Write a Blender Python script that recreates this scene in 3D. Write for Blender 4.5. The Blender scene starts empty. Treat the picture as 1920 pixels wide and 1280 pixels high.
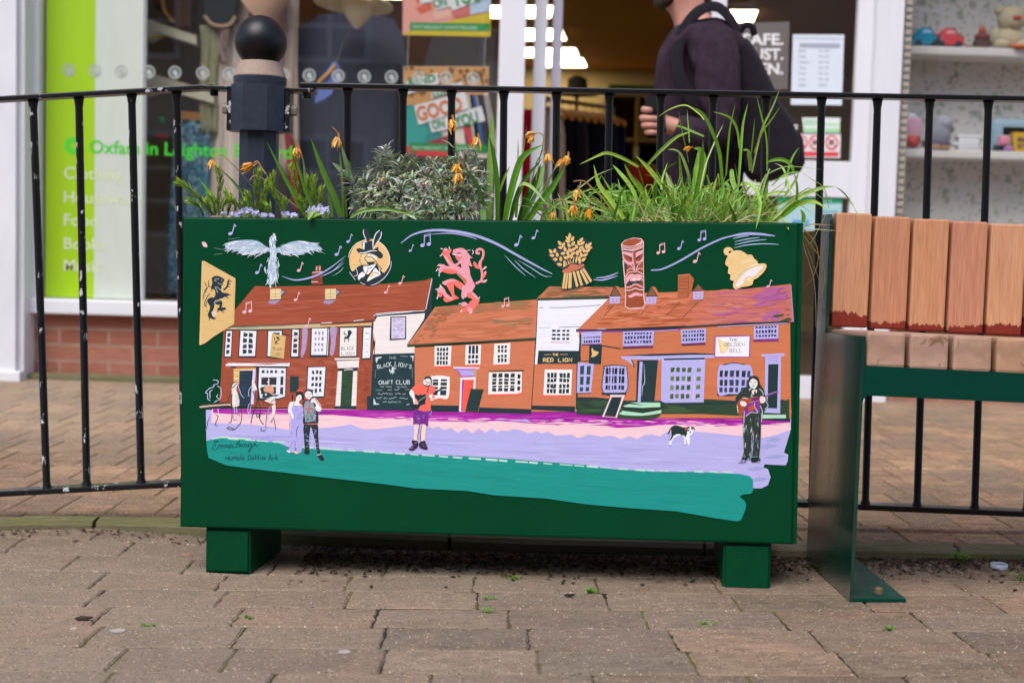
import bpy, bmesh, math, random
from mathutils import Vector, Matrix, noise
from mathutils.geometry import tessellate_polygon
random.seed(7)
S = bpy.context.scene
COL = S.collection
rad = math.radians
# ------------------------------------------------------------------ camera
PITCH, ROLL, CH, F = rad(4.0), rad(1.65), 0.65, 2500.0
FWD = Vector((0, math.cos(PITCH), -math.sin(PITCH)))
_u0 = Vector((0, math.sin(PITCH), math.cos(PITCH)))
_r0 = Vector((1, 0, 0))
RGT = _r0 * math.cos(ROLL) + _u0 * math.sin(ROLL)
UPV = _u0 * math.cos(ROLL) - _r0 * math.sin(ROLL)
CAM = Vector((0, 0, CH))
cd = bpy.data.cameras.new('camera')
co = bpy.data.objects.new('camera', cd); COL.objects.link(co)
m = Matrix((RGT, UPV, -FWD)).transposed().to_4x4(); m.translation = CAM
co.matrix_world = m
cd.sensor_width = 36; cd.lens = F / 1920 * 36
cd.clip_start = 0.05; cd.clip_end = 500
cd.dof.use_dof = True; cd.dof.focus_distance = 2.56; cd.dof.aperture_fstop = 4.0
S.camera = co
# ------------------------------------------------------------------ world, sun, exposure
SUN_EL, SUN_AZ = rad(55), rad(205)      # azimuth clockwise from +y
w = bpy.data.worlds.new('World'); S.world = w; w.use_nodes = True
nt = w.node_tree
sky = nt.nodes.new('ShaderNodeTexSky'); sky.sky_type = 'NISHITA'; sky.sun_disc = False
sky.sun_elevation = SUN_EL; sky.sun_rotation = SUN_AZ
sky.air_density = 1.0; sky.dust_density = 2.5; sky.ozone_density = 1.0
bgn = nt.nodes['Background']; nt.links.new(sky.outputs[0], bgn.inputs[0]); bgn.inputs[1].default_value = 0.13
sd = bpy.data.lights.new('sun', 'SUN'); sd.energy = 1.5; sd.angle = rad(40); sd.color = (1, 0.975, 0.95)
so = bpy.data.objects.new('sun', sd); COL.objects.link(so)
sdir = Vector((math.sin(SUN_AZ) * math.cos(SUN_EL), math.cos(SUN_AZ) * math.cos(SUN_EL), math.sin(SUN_EL)))
so.rotation_euler = sdir.to_track_quat('Z', 'Y').to_euler(); so.location = sdir * 30
S.view_settings.view_transform = 'Standard'; S.view_settings.look = 'None'
S.view_settings.exposure = 0.78; S.view_settings.gamma = 1; S.view_settings.use_curve_mapping = False
S.render.engine = 'CYCLES'
# ------------------------------------------------------------------ rays (a photograph pixel to a point on a real surface)
def ray(px, py): return FWD + RGT * ((px - 960) / F) - UPV * ((py - 640) / F)
def onplane(px, py, p0, n):
    d = ray(px, py); return CAM + d * ((Vector(p0) - CAM).dot(n) / d.dot(n))
YN = Vector((0, 1, 0))
def at(px, py, y): return onplane(px, py, (0, y, 0), YN)
def zlow(x, y): return 0.00456 + 0.02 * (x + 0.0341) - 0.03 * (y - 2.5453) + .026 * min(1, max(0, (-x - .5) / .5)) * min(1, max(0, (y - 2.42) / .5))
def zup(x, y):
    t = (y - 2.9) / 3.2
    return (0.02 + 0.014 * x) * (1 - t) - 0.005 * t
# planter frame: u across, w into depth, h up
PO = Vector((-0.64383582, 2.59784551, 0.08350811))
PU = Vector((0.99668596, -0.07942067, 0.01759141)); PW = Vector((0.08012745, 0.99581382, -0.04398208)); PH = Vector((-0.01402468, 0.04524588, 0.99887743))
PWID, PHGT, PDEP = 1.2, 0.60924, 0.255
def PL(u, w, h): return PO + PU * u + PW * w + PH * h
def pface(px, py, off=0.0): return onplane(px, py, PO + PW * off, PW)
# ------------------------------------------------------------------ colours and materials
def lin(c):
    if isinstance(c, str):
        c = [int(c[i:i + 2], 16) / 255 for i in (0, 2, 4)]
        return tuple((v / 12.92 if v <= .04045 else ((v + .055) / 1.055) ** 2.4) for v in c)
    return tuple(c)
class NT:
    def __init__(s, name):
        s.m = bpy.data.materials.new(name); s.m.use_nodes = True
        s.t = s.m.node_tree; s.b = s.t.nodes['Principled BSDF']; s.out = s.t.nodes['Material Output']
    def n(s, typ, **kw):
        nd = s.t.nodes.new(typ)
        for k, v in kw.items():
            if k.startswith('i_'):
                key = k[2:]; key = int(key) if key.isdigit() else key.replace('_', ' ')
                nd.inputs[key].default_value = v
            else: setattr(nd, k, v)
        return nd
    def l(s, a, b): s.t.links.new(a, b)
    def noise(s, scale, detail=4, rough=.6, vec=None, dist=0):
        nd = s.n('ShaderNodeTexNoise', i_Scale=scale, i_Detail=detail, i_Roughness=rough, i_Distortion=dist)
        if vec is not None: s.l(vec, nd.inputs['Vector'])
        return nd.outputs['Fac']
    def pos(s, scale=None):
        g = s.n('ShaderNodeNewGeometry').outputs['Position']
        if scale is None: return g
        mp = s.n('ShaderNodeMapping'); mp.inputs['Scale'].default_value = scale; s.l(g, mp.inputs['Vector']); return mp.outputs[0]
    def ramp(s, fac, stops):
        r = s.n('ShaderNodeValToRGB'); e = r.color_ramp.elements
        while len(e) < len(stops): e.new(0.5)
        for el, (p, c) in zip(e, stops):
            el.position = p; el.color = (*c, 1) if len(c) == 3 else c
        s.l(fac, r.inputs[0]); return r.outputs['Color']
    def mix(s, fac, a, b, mode='MIX'):
        mx = s.n('ShaderNodeMix', data_type='RGBA', blend_type=mode)
        for k, v in ((0, fac), (6, a), (7, b)):
            if hasattr(v, 'is_linked'): s.l(v, mx.inputs[k])
            elif isinstance(v, (int, float)): mx.inputs[k].default_value = v
            else: mx.inputs[k].default_value = (*v, 1) if len(v) == 3 else v
        return mx.outputs[2]
    def bump(s, h, strength=.3, dist=.002):
        b = s.n('ShaderNodeBump', i_Strength=strength, i_Distance=dist); s.l(h, b.inputs['Height']); s.l(b.outputs[0], s.b.inputs['Normal'])
    def base(s, c):
        if hasattr(c, 'is_linked'): s.l(c, s.b.inputs['Base Color'])
        else: s.b.inputs['Base Color'].default_value = (*lin(c), 1)
    def set(s, rough=None, spec=None, metal=None):
        if rough is not None: s.b.inputs['Roughness'].default_value = rough
        if spec is not None: s.b.inputs['Specular IOR Level'].default_value = spec
        if metal is not None: s.b.inputs['Metallic'].default_value = metal
        return s.m
GREY = ((.5, .5, .5), (1, 1, 1))
def plain(name, c, rough=.5, var=.12, scale=12, spec=.5, bump=0, bscale=200, metal=0):
    k = NT(name); c = lin(c); f = k.noise(scale, 5)
    k.base(k.ramp(f, [(.3, tuple(v * (1 - var) for v in c)), (.7, tuple(min(1, v * (1 + var)) for v in c))]))
    if bump: k.bump(k.noise(bscale, 4), bump, .003)
    return k.set(rough, spec, metal)
def vmat(name, rough=.6, var=.1, scale=30, spec=.4, bump=0, bscale=250, translucent=0, bdist=.002):
    k = NT(name)
    a = k.n('ShaderNodeVertexColor', layer_name='Col').outputs['Color']
    f = k.ramp(k.noise(scale, 5), [(.3, (1 - var,) * 3), (.7, (1 + var,) * 3)])
    c = k.mix(1.0, a, f, 'MULTIPLY'); k.base(c)
    if bump: k.bump(k.noise(bscale, 4), bump, bdist)
    if translucent:
        tr = k.n('ShaderNodeBsdfTranslucent'); k.l(c, tr.inputs[0])
        mx = k.n('ShaderNodeMixShader', i_0=translucent); k.l(k.b.outputs[0], mx.inputs[1]); k.l(tr.outputs[0], mx.inputs[2]); k.l(mx.outputs[0], k.out.inputs[0])
    return k.set(rough, spec)
V_MATT = vmat('coloured_matt', .75, .12, 25, .3, .15, 150)
V_GLOSS = vmat('coloured_satin', .35, .08, 25, .5)
V_CLOTH = vmat('cloth', .9, .14, 18, .15, .35, 500)
V_LEAF = vmat('leaf', .42, .18, 60, .45, 0, 1, .28)
V_PRINT = vmat('printed_paper', .45, .03, 8, .4)
# ------------------------------------------------------------------ mesh builder
ORG = {}
def empty(name, loc, label=None, cat=None, group=None):
    o = bpy.data.objects.new(name, None); COL.objects.link(o); o.location = loc; o.empty_display_size = .05
    ORG[o.name] = Vector(loc); return tag(o, label, cat, group)
def tag(o, label=None, cat=None, group=None, kind=None):
    for k, v in (('label', label), ('category', cat), ('group', group), ('kind', kind)):
        if v: o[k] = v
    return o
class B:
    def __init__(s): s.v = []; s.f = []; s.c = []; s.m = []; s.cc = (.5, .5, .5); s.mi = 0
    def col(s, c): s.cc = lin(c); return s
    def add(s, vs, fs):
        o = len(s.v); s.v += [Vector(p) for p in vs]
        for f in fs: s.f.append([i + o for i in f]); s.c.append(s.cc); s.m.append(s.mi)
        return s
    def box(s, c, size, rot=None, bev=0, ax=None):
        c = Vector(c); hx, hy, hz = [q / 2 for q in size]
        bm = bmesh.new(); bmesh.ops.create_cube(bm, size=1)
        for vv in bm.verts: vv.co = Vector((vv.co.x * 2 * hx, vv.co.y * 2 * hy, vv.co.z * 2 * hz))
        if bev: bmesh.ops.bevel(bm, geom=list(bm.edges), offset=bev, segments=2, profile=.6, affect='EDGES')
        R = rot.to_matrix() if hasattr(rot, 'to_matrix') else rot
        if ax: R = Matrix(ax).transposed()
        bm.verts.index_update()
        s.add([c + (R @ vv.co if R is not None else vv.co) for vv in bm.verts], [[q.index for q in f.verts] for f in bm.faces]); bm.free(); return s
    def poly(s, pts, flip=False):
        pts = [Vector(p) for p in pts]
        if len(pts) == 3: tr = [(0, 1, 2)]
        else: tr = tessellate_polygon([pts])
        return s.add(pts, [t if not flip else t[::-1] for t in tr])
    def prism(s, pts, d):
        """flat outline given thickness along vector d"""
        pts = [Vector(p) for p in pts]; d = Vector(d); n = len(pts)
        tr = tessellate_polygon([pts]) if n > 3 else [(0, 1, 2)]
        s.add(pts + [p + d for p in pts], [list(t) for t in tr] + [[i + n for i in t[::-1]] for t in tr] + [[i, (i + 1) % n, (i + 1) % n + n, i + n] for i in range(n)]); return s
    def tube(s, pts, r, n=8, cap=True, flat=1.0):
        pts = [Vector(p) for p in pts]; k = len(pts)
        rs = r if isinstance(r, (list, tuple)) else [r] * k
        vs = []; prev = None
        for i, p in enumerate(pts):
            t = (pts[min(i + 1, k - 1)] - pts[max(i - 1, 0)]).normalized()
            if prev is None: a = t.orthogonal().normalized()
            else: a = (prev - t * prev.dot(t)).normalized()
            prev = a; b = t.cross(a)
            vs += [p + a * rs[i] * math.cos(2 * math.pi * j / n) + b * rs[i] * flat * math.sin(2 * math.pi * j / n) for j in range(n)]
        fs = [[i * n + j, i * n + (j + 1) % n, (i + 1) * n + (j + 1) % n, (i + 1) * n + j] for i in range(k - 1) for j in range(n)]
        if cap: fs += [list(range(n))[::-1], [(k - 1) * n + j for j in range(n)]]
        return s.add(vs, fs)
    def lathe(s, c, prof, n=32, axis=(0, 0, 1)):
        c = Vector(c); z = Vector(axis).normalized(); x = z.orthogonal().normalized(); y = z.cross(x)
        vs = []; k = len(prof)
        for r, h in prof: vs += [c + z * h + (x * math.cos(2 * math.pi * j / n) + y * math.sin(2 * math.pi * j / n)) * r for j in range(n)]
        return s.add(vs, [[i * n + j, i * n + (j + 1) % n, (i + 1) * n + (j + 1) % n, (i + 1) * n + j] for i in range(k - 1) for j in range(n)])
    def ball(s, c, r, n=16, k=10):
        rx, ry, rz = r if isinstance(r, (tuple, list)) else (r, r, r)
        c = Vector(c); vs = []
        for i in range(k + 1):
            a = math.pi * i / k
            vs += [c + Vector((rx * math.sin(a) * math.cos(2 * math.pi * j / n), ry * math.sin(a) * math.sin(2 * math.pi * j / n), rz * math.cos(a))) for j in range(n)]
        return s.add(vs, [[i * n + j, (i + 1) * n + j, (i + 1) * n + (j + 1) % n, i * n + (j + 1) % n] for i in range(k) for j in range(n)])
    def blade(s, pts, wid, nrm, fold=.25, tip=1.0, base=.7):
        """leaf strip along pts, width wid, facing nrm, folded along its midrib"""
        pts = [Vector(p) for p in pts]; k = len(pts); vs = []; nrm = Vector(nrm)
        for i, p in enumerate(pts):
            t = (pts[min(i + 1, k - 1)] - pts[max(i - 1, 0)]).normalized()
            sd = t.cross(nrm)
            sd = sd.normalized() if sd.length > 1e-6 else t.orthogonal().normalized()
            q = i / (k - 1); ww = wid * .5 * (base + (1 - base) * min(1, q * 4)) * (1 - max(0, (q - .45) / .55) ** 2 * tip * .97)
            up = sd.cross(t) * (ww * fold)
            vs += [p - sd * ww + up, p - up * .5, p + sd * ww + up]
        return s.add(vs, [[i * 3 + j, i * 3 + j + 1, i * 3 + j + 4, i * 3 + j + 3] for i in range(k - 1) for j in (0, 1)])
    def build(s, name, mat, parent=None, smooth=False, org=None):
        me = bpy.data.meshes.new(name); O = ORG[parent.name] if parent is not None else (Vector(org) if org is not None else Vector((0, 0, 0)))
        me.from_pydata([p - O for p in s.v], [], s.f); me.update()
        at_ = me.attributes.new('Col', 'BYTE_COLOR', 'CORNER') if False else me.color_attributes.new('Col', 'FLOAT_COLOR', 'CORNER')
        buf = []
        for f, c in zip(s.f, s.c): buf += (list(c[:3]) + [1.0]) * len(f)
        if len(buf) == 4 * len(at_.data): at_.data.foreach_set('color', buf)
        for mm in (mat if isinstance(mat, (list, tuple)) else [mat]): me.materials.append(mm)
        if any(s.m): me.polygons.foreach_set('material_index', s.m)
        if smooth: me.polygons.foreach_set('use_smooth', [True] * len(me.polygons))
        o = bpy.data.objects.new(name, me); COL.objects.link(o); ORG[o.name] = O
        if parent is not None: o.parent = parent
        else: o.location = O
        return o
def curve_pts(pts, n=6):
    """Catmull-Rom through points (any dimension)"""
    P = [Vector(p) for p in pts]
    if len(P) < 3:
        return [P[0].lerp(P[1], i / n) for i in range(n + 1)] if len(P) == 2 else P
    out = []
    for i in range(len(P) - 1):
        p0 = P[i - 1] if i else P[0] * 2 - P[1]; p1, p2 = P[i], P[i + 1]; p3 = P[i + 2] if i + 2 < len(P) else P[-1] * 2 - P[-2]
        for j in range(n):
            t = j / n
            out.append(.5 * ((2 * p1) + (p2 - p0) * t + (2 * p0 - 5 * p1 + 4 * p2 - p3) * t * t + (3 * p1 - p0 - 3 * p2 + p3) * t ** 3))
    out.append(P[-1]); return out
def text_tris(body, bold=.0):
    """vector lettering from the built-in font: list of triangles in text units (cap height about 0.7)"""
    c = bpy.data.curves.new('lettering', 'FONT'); c.body = body; c.size = 1; c.offset = bold; c.resolution_u = 3; c.fill_mode = 'FRONT'
    o = bpy.data.objects.new('lettering', c); COL.objects.link(o)
    me = bpy.data.meshes.new_from_object(o.evaluated_get(bpy.context.evaluated_depsgraph_get()))
    vs = [v.co.copy() for v in me.vertices]; fs = [list(p.vertices) for p in me.polygons]
    bpy.data.objects.remove(o); bpy.data.curves.remove(c); bpy.data.meshes.remove(me)
    return vs, fs
def put_text(b, body, o, ux, uy, bold=.0, width=None, off=(0, 0, 0)):
    """lettering with its lower left at o; ux/uy vectors of one text unit; or fitted to width along ux"""
    vs, fs = text_tris(body, bold)
    if not vs: return
    x0 = min(v.x for v in vs); x1 = max(v.x for v in vs); y0 = 0
    k = 1.0 if width is None else width / (x1 - x0)
    o = Vector(o) + Vector(off)
    b.add([o + Vector(ux) * (v.x - x0) * k + Vector(uy) * (v.y - y0) for v in vs], fs)
# ------------------------------------------------------------------ ground, paving, kerb
def paver_mat(name, spk, sc=1.0):
    k = NT(name); a = k.n('ShaderNodeVertexColor', layer_name='Col').outputs['Color']
    f = k.ramp(k.noise(38 * sc, 8, .8), [(.25, (.55,) * 3), (.5, (1, 1, 1)), (.78, (1.45,) * 3)])
    c = k.mix(1, a, f, 'MULTIPLY')
    f2 = k.ramp(k.noise(150 * sc, 5, .85), [(.32, (.42,) * 3), (.5, (1, 1, 1)), (.68, (1.5,) * 3)]); c = k.mix(1, c, f2, 'MULTIPLY'); hu = k.ramp(k.noise(9, 6, .7), [(.4, (0, 0, 0)), (.62, (.55,) * 3)]); c = k.mix(hu, c, (.15, .122, .105)); hr = k.ramp(k.noise(6.3, 6, .7, k.pos((1.3, .8, 1))), [(.52, (0, 0, 0)), (.68, (.5,) * 3)]); c = k.mix(hr, c, (.26, .165, .12)); st = k.ramp(k.noise(3.1, 6, .65), [(.42, (0, 0, 0)), (.62, (1, 1, 1))]); c = k.mix(k.mix(1, st, (.4,) * 3, 'MULTIPLY'), c, (.10, .085, .07)); wsh = k.ramp(k.noise(1.3, 5, .6), [(.47, (0, 0, 0)), (.66, (.45,) * 3)]); c = k.mix(wsh, c, (.30, .255, .215))
    vo = k.n('ShaderNodeTexVoronoi', i_Scale=210 * sc); k.l(k.pos(), vo.inputs['Vector'])
    hue = k.n('ShaderNodeSeparateColor'); k.l(vo.outputs['Color'], hue.inputs[0])
    gr = k.ramp(vo.outputs['Distance'], [(.25, (1, 1, 1)), (.42, (0, 0, 0))]); pick = k.ramp(hue.outputs[0], [(.86, (0, 0, 0)), (.93, (1,) * 3)]); dk = k.ramp(hue.outputs[1], [(.66, (0, 0, 0)), (.74, (.9,) * 3)])
    c = k.mix(k.mix(1, gr, dk, 'MULTIPLY'), c, (.05, .042, .04))
    c = k.mix(k.mix(1, k.mix(1, gr, pick, 'MULTIPLY'), (spk,) * 3, 'MULTIPLY'), c, (.58, .48, .37))
    ms = k.ramp(k.noise(4.3, 7, .72), [(.60, (0, 0, 0)), (.72, (.5,) * 3)]); c = k.mix(ms, c, (.085, .08, .03))
    c = k.mix(1, c, (1.04, .99, .88), 'MULTIPLY'); k.base(c)
    h = k.mix(.5, k.noise(300 * sc, 5, .8), vo.outputs['Distance']); h = k.mix(.35, h, k.noise(26, 6, .7)); k.bump(h, .85, .003)
    return k.set(.86, .3)
M_PAV = paver_mat('paving_brick', .9); M_PAV2 = paver_mat('paving_brick_upper', .9, .8)
def joint_mat():
    k = NT('joint_grit'); g = k.ramp(k.noise(9, 7, .7), [(.46, (.045, .036, .026)), (.54, (.11, .10, .028)), (.72, (.17, .17, .035))]); d = k.ramp(k.noise(140, 6, .8), [(.3, (.5,) * 3), (.7, (1.4,) * 3)])
    k.base(k.mix(1, g, d, 'MULTIPLY')); k.bump(k.noise(120, 6, .8), 1, .006); return k.set(.95, .1)
M_JOINT = joint_mat()
def kerb_mat():
    k = NT('mossy_stone'); g = k.ramp(k.noise(6, 8, .75), [(.3, (.25, .2, .15)), (.5, (.17, .16, .08)), (.68, (.12, .125, .04))]); d = k.ramp(k.noise(160, 6, .8), [(.3, (.6,) * 3), (.7, (1.35,) * 3)])
    k.base(k.mix(1, g, d, 'MULTIPLY')); k.bump(k.noise(150, 6, .8), .8, .004); return k.set(.9, .2)
M_KERB = kerb_mat()
RG = random.Random(12)
def paver(b, o, dx, dy, L, W, zf, col, tilt, bev=.005, n=4, jit=.0018, lift=0):
    """one brick: outline o + dx*[0,L] + dy*[0,W], top follows zf"""
    pts = []
    cor = [(0, 0), (L, 0), (L, W), (0, W)]
    for i in range(4):
        a, c = cor[i], cor[(i + 1) % 4]
        for j in range(n):
            t = j / n
            pts.append((a[0] + (c[0] - a[0]) * t + RG.gauss(0, jit), a[1] + (c[1] - a[1]) * t + RG.gauss(0, jit)))
    cx, cy = L / 2, W / 2; m_ = len(pts); v = []
    tx, ty = RG.gauss(0, tilt), RG.gauss(0, tilt); up = RG.gauss(0, .0003) + lift
    def w_(x, y, dz):
        q = o + dx * x + dy * y; return Vector((q.x, q.y, zf(q.x, q.y) + up + tx * (x - cx) + ty * (y - cy) + dz))
    ci = [0, n, 2 * n, 3 * n]
    for i, (x, y) in enumerate(pts):
        if i in ci: x += (bev * .3 if x < cx else -bev * .3); y += (bev * .3 if y < cy else -bev * .3)
        pts[i] = (x, y)
    v += [w_(x, y, -.03) for x, y in pts] + [w_(x, y, -bev * .8) for x, y in pts]
    ins = [(x + (bev if x < cx else -bev) * min(1, abs(x - cx) / (cx - .01)) ** 3, y + (bev if y < cy else -bev) * min(1, abs(y - cy) / (cy - .005)) ** 3) for x, y in pts]
    v += [w_(x, y, 0) for x, y in ins]
    fs = [[i, (i + 1) % m_, m_ + (i + 1) % m_, m_ + i] for i in range(m_)] + [[m_ + i, m_ + (i + 1) % m_, 2 * m_ + (i + 1) % m_, 2 * m_ + i] for i in range(m_)] + [[2 * m_ + i for i in range(m_)]]
    b.col(col); b.add(v, fs)
KX = [(-6, -2), (-3, 1.7), (-2.2, 2.35), (-1.6, 2.72), (-1.132, 2.90), (-1.0, 2.935), (-.851, 2.952), (-.74, 2.948), (-.573, 2.92), (-.409, 2.875), (-.172, 2.851), (.058, 2.826), (.4, 2.812), (.625, 2.80), (1.1, 2.797), (6, 2.79)]
def kerb_y(x):
    for (a, ya), (c, yc) in zip(KX, KX[1:]):
        if a <= x <= c: return ya + (yc - ya) * (x - a) / (c - a)
    return 2.79
# base ground sheet, out to the horizon
b = B(); b.col((.16, .13, .11)); b.add([(-200, -200, -.3), (200, -200, -.3), (200, 200, -.3), (-200, 200, -.3)], [[0, 1, 2, 3]])
tag(b.build('ground', M_PAV), kind='structure')
d1 = Vector((.99993, .0105, 0)); d2 = Vector((-.0105, .99993, 0))
b = B(); j = B(); j.col((.05, .04, .03)); row = 1.931 - .1322 * 22
COLS = ['937863', '8c7561', '977862', '857260', '997b62', '8f6e5a', '967c63', '8a745f', '98765c', '80705f', '8c6c58']
k = 0
while row < 3.08:
    x = -3.4 + RG.uniform(0, .24)
    while x < 3.6:
        L = RG.choice((.236, .236, .236, .242, .230, .17 if RG.random() < .25 else .236)); o = Vector((x, row, 0)) + d2 * .0; o.y += x * .0105
        if o.y < kerb_y(x + .12) - .01:
            c = lin(RG.choice(COLS)); t = RG.choice((.6, .78, .9, 1.0, 1.1)) * RG.uniform(.93, 1.07); gm = sum(c) / 3; gq = RG.uniform(0, .45); c = tuple((v + (gm - v) * gq) * t * .76 for v in c)
            paver(b, o + d1 * .002 + d2 * .002, d1, d2, L - .002, .1322 - .0046, zlow, c, .002, bev=.0036, n=9 if row > 1.5 else 3, jit=.0013)
        x += L
    row += .1322; k += 1
tag(b.build('pavement', M_PAV), kind='structure')
j.add([(x, y, zlow(x, y) - .0027 - (.004 if x < -.4 and y > 2.3 else 0) + RG.uniform(-.0005, .0005)) for x in [-3.5 + .1 * i for i in range(72)] for y in [-1 + .1 * q for q in range(42)]], [[i * 42 + q, (i + 1) * 42 + q, (i + 1) * 42 + q + 1, i * 42 + q + 1] for i in range(71) for q in range(41)])
tag(j.build('pavement_joints', M_JOINT, None, True), kind='structure')
# upper paving up to the shop
b = B(); j = B(); y = 2.62; r = 0
COLU = ['a5866c', 'ad8e72', '9d7f68', 'b09376', 'a88a6c', '99806c', 'b08c70']
while y < 6.3:
    x = -4.6 + (.059 if r % 2 else 0)
    while x < 4.8:
        ya = max(y, kerb_y(x + .06) + .03)
        if y + .2245 - ya > .04:
            c = lin(RG.choice(COLU)); t = RG.uniform(.9, 1.06); paver(b, Vector((x + .0015, ya, 0)), Vector((1, 0, 0)), Vector((0, 1, 0)), .1155, y + .2245 - ya, zup, tuple(v * t * .9 for v in c), .003, .0025, n=1, jit=.0008)
        x += .118
    y += .228; r += 1
tag(b.build('footpath', M_PAV2), kind='structure')
j.add([(x, max(y, kerb_y(x) + .02), zup(x, y) - .0026) for x in [-4.6 + .2 * i for i in range(48)] for y in [2.9 + .2 * q for q in range(18)]], [[i * 18 + q, (i + 1) * 18 + q, (i + 1) * 18 + q + 1, i * 18 + q + 1] for i in range(47) for q in range(17)])
tag(j.build('footpath_joints', M_JOINT, None, True), kind='structure')
# kerb: long stones laid end to end
b = B(); x = -3.0
while x < 4.6:
    L = RG.uniform(.5, .85); n = 7; xs = [x + .004 + (L - .008) * i / (n - 1) for i in range(n)]
    def prof(px_):
        y0 = kerb_y(px_); z1 = max(zup(px_, y0 + .05), zlow(px_, y0) + .012) + .006; z0 = zlow(px_, y0) - .05; jj = RG.gauss(0, .0012)
        return [(px_, y0 + jj, z0), (px_, y0 + .002 + jj, z1 - .010), (px_, y0 + .012 + jj, z1 - .001), (px_, y0 + .035, z1 + RG.gauss(0, .0008)), (px_, y0 + .058, z1), (px_, y0 + .062, z0)]
    R_ = [prof(q) for q in xs]
    b.add([v for q in R_ for v in q], [[i * 6 + q, i * 6 + q + 1, (i + 1) * 6 + q + 1, (i + 1) * 6 + q] for i in range(n - 1) for q in range(5)] + [[0, 5, 4, 3, 2, 1], [(n - 1) * 6 + q for q in range(6)]])
    x += L
tag(b.build('kerb', M_KERB), kind='structure')
# dirt and leaf litter along the kerb, plus dark crumbs added as planter shade
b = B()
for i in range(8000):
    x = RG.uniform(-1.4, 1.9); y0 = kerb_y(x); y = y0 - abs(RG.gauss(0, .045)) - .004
    if i > 900: x = RG.uniform(-.42, .5) if i % 3 else RG.uniform(.4, 1.2); y = y0 - abs(RG.gauss(0, .09))  # extra crumbs, whose dark colour deepens the shade below the planter
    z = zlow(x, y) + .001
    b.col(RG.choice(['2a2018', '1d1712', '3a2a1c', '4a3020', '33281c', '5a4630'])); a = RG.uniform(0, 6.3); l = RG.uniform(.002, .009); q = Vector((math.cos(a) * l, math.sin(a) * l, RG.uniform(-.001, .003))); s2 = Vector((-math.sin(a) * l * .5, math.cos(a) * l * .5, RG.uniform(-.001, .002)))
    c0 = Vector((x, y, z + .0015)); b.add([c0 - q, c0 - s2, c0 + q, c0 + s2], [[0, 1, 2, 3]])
tag(b.build('litter_and_shade_crumbs', V_MATT), 'dark crumbs of dirt and dead leaf lying along the kerb and added as shade below the planter', 'leaf litter', kind='stuff')
# ------------------------------------------------------------------ mural: paint shapes on the planter's front sheet
MUR = B(); MUR_BB = []; TL = [0, 0, 1.0]
MR = random.Random(3)
def T(x0, y0, s): TL[:] = [x0, y0, s]
def pp(txt):
    return [(TL[0] + float(a) / TL[2], TL[1] + float(b) / TL[2]) for a, b in (q.split(',') for q in txt.split())] if isinstance(txt, str) else [(TL[0] + a / TL[2], TL[1] + b / TL[2]) for a, b in txt]
def layer(pts):
    xs = [q[0] for q in pts]; ys = [q[1] for q in pts]; bb = (min(xs), min(ys), max(xs), max(ys)); L = 0
    for o, l in MUR_BB:
        if l >= L and bb[0] < o[2] and o[0] < bb[2] and bb[1] < o[3] and o[1] < bb[3]: L = l + 1
    MUR_BB.append((bb, L)); return L
def mpts(pts, L): return [pface(x, y, -0.0045 - L * 0.00002) for x, y in pts]
def raw(c, pts):
    """closed outline in photograph pixels"""
    MUR.col(c); MUR.poly(mpts(pts, layer(pts)))
def p(c, txt): raw(c, pp(txt))
def P(c, txt, n=4):
    q = pp(txt); k = len(q); out = []
    for i in range(k):
        a = [Vector(q[(i + d) % k]) for d in (-1, 0, 1, 2)]
        for j in range(n):
            t = j / n
            out.append(.5 * ((2 * a[1]) + (a[2] - a[0]) * t + (2 * a[0] - 5 * a[1] + 4 * a[2] - a[3]) * t * t + (3 * a[1] - a[0] - 3 * a[2] + a[3]) * t ** 3))
    raw(c, [tuple(v) for v in out])
def ribbon(c, pts, w, taper=0.0):
    """brush line; w in photograph pixels"""
    pts = [Vector(q) for q in pts]; k = len(pts); ls = []; rs = []
    for i, q in enumerate(pts):
        t = pts[min(i + 1, k - 1)] - pts[max(i - 1, 0)]; t = t.normalized() if t.length > 1e-6 else Vector((1, 0))
        nrm = Vector((-t.y, t.x)); f = i / max(1, k - 1)
        ww = w / 2 * (1 - taper * abs(2 * f - 1) ** 2)
        ls.append(tuple(q + nrm * ww)); rs.append(tuple(q - nrm * ww))
    L = layer(ls + rs); MUR.col(c); a = mpts(ls + rs, L)
    MUR.add(a, [[i, i + 1, k + i + 1, k + i] for i in range(k - 1)])
def s(c, w, txt, taper=0.0, curve=True):
    q = pp(txt); ribbon(c, curve_pts(q, 5) if curve and len(q) > 2 else q, w / TL[2], taper)
def S_(c, w, *txts, **k):
    for t in txts: s(c, w, t, **k)
def e(c, cx, cy, rx, ry=None, rot=0, n=14):
    ry = rx if ry is None else ry; a = rad(rot)
    p(c, [(cx + rx * math.cos(t) * math.cos(a) - ry * math.sin(t) * math.sin(a), cy + rx * math.cos(t) * math.sin(a) + ry * math.sin(t) * math.cos(a)) for t in (2 * math.pi * i / n for i in range(n))])
def bil(q, u, v):
    a, b, c_, d = [Vector(x) for x in q]  # tl tr br bl
    return (a.lerp(b, u)).lerp(d.lerp(c_, u), v)
def panes(c, quad, us, vs, jit=.03):
    """window panes: rectangles between the listed us/vs pairs of a quad"""
    q = [Vector(x) for x in ([(float(a), float(b)) for a, b in (z.split(',') for z in quad.split())])]
    for u0, u1 in us:
        for v0, v1 in vs:
            cc = c if isinstance(c, str) else MR.choice(c); j = lambda: MR.uniform(-jit, jit)
            p(cc, [tuple(bil(q, u0 + j(), v0 + j())), tuple(bil(q, u1 + j(), v0 + j())), tuple(bil(q, u1 + j(), v1 + j())), tuple(bil(q, u0 + j(), v1 + j()))])
def cells(n, gap, a=0.0, b=1.0):
    st = (b - a) / n; return [(a + st * i + gap / 2, a + st * (i + 1) - gap / 2) for i in range(n)]
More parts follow.
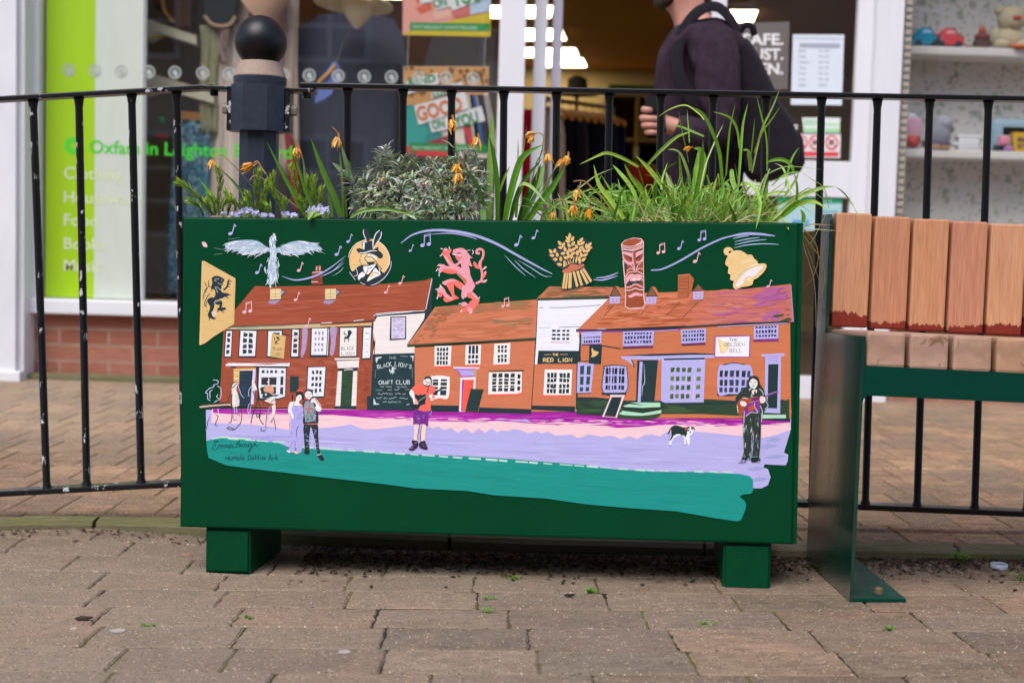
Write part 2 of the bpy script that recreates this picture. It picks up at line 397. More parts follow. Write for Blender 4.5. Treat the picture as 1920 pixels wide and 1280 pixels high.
def streaks(cols, quad, n, wid, ln, seed=1, slope=None):
    """dry brush marks: thin tapered lines running along a quad"""
    r = random.Random(seed); q = [Vector(x) for x in pp(quad)]
    for i in range(n):
        v = r.random(); l = ln * r.uniform(.4, 1.2); u = r.uniform(0, max(.01, 1 - l)); a = bil(q, u, v); b_ = bil(q, min(1, u + l), min(1, max(0, v + r.uniform(-.03, .03))))
        mid = a.lerp(b_, .5) + Vector((0, r.uniform(-.6, .6)))
        ribbon(r.choice(cols), curve_pts([a, mid, b_], 3), wid * r.uniform(.4, 1.2), .9)
FONT = {'A': '0,6 2,0 4,6|1,4 3,4', 'B': '0,0 0,6 3,5.6 3.6,4.4 2.8,3 0,3|0,0 2.8,.3 3,1.6 2.4,2.8', 'C': '4,1 2.4,0 .6,1 0,3 .6,5 2.4,6 4,5', 'D': '0,0 0,6 2.6,5.4 4,3 2.6,.5 0,0', 'E': '4,0 0,0 0,6 4,6|0,3 3,3', 'F': '4,0 0,0 0,6|0,3 3,3', 'G': '4,1 2.4,0 .6,1 0,3 .6,5 2.4,6 4,5 4,3.4 2.6,3.4', 'H': '0,0 0,6|4,0 4,6|0,3 4,3', 'I': '2,0 2,6', 'K': '0,0 0,6|4,0 .2,3.4 4,6', 'L': '0,0 0,6 3.8,6', 'N': '0,6 0,0 4,6 4,0', 'O': '2,0 .4,1 0,3 .4,5 2,6 3.6,5 4,3 3.6,1 2,0', 'R': '0,6 0,0 3,.3 3.6,1.6 2.8,3 0,3|2,3 4,6', 'T': '0,0 4,0|2,0 2,6', 'U': '0,0 0,4.4 1,6 3,6 4,4.4 4,0', 'S': '4,.8 2.4,0 .6,.8 .8,2.4 3.4,3.6 3.6,5.2 2,6 0,5.2', "'": '1,0 .6,1.6'}
def letters(c, w, txt, x0, y0, x1, y1, h0, h1=None, gap=1.6):
    """hand lettering along a base line from (x0,y0) to (x1,y1), letter height h"""
    h1 = h1 or h0; adv = [(2 if ch in " '" else (1.5 if ch == 'I' else 4)) + gap for ch in txt]; tot = sum(adv) - gap; t = 0
    for ch, ad in zip(txt, adv):
        if ch in FONT:
            f = t / tot; h = h0 + (h1 - h0) * f; k = math.hypot(x1 - x0, y1 - y0) / tot; dx = Vector((x1 - x0, y1 - y0)).normalized(); dy = Vector((-dx.y, dx.x))
            off = -1.2 if ch == 'I' else 0
            for st in FONT[ch].split('|'):
                q = [(float(a) + off, float(b_)) for a, b_ in (z.split(',') for z in st.split())]
                q = [Vector((x0, y0)) + dx * (t + a) * k - dy * ((6 - b_) / 6 * h) for a, b_ in q]
                s(c, w, [tuple(v) for v in q], curve=False)
        t += ad
NAVY, WHT, CRM, LIL, PNK, GLD, DGR, BRK, TAN, CORAL = '1f353f', 'eeeef4', 'f1e8e3', 'b9b4ea', 'f6ccd6', 'ddb877', '2a4633', 'a04e36', 'd07a56', 'fb6f5e'
# ---- ground bands
T(0, 0, 1)
p('b8b3e9', '386,768 1484,768 1483,793 1482,808 1470,848 1478,852 1477,864 1473,872 1434,870 1431,876 1440,879 1445,894 1440,909 1428,915 1412,915 1390,900 1300,900 1000,872 700,855 480,834 387,828')
p('f7cdd7', '398,766 1480,768 1483,805 1458,814 1431,820 1372,815 1312,809 1280,806 1250,809 1238,818 1222,814 1208,815 1195,823 1180,817 1164,823 1146,816 1128,818 1105,814 1084,821 1072,814 1060,815 1040,816 1030,809 1015,812 1006,808 990,812 978,806 962,804 950,808 940,806 933,810 922,803 910,811 898,803 886,812 872,803 858,811 846,802 832,806 822,799 812,803 804,800 790,797 764,797 740,800 708,804 680,804 658,795 630,800 593,803 560,806 537,805 509,800 464,795 430,794 396,792')
p('ab1ea3', '399,766 700,768 1100,771 1482,785 1482,792 1390,797 1342,799 1327,793 1290,795 1238,796 1200,800 1158,802 1120,797 1060,794 1046,797 1020,795 989,793 940,789 905,792 860,790 809,789 770,784 736,786 680,782 593,775 537,775 400,774')
streaks(['8f1d93', 'c02cb4', '9c1897', 'd257c4'], '410,768 1480,787 1480,797 400,774', 150, 2.0, .06, 5)
streaks(['f7cdd7', 'e88fd6', 'd05ac6'], '700,781 1420,792 1420,801 700,785', 120, 2.0, .035, 6)
streaks(['c7b7ee', 'b9b4ea'], '930,783 1010,786 990,792 920,790', 14, 2.0, .3, 7)
streaks(['b0a9e4', 'c2bdf0', 'aaa6df'], '400,812 1460,835 1420,885 400,820', 70, 2.5, .10, 8)
streaks(['f9d6de', 'f2c2d0'], '410,780 1470,800 1460,810 410,790', 50, 2.2, .06, 9)
for x, y, ww in ((1440, 838, 22), (1455, 858, 24), (1420, 880, 18), (1425, 900, 20), (1452, 826, 16)): ribbon('9fa6d6', [(x - ww, y), (x, y - 2), (x + ww * .8, y - 3)], 9, .8)
p('129389', '388,842 387,826 391,825 407,821 429,821 472,824 497,827 520,829 542,838 600,842 640,845 680,846 745,850 815,852 882,855 961,860 1031,866 1100,871 1149,879 1238,884 1300,884 1387,888 1406,892 1412,900 1412,920 1408,925 1392,927 1387,931 1396,938 1399,946 1398,954 1390,974 1383,977 1342,971 1268,958 1179,952 1100,945 1023,934 927,928 877,920 778,915 720,907 593,893 537,886 469,878 424,872 391,858')
streaks(['118f85', '16978c', '129087'], '395,832 1400,895 1390,965 400,860', 60, 4.5, .14, 10)
for i in range(34):
    x = 430 + i * 28 + MR.uniform(-5, 5); y = 822 + (x - 430) * .068 + (6 if x > 540 else 0) - (max(0, x - 1200) * .045)
    if x < 1400: ribbon('bfe0d6', [(x, y), (x + MR.uniform(14, 24), y + 1.6)], MR.uniform(2.5, 5), .2)
ribbon('bfe0d6', [(397, 822), (415, 819), (470, 823)], 3)
# ---- house one (red brick, dark roof)
T(400, 590, 6.735)
p(BRK, '130,190 700,150 2010,90 2010,1200 75,1155 95,800')
T(560, 580, 6.4)
p(BRK, '-100,230 890,150 905,1205 280,1190 -100,1180')
streaks(['b0604a', 'a8543e', '97462f'], '-40,600 880,620 860,1180 -40,1170', 60, 6, .3, 11)
streaks(['8c3d24', '9a4630'], '770,660 860,660 850,1150 770,1140', 26, 3, .7, 12)
streaks(['8c3d24'], '380,690 440,690 430,1100 370,1100', 10, 2, .8, 13)
T(400, 590, 6.735)
streaks(['b25f4a', 'ac5741'], '150,560 1340,560 1340,900 140,700', 50, 6, .3, 14)
for y in (795, 860, 920, 975, 1030, 1090): s('8c3f28', 9, f'165,{y} 225,{y-4}')
T(340, 400, 4.924)
p('a44f34', '680,670 820,676 1200,668 1870,650 2150,630 2250,618 2316,592 2260,900 1880,905 1770,1000 900,1045 430,1050 500,885')
streaks(['ab563b', '9c4a30', 'a95236', 'b05e42'], '650,690 2250,640 2200,900 480,1040', 90, 4, .25, 15)
T(700, 400, 4.8)
p(NAVY, '532,585 540,600 528,872 468,1010 455,900 478,870')
s('e6dfe0', 7, '528,588 470,878', curve=False); S_(WHT, 6, '20,905 180,890 460,876', '0,920 120,905 350,884')
s(NAVY, 9, '10,925 250,903 465,893')
T(560, 580, 6.4)
p(CRM, '930,85 1520,45 1512,130 1300,432 1395,450 1395,528 890,542 915,400 890,330 900,140')
S_(NAVY, 11, '905,145 940,82 1100,66 1515,40', curve=False); s(NAVY, 9, '885,160 892,330 916,370 908,540', curve=False); s(LIL, 5, '900,345 922,380', curve=False)
s(NAVY, 16, '1530,0 1512,120 1420,260 1310,420', curve=False)
p(GLD, '-100,205 400,185 880,160 872,195 500,212 0,225 -100,232'); S_(NAVY, 10, '-100,195 250,172 700,152 890,135 940,75', '-100,236 350,214 860,198', curve=False)
S_(WHT, 9, '660,140 780,122', '270,165 400,158', curve=False)
T(400, 590, 6.735)
p('ccb98d', '165,180 240,160 600,140 1200,120 1350,112 1350,165 700,180 250,190'); S_('7e9a86', 9, '230,160 640,150 900,140', '300,172 560,160'); S_(NAVY, 9, '230,150 620,138 900,130 1350,105', '165,188 700,190 1350,170', curve=False)
def window(frame, fr, pane, quad, us, vs, sh=NAVY, shw=10):
    """outlined sash window: dark outline, frame, panes"""
    q = [(float(a), float(b_)) for a, b_ in (z.split(',') for z in frame.split())]
    cx = sum(a for a, _ in q) / 4; cy = sum(b_ for _, b_ in q) / 4
    if sh: p(sh, [(a + (shw if a > cx else -shw * 1.3), b_ + (shw * 1.8 if b_ > cy else -shw)) for a, b_ in q])
    p(fr, frame); panes(pane, quad, us, vs)
WN = [NAVY, '2a3c48', '253a40', '3a3f4c']
window('165,205 235,205 220,525 145,525', WHT, WN, '182,215 218,215 200,505 160,505', [(0, 1)], cells(4, .09))
window('345,200 545,205 525,520 325,520', WHT, WN, '372,218 510,220 500,500 358,500', cells(2, .14), cells(4, .07))
window('695,205 865,205 845,545 685,520', WHT, '22333f', '760,225 840,225 830,500 720,500', [(0, 1)], [(0, 1)])
window('1000,185 1080,190 1070,525 985,525', WHT, ['39333f', '4f3a3c', '303a44'], '1020,210 1066,210 1055,500 1003,500', [(0, 1)], cells(4, .09))
window('1245,180 1460,175 1445,515 1230,515', WHT, ['a99ac0', '9a8cb4', 'b3a4c6'], '1275,200 1440,200 1420,490 1260,490', cells(3, .12), cells(4, .1))
P('b39ac0', '1130,190 1190,190 1185,320 1165,450 1130,530 1110,520 1120,330'); streaks(['a98fb6', 'bda6ca'], '1125,200 1185,200 1160,460 1115,460', 12, 1.5, .7, 16)
p(GLD, '740,232 915,270 890,552 715,525'); s('b98f4c', 4, '752,245 905,280 884,535 728,512 752,245', curve=False)
S_('23282c', 9, '800,280 825,290 830,315 805,325 775,350', '775,285 770,320', '805,330 790,360 825,360', '795,345 780,375'); e('23282c', 812, 292, 16, 14)
letters('5a5040', 5, 'BLACK', 752, 440, 868, 452, 34); letters('5a5040', 5, 'LION', 752, 510, 855, 517, 36)
S_('30282a', 6, '860,235 1000,268 1180,322', '860,235 915,240', curve=False)
p(WHT, '150,625 240,605 700,630 965,605 960,650 540,645 160,645'); S_('c9c4ce', 8, '180,610 500,612 950,612'); p(NAVY, '220,650 290,655 285,675 215,668'); p(NAVY, '520,650 950,655 940,668 510,665')
p('e0b866', '255,680 540,670 535,700 330,705 325,880 255,840'); S_('f2e9e4', 10, '262,730 318,740', '262,800 318,800')
p('25394a', '335,705 500,705 480,1160 320,1160'); streaks(['2d4a5a', '1d2f3c'], '340,720 495,720 480,1150 330,1150', 10, 3, .7, 17)
p('d8d4f0', '500,700 535,700 510,1130 470,1130'); S_('f5f0f4', 8, '335,700 530,695')
p(NAVY, '540,662 925,668 915,1040 800,1075 560,1080'); p('e9e9f2', '580,668 915,675 905,1030 820,1055 590,1050 570,900')
panes(NAVY, '610,700 890,705 890,735 610,735', [(0, .12), (.22, .3), (.38, .52), (.58, .7), (.9, 1)], [(0, 1)], .02)
panes(['33333c', '3a3840', '2b3a42'], '600,790 805,790 795,1000 595,1000', cells(2, .06, 0, 1), [(0, .45), (.57, 1)], .01); panes(['2b3a42'], '850,780 885,780 880,1010 840,1020', [(0, 1)], [(0, .45), (.57, 1)], .01)
p('1f3d3f', '968,775 1080,778 1078,978 965,980')
T(560, 580, 6.4)
window('160,230 345,225 330,545 150,545', WHT, ['a99ac0', '9a8cb4', '8f6a86'], '185,250 310,250 300,520 178,520', cells(3, .16), cells(4, .12))
P('b39ac0', '375,225 460,222 450,330 430,500 400,555 375,520 390,380'); streaks(['a98fb6', 'bda6ca'], '380,235 450,235 420,500 385,500', 12, 1.6, .7, 18)
P('b39ac0', '45,235 105,230 95,400 70,530 40,565 25,530 45,380')
p(NAVY, '1100,88 1292,82 1290,352 1296,358 1090,372 1092,352'); p('d8cfe8', '1115,100 1280,95 1275,345 1112,352'); streaks(['c9b8dc', 'e2dcf0', 'bfb0d6'], '1115,105 1278,100 1274,340 1114,348', 26, 3, .5, 44); panes(['c6b4da', 'cdbfe0'], '1125,105 1272,100 1268,335 1122,342', cells(3, .2), cells(4, .15)); S_('5a5068', 5, '1130,242 1160,240', '1185,242 1215,238', '1235,240 1260,238', curve=False)
p(NAVY, '490,212 705,208 698,570 480,575'); p('f2ebe8', '500,222 697,218 690,555 490,562')
P(NAVY, '590,255 620,250 632,270 625,300 600,345 575,355 545,345 550,330 580,320 590,290'); S_(NAVY, 9, '640,270 615,310', '550,265 545,290 575,310', '555,345 550,395', '590,345 605,355 590,385', '545,300 560,290')
letters('3c3c40', 5, 'BLACK', 515, 490, 665, 485, 40); letters('3c3c40', 5, 'LION', 515, 548, 665, 545, 36)
window('780,220 870,215 855,580 765,585', WHT, ['33333f', '56303a', '2b3540'], '803,245 845,245 830,545 797,545', [(0, 1)], cells(4, .25))
p(CRM, '430,585 730,580 725,602 435,606'); s(NAVY, 9, '440,612 725,610', curve=False)
p(CRM, '455,618 725,610 720,700 470,705'); p(NAVY, '470,710 710,695 705,730 465,735'); s(CRM, 10, '545,728 590,718 650,720')
p('2c4a34', '518,735 652,735 635,1160 500,1160'); streaks(['35553c', '254030', '3a5a2e'], '520,740 650,740 630,1150 505,1150', 16, 3, .6, 19)
for a, b_, c_, d in ((470, 520, 440, 500), (655, 705, 632, 690)):
    p(CRM, f'{a},740 {b_},738 {d},1158 {c_},1160')
    for i in range(5): s('cfc6c2', 4, f'{a-4-i*5},{800+i*70} {b_-4-i*4},{797+i*70}', curve=False)
p('21383a', '430,1158 695,1155 690,1195 425,1190')
window('115,695 322,690 300,1040 100,1045', WHT, NAVY, '152,720 290,718 275,1010 135,1015', cells(3, .14), cells(4, .1))
p('203a40', '890,536 1400,522 1406,1215 820,1205 820,1040 866,1035'); streaks(['25424a', '1a3239'], '890,560 1390,550 1390,1190 860,1190', 30, 5, .4, 20)
T(690, 650, 9.845)
CH = 'd3e2e4'
S_(CH, 12, '600,172 735,176', '680,790 768,786', '140,803 265,801', curve=False, taper=.6); p(CH, '140,195 255,180 250,200 185,225 160,300 145,280'); p(CH, '770,172 845,160 832,270 822,265 822,205'); p(CH, '105,940 150,1040 210,1052 205,1065 100,1066'); S_(CH, 13, '145,415 130,580', '828,385 815,580', curve=False, taper=.8); s(CH, 10, '710,1068 765,1058', curve=False)
letters('9fb8ba', 8, 'THE', 385, 225, 520, 222, 40)
letters(CH, 12, 'BLACK', 180, 405, 440, 355, 72, 80); letters(CH, 12, "LION'S", 492, 352, 800, 402, 82, 64)
P(CH, '440,375 480,370 490,395 470,420 480,450 500,480 470,470 455,510 445,475 410,495 425,455 390,460 400,410 415,440 440,415'); S_(CH, 11, '520,385 480,430', '400,405 395,455')
letters(CH, 13, 'CRAFT', 200, 695, 460, 690, 70); letters(CH, 13, 'CLUB', 515, 690, 775, 690, 74)
for y, spans, a in ((740, ((230, 300), (330, 440), (530, 600), (610, 715)), 12), (790, ((360, 440), (490, 575)), 10), (865, ((180, 360), (380, 455), (500, 600), (630, 690)), 16), (945, ((150, 260), (290, 360), (385, 530), (580, 735)), 16), (1020, ((270, 345), (370, 540), (565, 605)), 14)):
    for x0, x1 in spans:
        n = max(3, int((x1 - x0) / 18)); s(CH, 7, [(x0 + (x1 - x0) * i / n, y + MR.uniform(-a, a)) for i in range(n + 1)], curve=False)
# ---- house two (tan)
T(680, 620, 3.555)
p(TAN, '345,112 1150,65 1125,525 350,525'); streaks(['cd7652', 'd37d5a'], '365,120 1140,80 1120,500 360,500', 40, 6, .3, 21)
T(700, 400, 4.8)
p('cf7a57', '560,842 1478,775 1466,1135 305,1192'); streaks(['b5784f', 'a87450', 'c0714f', '9a7a52'], '560,845 1470,785 1470,860 520,910', 70, 5, .18, 22)
streaks(['a86c48', '9a7450', 'b06242', 'ad5a3a'], '545,860 760,850 560,1100 340,1180', 60, 4, .25, 23); streaks(['9b7b55', '87764f'], '1000,940 1470,930 1465,1010 1050,990', 22, 5, .3, 24); streaks(['c0704c', 'd88562'], '600,960 1460,900 1460,1110 450,1150', 40, 6, .35, 25)
s('c9906f', 5, '560,842 305,1190', curve=False); p('35452f', '305,1180 900,1150 1465,1118 1465,1140 1200,1152 750,1170 305,1202')
s(NAVY, 6, '1480,775 1466,1140', curve=False)
T(780, 620, 7.53)
s(NAVY, 12, '1710,0 1690,150 1640,1050', curve=False)
CO = 'f2614f'
for f, q, sill, us, vs in (('262,215 503,210 488,495 262,500', '290,240 462,238 452,478 288,482', '258,500 488,497 480,540 265,535', cells(4, .07), [(0, .2), (.26, .46), (.52, .7), (.76, 1)]), ('702,200 920,198 908,475 692,480', '738,210 888,210 882,455 725,460', '670,490 935,485 930,508 680,510', cells(3, .1), [(0, .46), (.54, .74), (.82, 1)]), ('1105,185 1335,172 1320,470 1092,478', '1145,208 1292,205 1285,440 1148,445', '1095,482 1318,470 1315,485 1100,495', cells(3, .12), [(0, .18), (.24, .42), (.56, .72), (.78, 1)])):
    p(CO, sill); p('f6efec', f); panes(['1d2f38', '20343c'], q, us, vs, .02)
p(CO, '1020,892 1515,878 1515,900 1020,930'); p('4a4326', '1025,565 1520,548 1525,572 1030,580'); p('f6efec', '1030,585 1495,578 1490,870 1420,888 1018,895'); panes(['1d2f38', '20343c'], '1065,600 1410,600 1400,850 1060,855', cells(4, .08), [(0, .24), (.3, .42), (.46, .62), (.68, .78), (.82, 1)], .015); panes('1d2f38', '1435,600 1475,605 1470,850 1430,860', [(0, 1)], cells(3, .1), .01)
p(CO, '260,950 455,945 450,970 260,985'); P('f6efec', '215,660 250,640 340,630 440,645 475,670 455,945 330,948 215,945'); panes(['1d2f38', '22363e'], '238,685 440,685 425,910 232,910', [(0, .38), (.56, 1)], [(0, .12), (.18, .38), (.46, .62), (.68, 1)], .015)
p('1e343c', '205,1048 605,1055 600,1140 215,1138'); p('1e343c', '890,1080 1625,1105 1620,1170 880,1150')
p('efeaf0', '628,660 845,650 838,810 830,860 700,1140 610,1140'); p('b136ac', '650,690 690,690 655,1130 635,1130'); p(CO, '680,690 820,688 800,900 700,1135 650,1138 655,900')
panes('54302a', '690,710 805,715 790,860 685,860', cells(3, .35), [(0, .45), (.55, 1)], .02)
p('b9a6e6', '525,512 895,515 880,545 800,520 835,640 635,645 590,570'); S_('a93bb0', 12, '545,545 800,548', '590,560 640,640', '800,545 835,638 640,645', curve=False); p('efe6ea', '525,510 900,514 895,530 530,528'); p('c9a07f', '800,545 860,545 850,640 830,645')
p('23382c', '775,815 955,825 870,1150 695,1135'); p('1f3a3c', '800,850 925,858 850,1110 735,1105'); S_('6a4a22', 8, '790,830 940,838', '720,1125 860,1135', curve=False)
# ---- house three (white front)
T(990, 530, 4.924)
p('f0effa', '88,165 740,150 735,400 475,560 470,640 95,640 85,752 62,752'); S_('3a3a40', 5, '105,233 140,229', '200,230 330,230 500,218 670,206', '280,412 480,404', curve=False); s('8f8f98', 4, '100,415 210,412')
p('c17350', '195,35 770,40 900,48 900,150 735,130 78,148'); streaks(['8a6c44', 'a0633f', 'd18560', '7f6a44'], '190,45 760,45 740,115 110,140', 50, 4, .3, 26); p('3c4a35', '90,142 745,118 745,142 400,155 90,160'); s(NAVY, 6, '90,150 75,520 30,1180', curve=False)
p(TAN, '62,752 450,735 440,1190 35,1190'); p('1f3338', '95,626 478,628 470,470 492,475 485,740 470,748 93,748')
letters('e6c488', 10, 'RED', 142, 730, 235, 728, 34); letters('e6c488', 10, 'LION', 282, 730, 405, 728, 34); letters('e6c488', 6, 'THE', 228, 672, 280, 672, 20); S_('e6c488', 4, '148,664 215,662', '295,662 365,660', curve=False)
panes(['1f333b', '243a40'], '222,425 382,425 378,535 220,535', [(0, .22), (.28, .48), (.6, .78), (.84, 1)], cells(3, .16), .015); s('d9a0b4', 7, '210,548 385,552', curve=False)
p(CO, '130,1035 395,1030 390,1045 135,1050'); p('f6f0ee', '155,800 408,800 398,1035 142,1035'); panes(['1d2f38', '22363e'], '180,830 385,832 375,1020 172,1020', [(0, .12), (.15, .27), (.3, .42), (.55, .68), (.72, .84), (.88, 1)], [(0, .24), (.28, .46), (.55, .74), (.78, 1)], .02)
p('1e343a', '40,1132 435,1140 432,1192 35,1170')
# ---- house four (tan with lilac woodwork)
T(1080, 590, 6.4)
p('cf7850', '30,200 2570,90 2582,1240 1000,1240 20,1000 30,560 60,545'); streaks(['d17b54', 'cc754e'], '60,220 2560,120 2560,850 60,950', 60, 7, .2, 27)
T(1060, 400, 4.174)
p('cf7753', '88,915 350,655 460,640 560,625 1105,606 1400,592 1762,553 1770,640 1782,850 1500,858 900,880 300,905')
p('cc7260', '1180,606 1400,592 1762,553 1770,640 1782,850 1500,858 1080,872'); streaks(['cf7753', 'cc7260', 'ce7458'], '950,625 1350,600 1300,862 850,880', 120, 7, .3, 45); streaks(['b9623f', 'c46a48', 'd88663', 'b0582f'], '340,680 1100,620 1000,870 200,900', 90, 4, .2, 28); streaks(['c46a72', 'bd6484', 'c86e68', 'b95c92'], '1100,615 1760,570 1770,830 1150,850', 110, 5, .3, 29); streaks(['c97068', 'd0806c'], '1050,615 1750,600 1760,840 1000,860', 50, 6, .3, 30); streaks(['ac5a98', 'b4609a', 'b86a8c'], '1450,640 1765,560 1770,700 1450,720', 26, 5, .5, 31); streaks(['b2609a'], '1520,780 1700,770 1700,830 1520,830', 12, 6, .6, 32)
P('4a5236', '1625,800 1700,785 1705,800 1640,812'); P('4a5236', '1690,835 1750,815 1770,835 1700,845'); S_('4a5236', 6, '1720,755 1755,748', '1735,800 1755,790')
s('b98cc8', 7, '1765,560 1775,700 1785,850', curve=False)
T(1080, 590, 6.4)
S_('9a3f9c', 22, '0,195 200,200 560,198 900,185 1250,175', curve=False); S_(NAVY, 20, '0,182 300,185 600,180', '560,180 1100,160 1500,135 2000,105 2560,85', curve=False); S_('c9c2ec', 8, '900,200 1230,180', '1700,145 2100,122 2540,100', '260,170 360,172', curve=False)
p(NAVY, '45,230 62,230 55,560 25,560')
VW = ['2b2b50', '3a3360', '23304a']
for f, q, nx, sill in (('65,210 308,195 300,350 70,362', '85,225 295,215 290,335 88,345', 7, '70,358 300,352'), ('565,200 938,190 925,365 560,378', '580,215 915,205 905,345 575,352', 9, '560,392 925,380'), ('1258,180 1560,165 1555,330 1265,345', '1275,195 1545,180 1540,315 1275,322', 8, '1268,358 1552,342')):
    p(LIL, f); panes(VW, q, cells(nx, .35 / nx), [(.02, .18), (.32, .58), (.72, .95)] if nx > 7 else [(.35, .5), (.7, .95)], .02 / 1); s('8a2d86', 14, sill, curve=False); s(NAVY, 8, ' '.join(f'{a.split(",")[0]},{float(a.split(",")[1])+8}' for a in sill.split()), curve=False)
T(1220, 590, 6.096)
p(LIL, '1180,130 1462,118 1458,270 1178,280'); panes(VW, '1192,135 1445,125 1442,250 1195,258', cells(7, .05), [(.0, .18), (.35, .62), (.78, .98)], .02); p('8a2d86', '1172,282 1462,270 1460,298 1172,305')
T(1080, 590, 6.4)
p('1c343a', '160,365 315,358 300,595 155,585'); P('e8c07c', '185,410 200,398 212,425 268,445 265,465 240,490 200,508 180,500 192,480 188,440'); s(NAVY, 14, '315,370 540,408', curve=False)
p(LIL, '22,570 215,590 180,935 5,938'); panes('2c4a4c', '52,610 180,615 155,915 45,918', [(0, .36), (.64, 1)], [(0, .34), (.42, .74), (.84, 1)], .01); S_(NAVY, 9, '20,558 155,555', '5,945 185,938', '15,570 5,935', curve=False)
P(NAVY, '330,640 345,612 480,598 600,615 615,640 605,935 325,945'); P(LIL, '345,640 360,622 480,610 590,622 605,645 598,925 332,932'); panes(['16242e', '1b2d36'], '360,632 585,640 575,895 352,900', [(0, .13), (.17, .24), (.34, .42), (.46, .6), (.7, .8), (.85, 1)], [(0, .3), (.37, .7), (.8, 1)], .015); p('1d3238', '305,935 605,932 600,962 310,960')
p('2c4632', '5,985 250,990 600,1030 1020,1030 1600,1010 2400,1060 2560,1010 2560,1240 1500,1190 1020,1190 500,1215 5,1190'); streaks(['35523a', '253d2c', '3f5a34'], '10,1020 1500,1060 1500,1170 10,1190', 40, 8, .2, 33); S_(NAVY, 24, '5,1005 250,1005 600,1040', '1020,1055 1150,1075 1500,1065 2500,1030', curve=False)
p('1e373c', '560,1035 1020,1030 1020,1060 570,1060')
p('1f383a', '735,545 985,540 940,1050 720,1050'); p(LIL, '765,560 800,565 775,1045 735,1050'); s('c9d4e6', 8, '815,590 825,800 800,860 790,980', taper=.7); p(NAVY, '738,545 760,545 740,1050 722,1050')
p(LIL, '535,500 1400,470 1905,475 1905,505 1000,540 700,535 560,535'); p(NAVY, '540,488 900,470 1400,455 1700,470 1908,492 1900,510 1700,480 1400,480 900,495'); P(LIL, '590,535 660,540 690,580 700,625 680,600 640,570'); s(NAVY, 12, '665,540 690,590 698,630')
p('a7ddbd', '650,1050 1010,1052 1005,1080 820,1085'); p('b4e3c4', '565,1090 640,1070 800,1085 1015,1075 1010,1105 800,1115 590,1105'); p('b4e3c4', '515,1190 560,1150 800,1180 1025,1140 1020,1180 800,1210 600,1208'); p('21392c', '580,1110 800,1120 1015,1110 1020,1140 800,1180 560,1150'); p('31502f', '510,1198 800,1215 1020,1185 1000,1220 900,1252 500,1240')
p('efd7dd', '408,958 588,960 490,1235 470,1232 555,985 430,985 335,1225 312,1222 415,985'); p('1d3336', '430,990 545,990 470,1215 350,1205'); s('7a3a2a', 8, '355,1205 460,1212', curve=False); s('efd7dd', 7, '325,1218 490,1232', curve=False)
T(1220, 590, 6.096)
p(LIL, '125,520 625,515 605,1000 165,1005 118,985'); p('cfc4f2', '130,500 625,490 620,520 135,530'); p(NAVY, '150,500 620,490 618,510 150,520')
panes(['3f5a2e', '4a5f33', '6a7a4a', '37502c', '7d8a5e'], '218,578 480,580 450,980 208,980', cells(4, .09), cells(4, .12), .012); panes(['4a5f33', '6a7a4a'], '530,580 575,580 560,970 512,980', [(0, 1)], cells(4, .14), .012); S_('e9c4ee', 8, '250,785 470,775', '260,900 460,892', '500,690 485,980')
p(NAVY, '770,590 850,560 945,543 1060,560 1160,600 1150,905 900,930 760,930'); P(LIL, '775,600 850,575 945,555 1060,572 1155,605 1148,880 900,905 770,905'); panes(['2a3046', '3a4060', '20303a'], '792,635 1140,640 1120,885 785,885', [(0, .1), (.16, .26), (.33, .47), (.53, .64), (.73, .85), (.9, 1)], [(0, .3), (.42, .7), (.78, 1)], .012)
p('9a3f9c', '732,242 1142,232 1135,490 728,488'); p('f3f0f8', '745,255 1130,245 1122,478 738,476'); P('f2cf8c', '765,270 800,285 840,310 890,320 880,400 820,440 795,430 780,340'); P('f6dfae', '800,300 860,330 870,390 820,420')
letters('54505a', 5, 'THE', 900, 305, 995, 305, 36); letters('54505a', 5, 'GOLDEN', 838, 362, 1072, 358, 40); letters('54505a', 5, 'BELL', 905, 432, 1045, 425, 42)
p(LIL, '1265,450 1530,440 1530,468 1490,475 1480,1125 1300,1118 1310,480 1268,475'); p('1f3538', '1345,565 1460,562 1445,1070 1335,1065'); S_('b064b0', 5, '1320,472 1460,470', '1340,495 1460,492', '1340,520 1460,522', curve=False)
p('b6dfc4', '1285,1140 1545,1140 1548,1180 1280,1185'); p('1c3032', '1280,1185 1590,1185 1590,1215 1280,1205')
# dormers and chimneys
T(1135, 440, 9.145)
for dx, dy in ((0, 0), (625, 5)):
    o = lambda t: ' '.join(f'{float(a.split(",")[0])+dx},{float(a.split(",")[1])+dy}' for a in t.split())
    p('c9764f', o('165,880 230,890 320,1040 200,1170')); p('8a5a3c', o('160,890 255,1045 85,1050')); S_('3d4038', 16, o('160,888 80,1055'), o('165,890 262,1048'), o('80,1050 262,1045'), curve=False); p(LIL, o('75,1060 255,1055 245,1175 75,1185')); panes('cf8a86', o('105,1080 225,1080 220,1160 108,1165'), cells(2, .2), cells(2, .25), .01)
streaks(['a85c3c', 'b5643f'], '60,1190 200,1180 60,1280 -20,1280', 10, 5, .8, 34)
T(1060, 400, 4.174)
p('b5643f', '882,485 972,472 1008,515 990,600 955,660 880,660'); S_('8c4526', 5, '890,510 960,510', '888,535 958,535', '888,560 955,562', '886,590 955,590', '885,620 952,620', '965,490 960,655'); s('d58a66', 5, '880,485 975,475')
p('c9764f', '1040,555 1085,600 1115,615 1080,640'); p('8f5a3a', '1040,558 1080,605 1000,605'); S_('3d3a34', 5, '1038,555 998,608', '1042,555 1084,605', curve=False); p(LIL, '1000,612 1080,610 1078,670 1000,675'); panes('cf8a86', '1012,620 1070,620 1068,662 1012,665', cells(2, .2), cells(2, .25), .01); S_('7a4a30', 4, '970,685 1080,680', '920,815 1040,690', '790,800 900,690', '590,800 650,720', '300,800 380,720')
T(340, 400, 4.924)
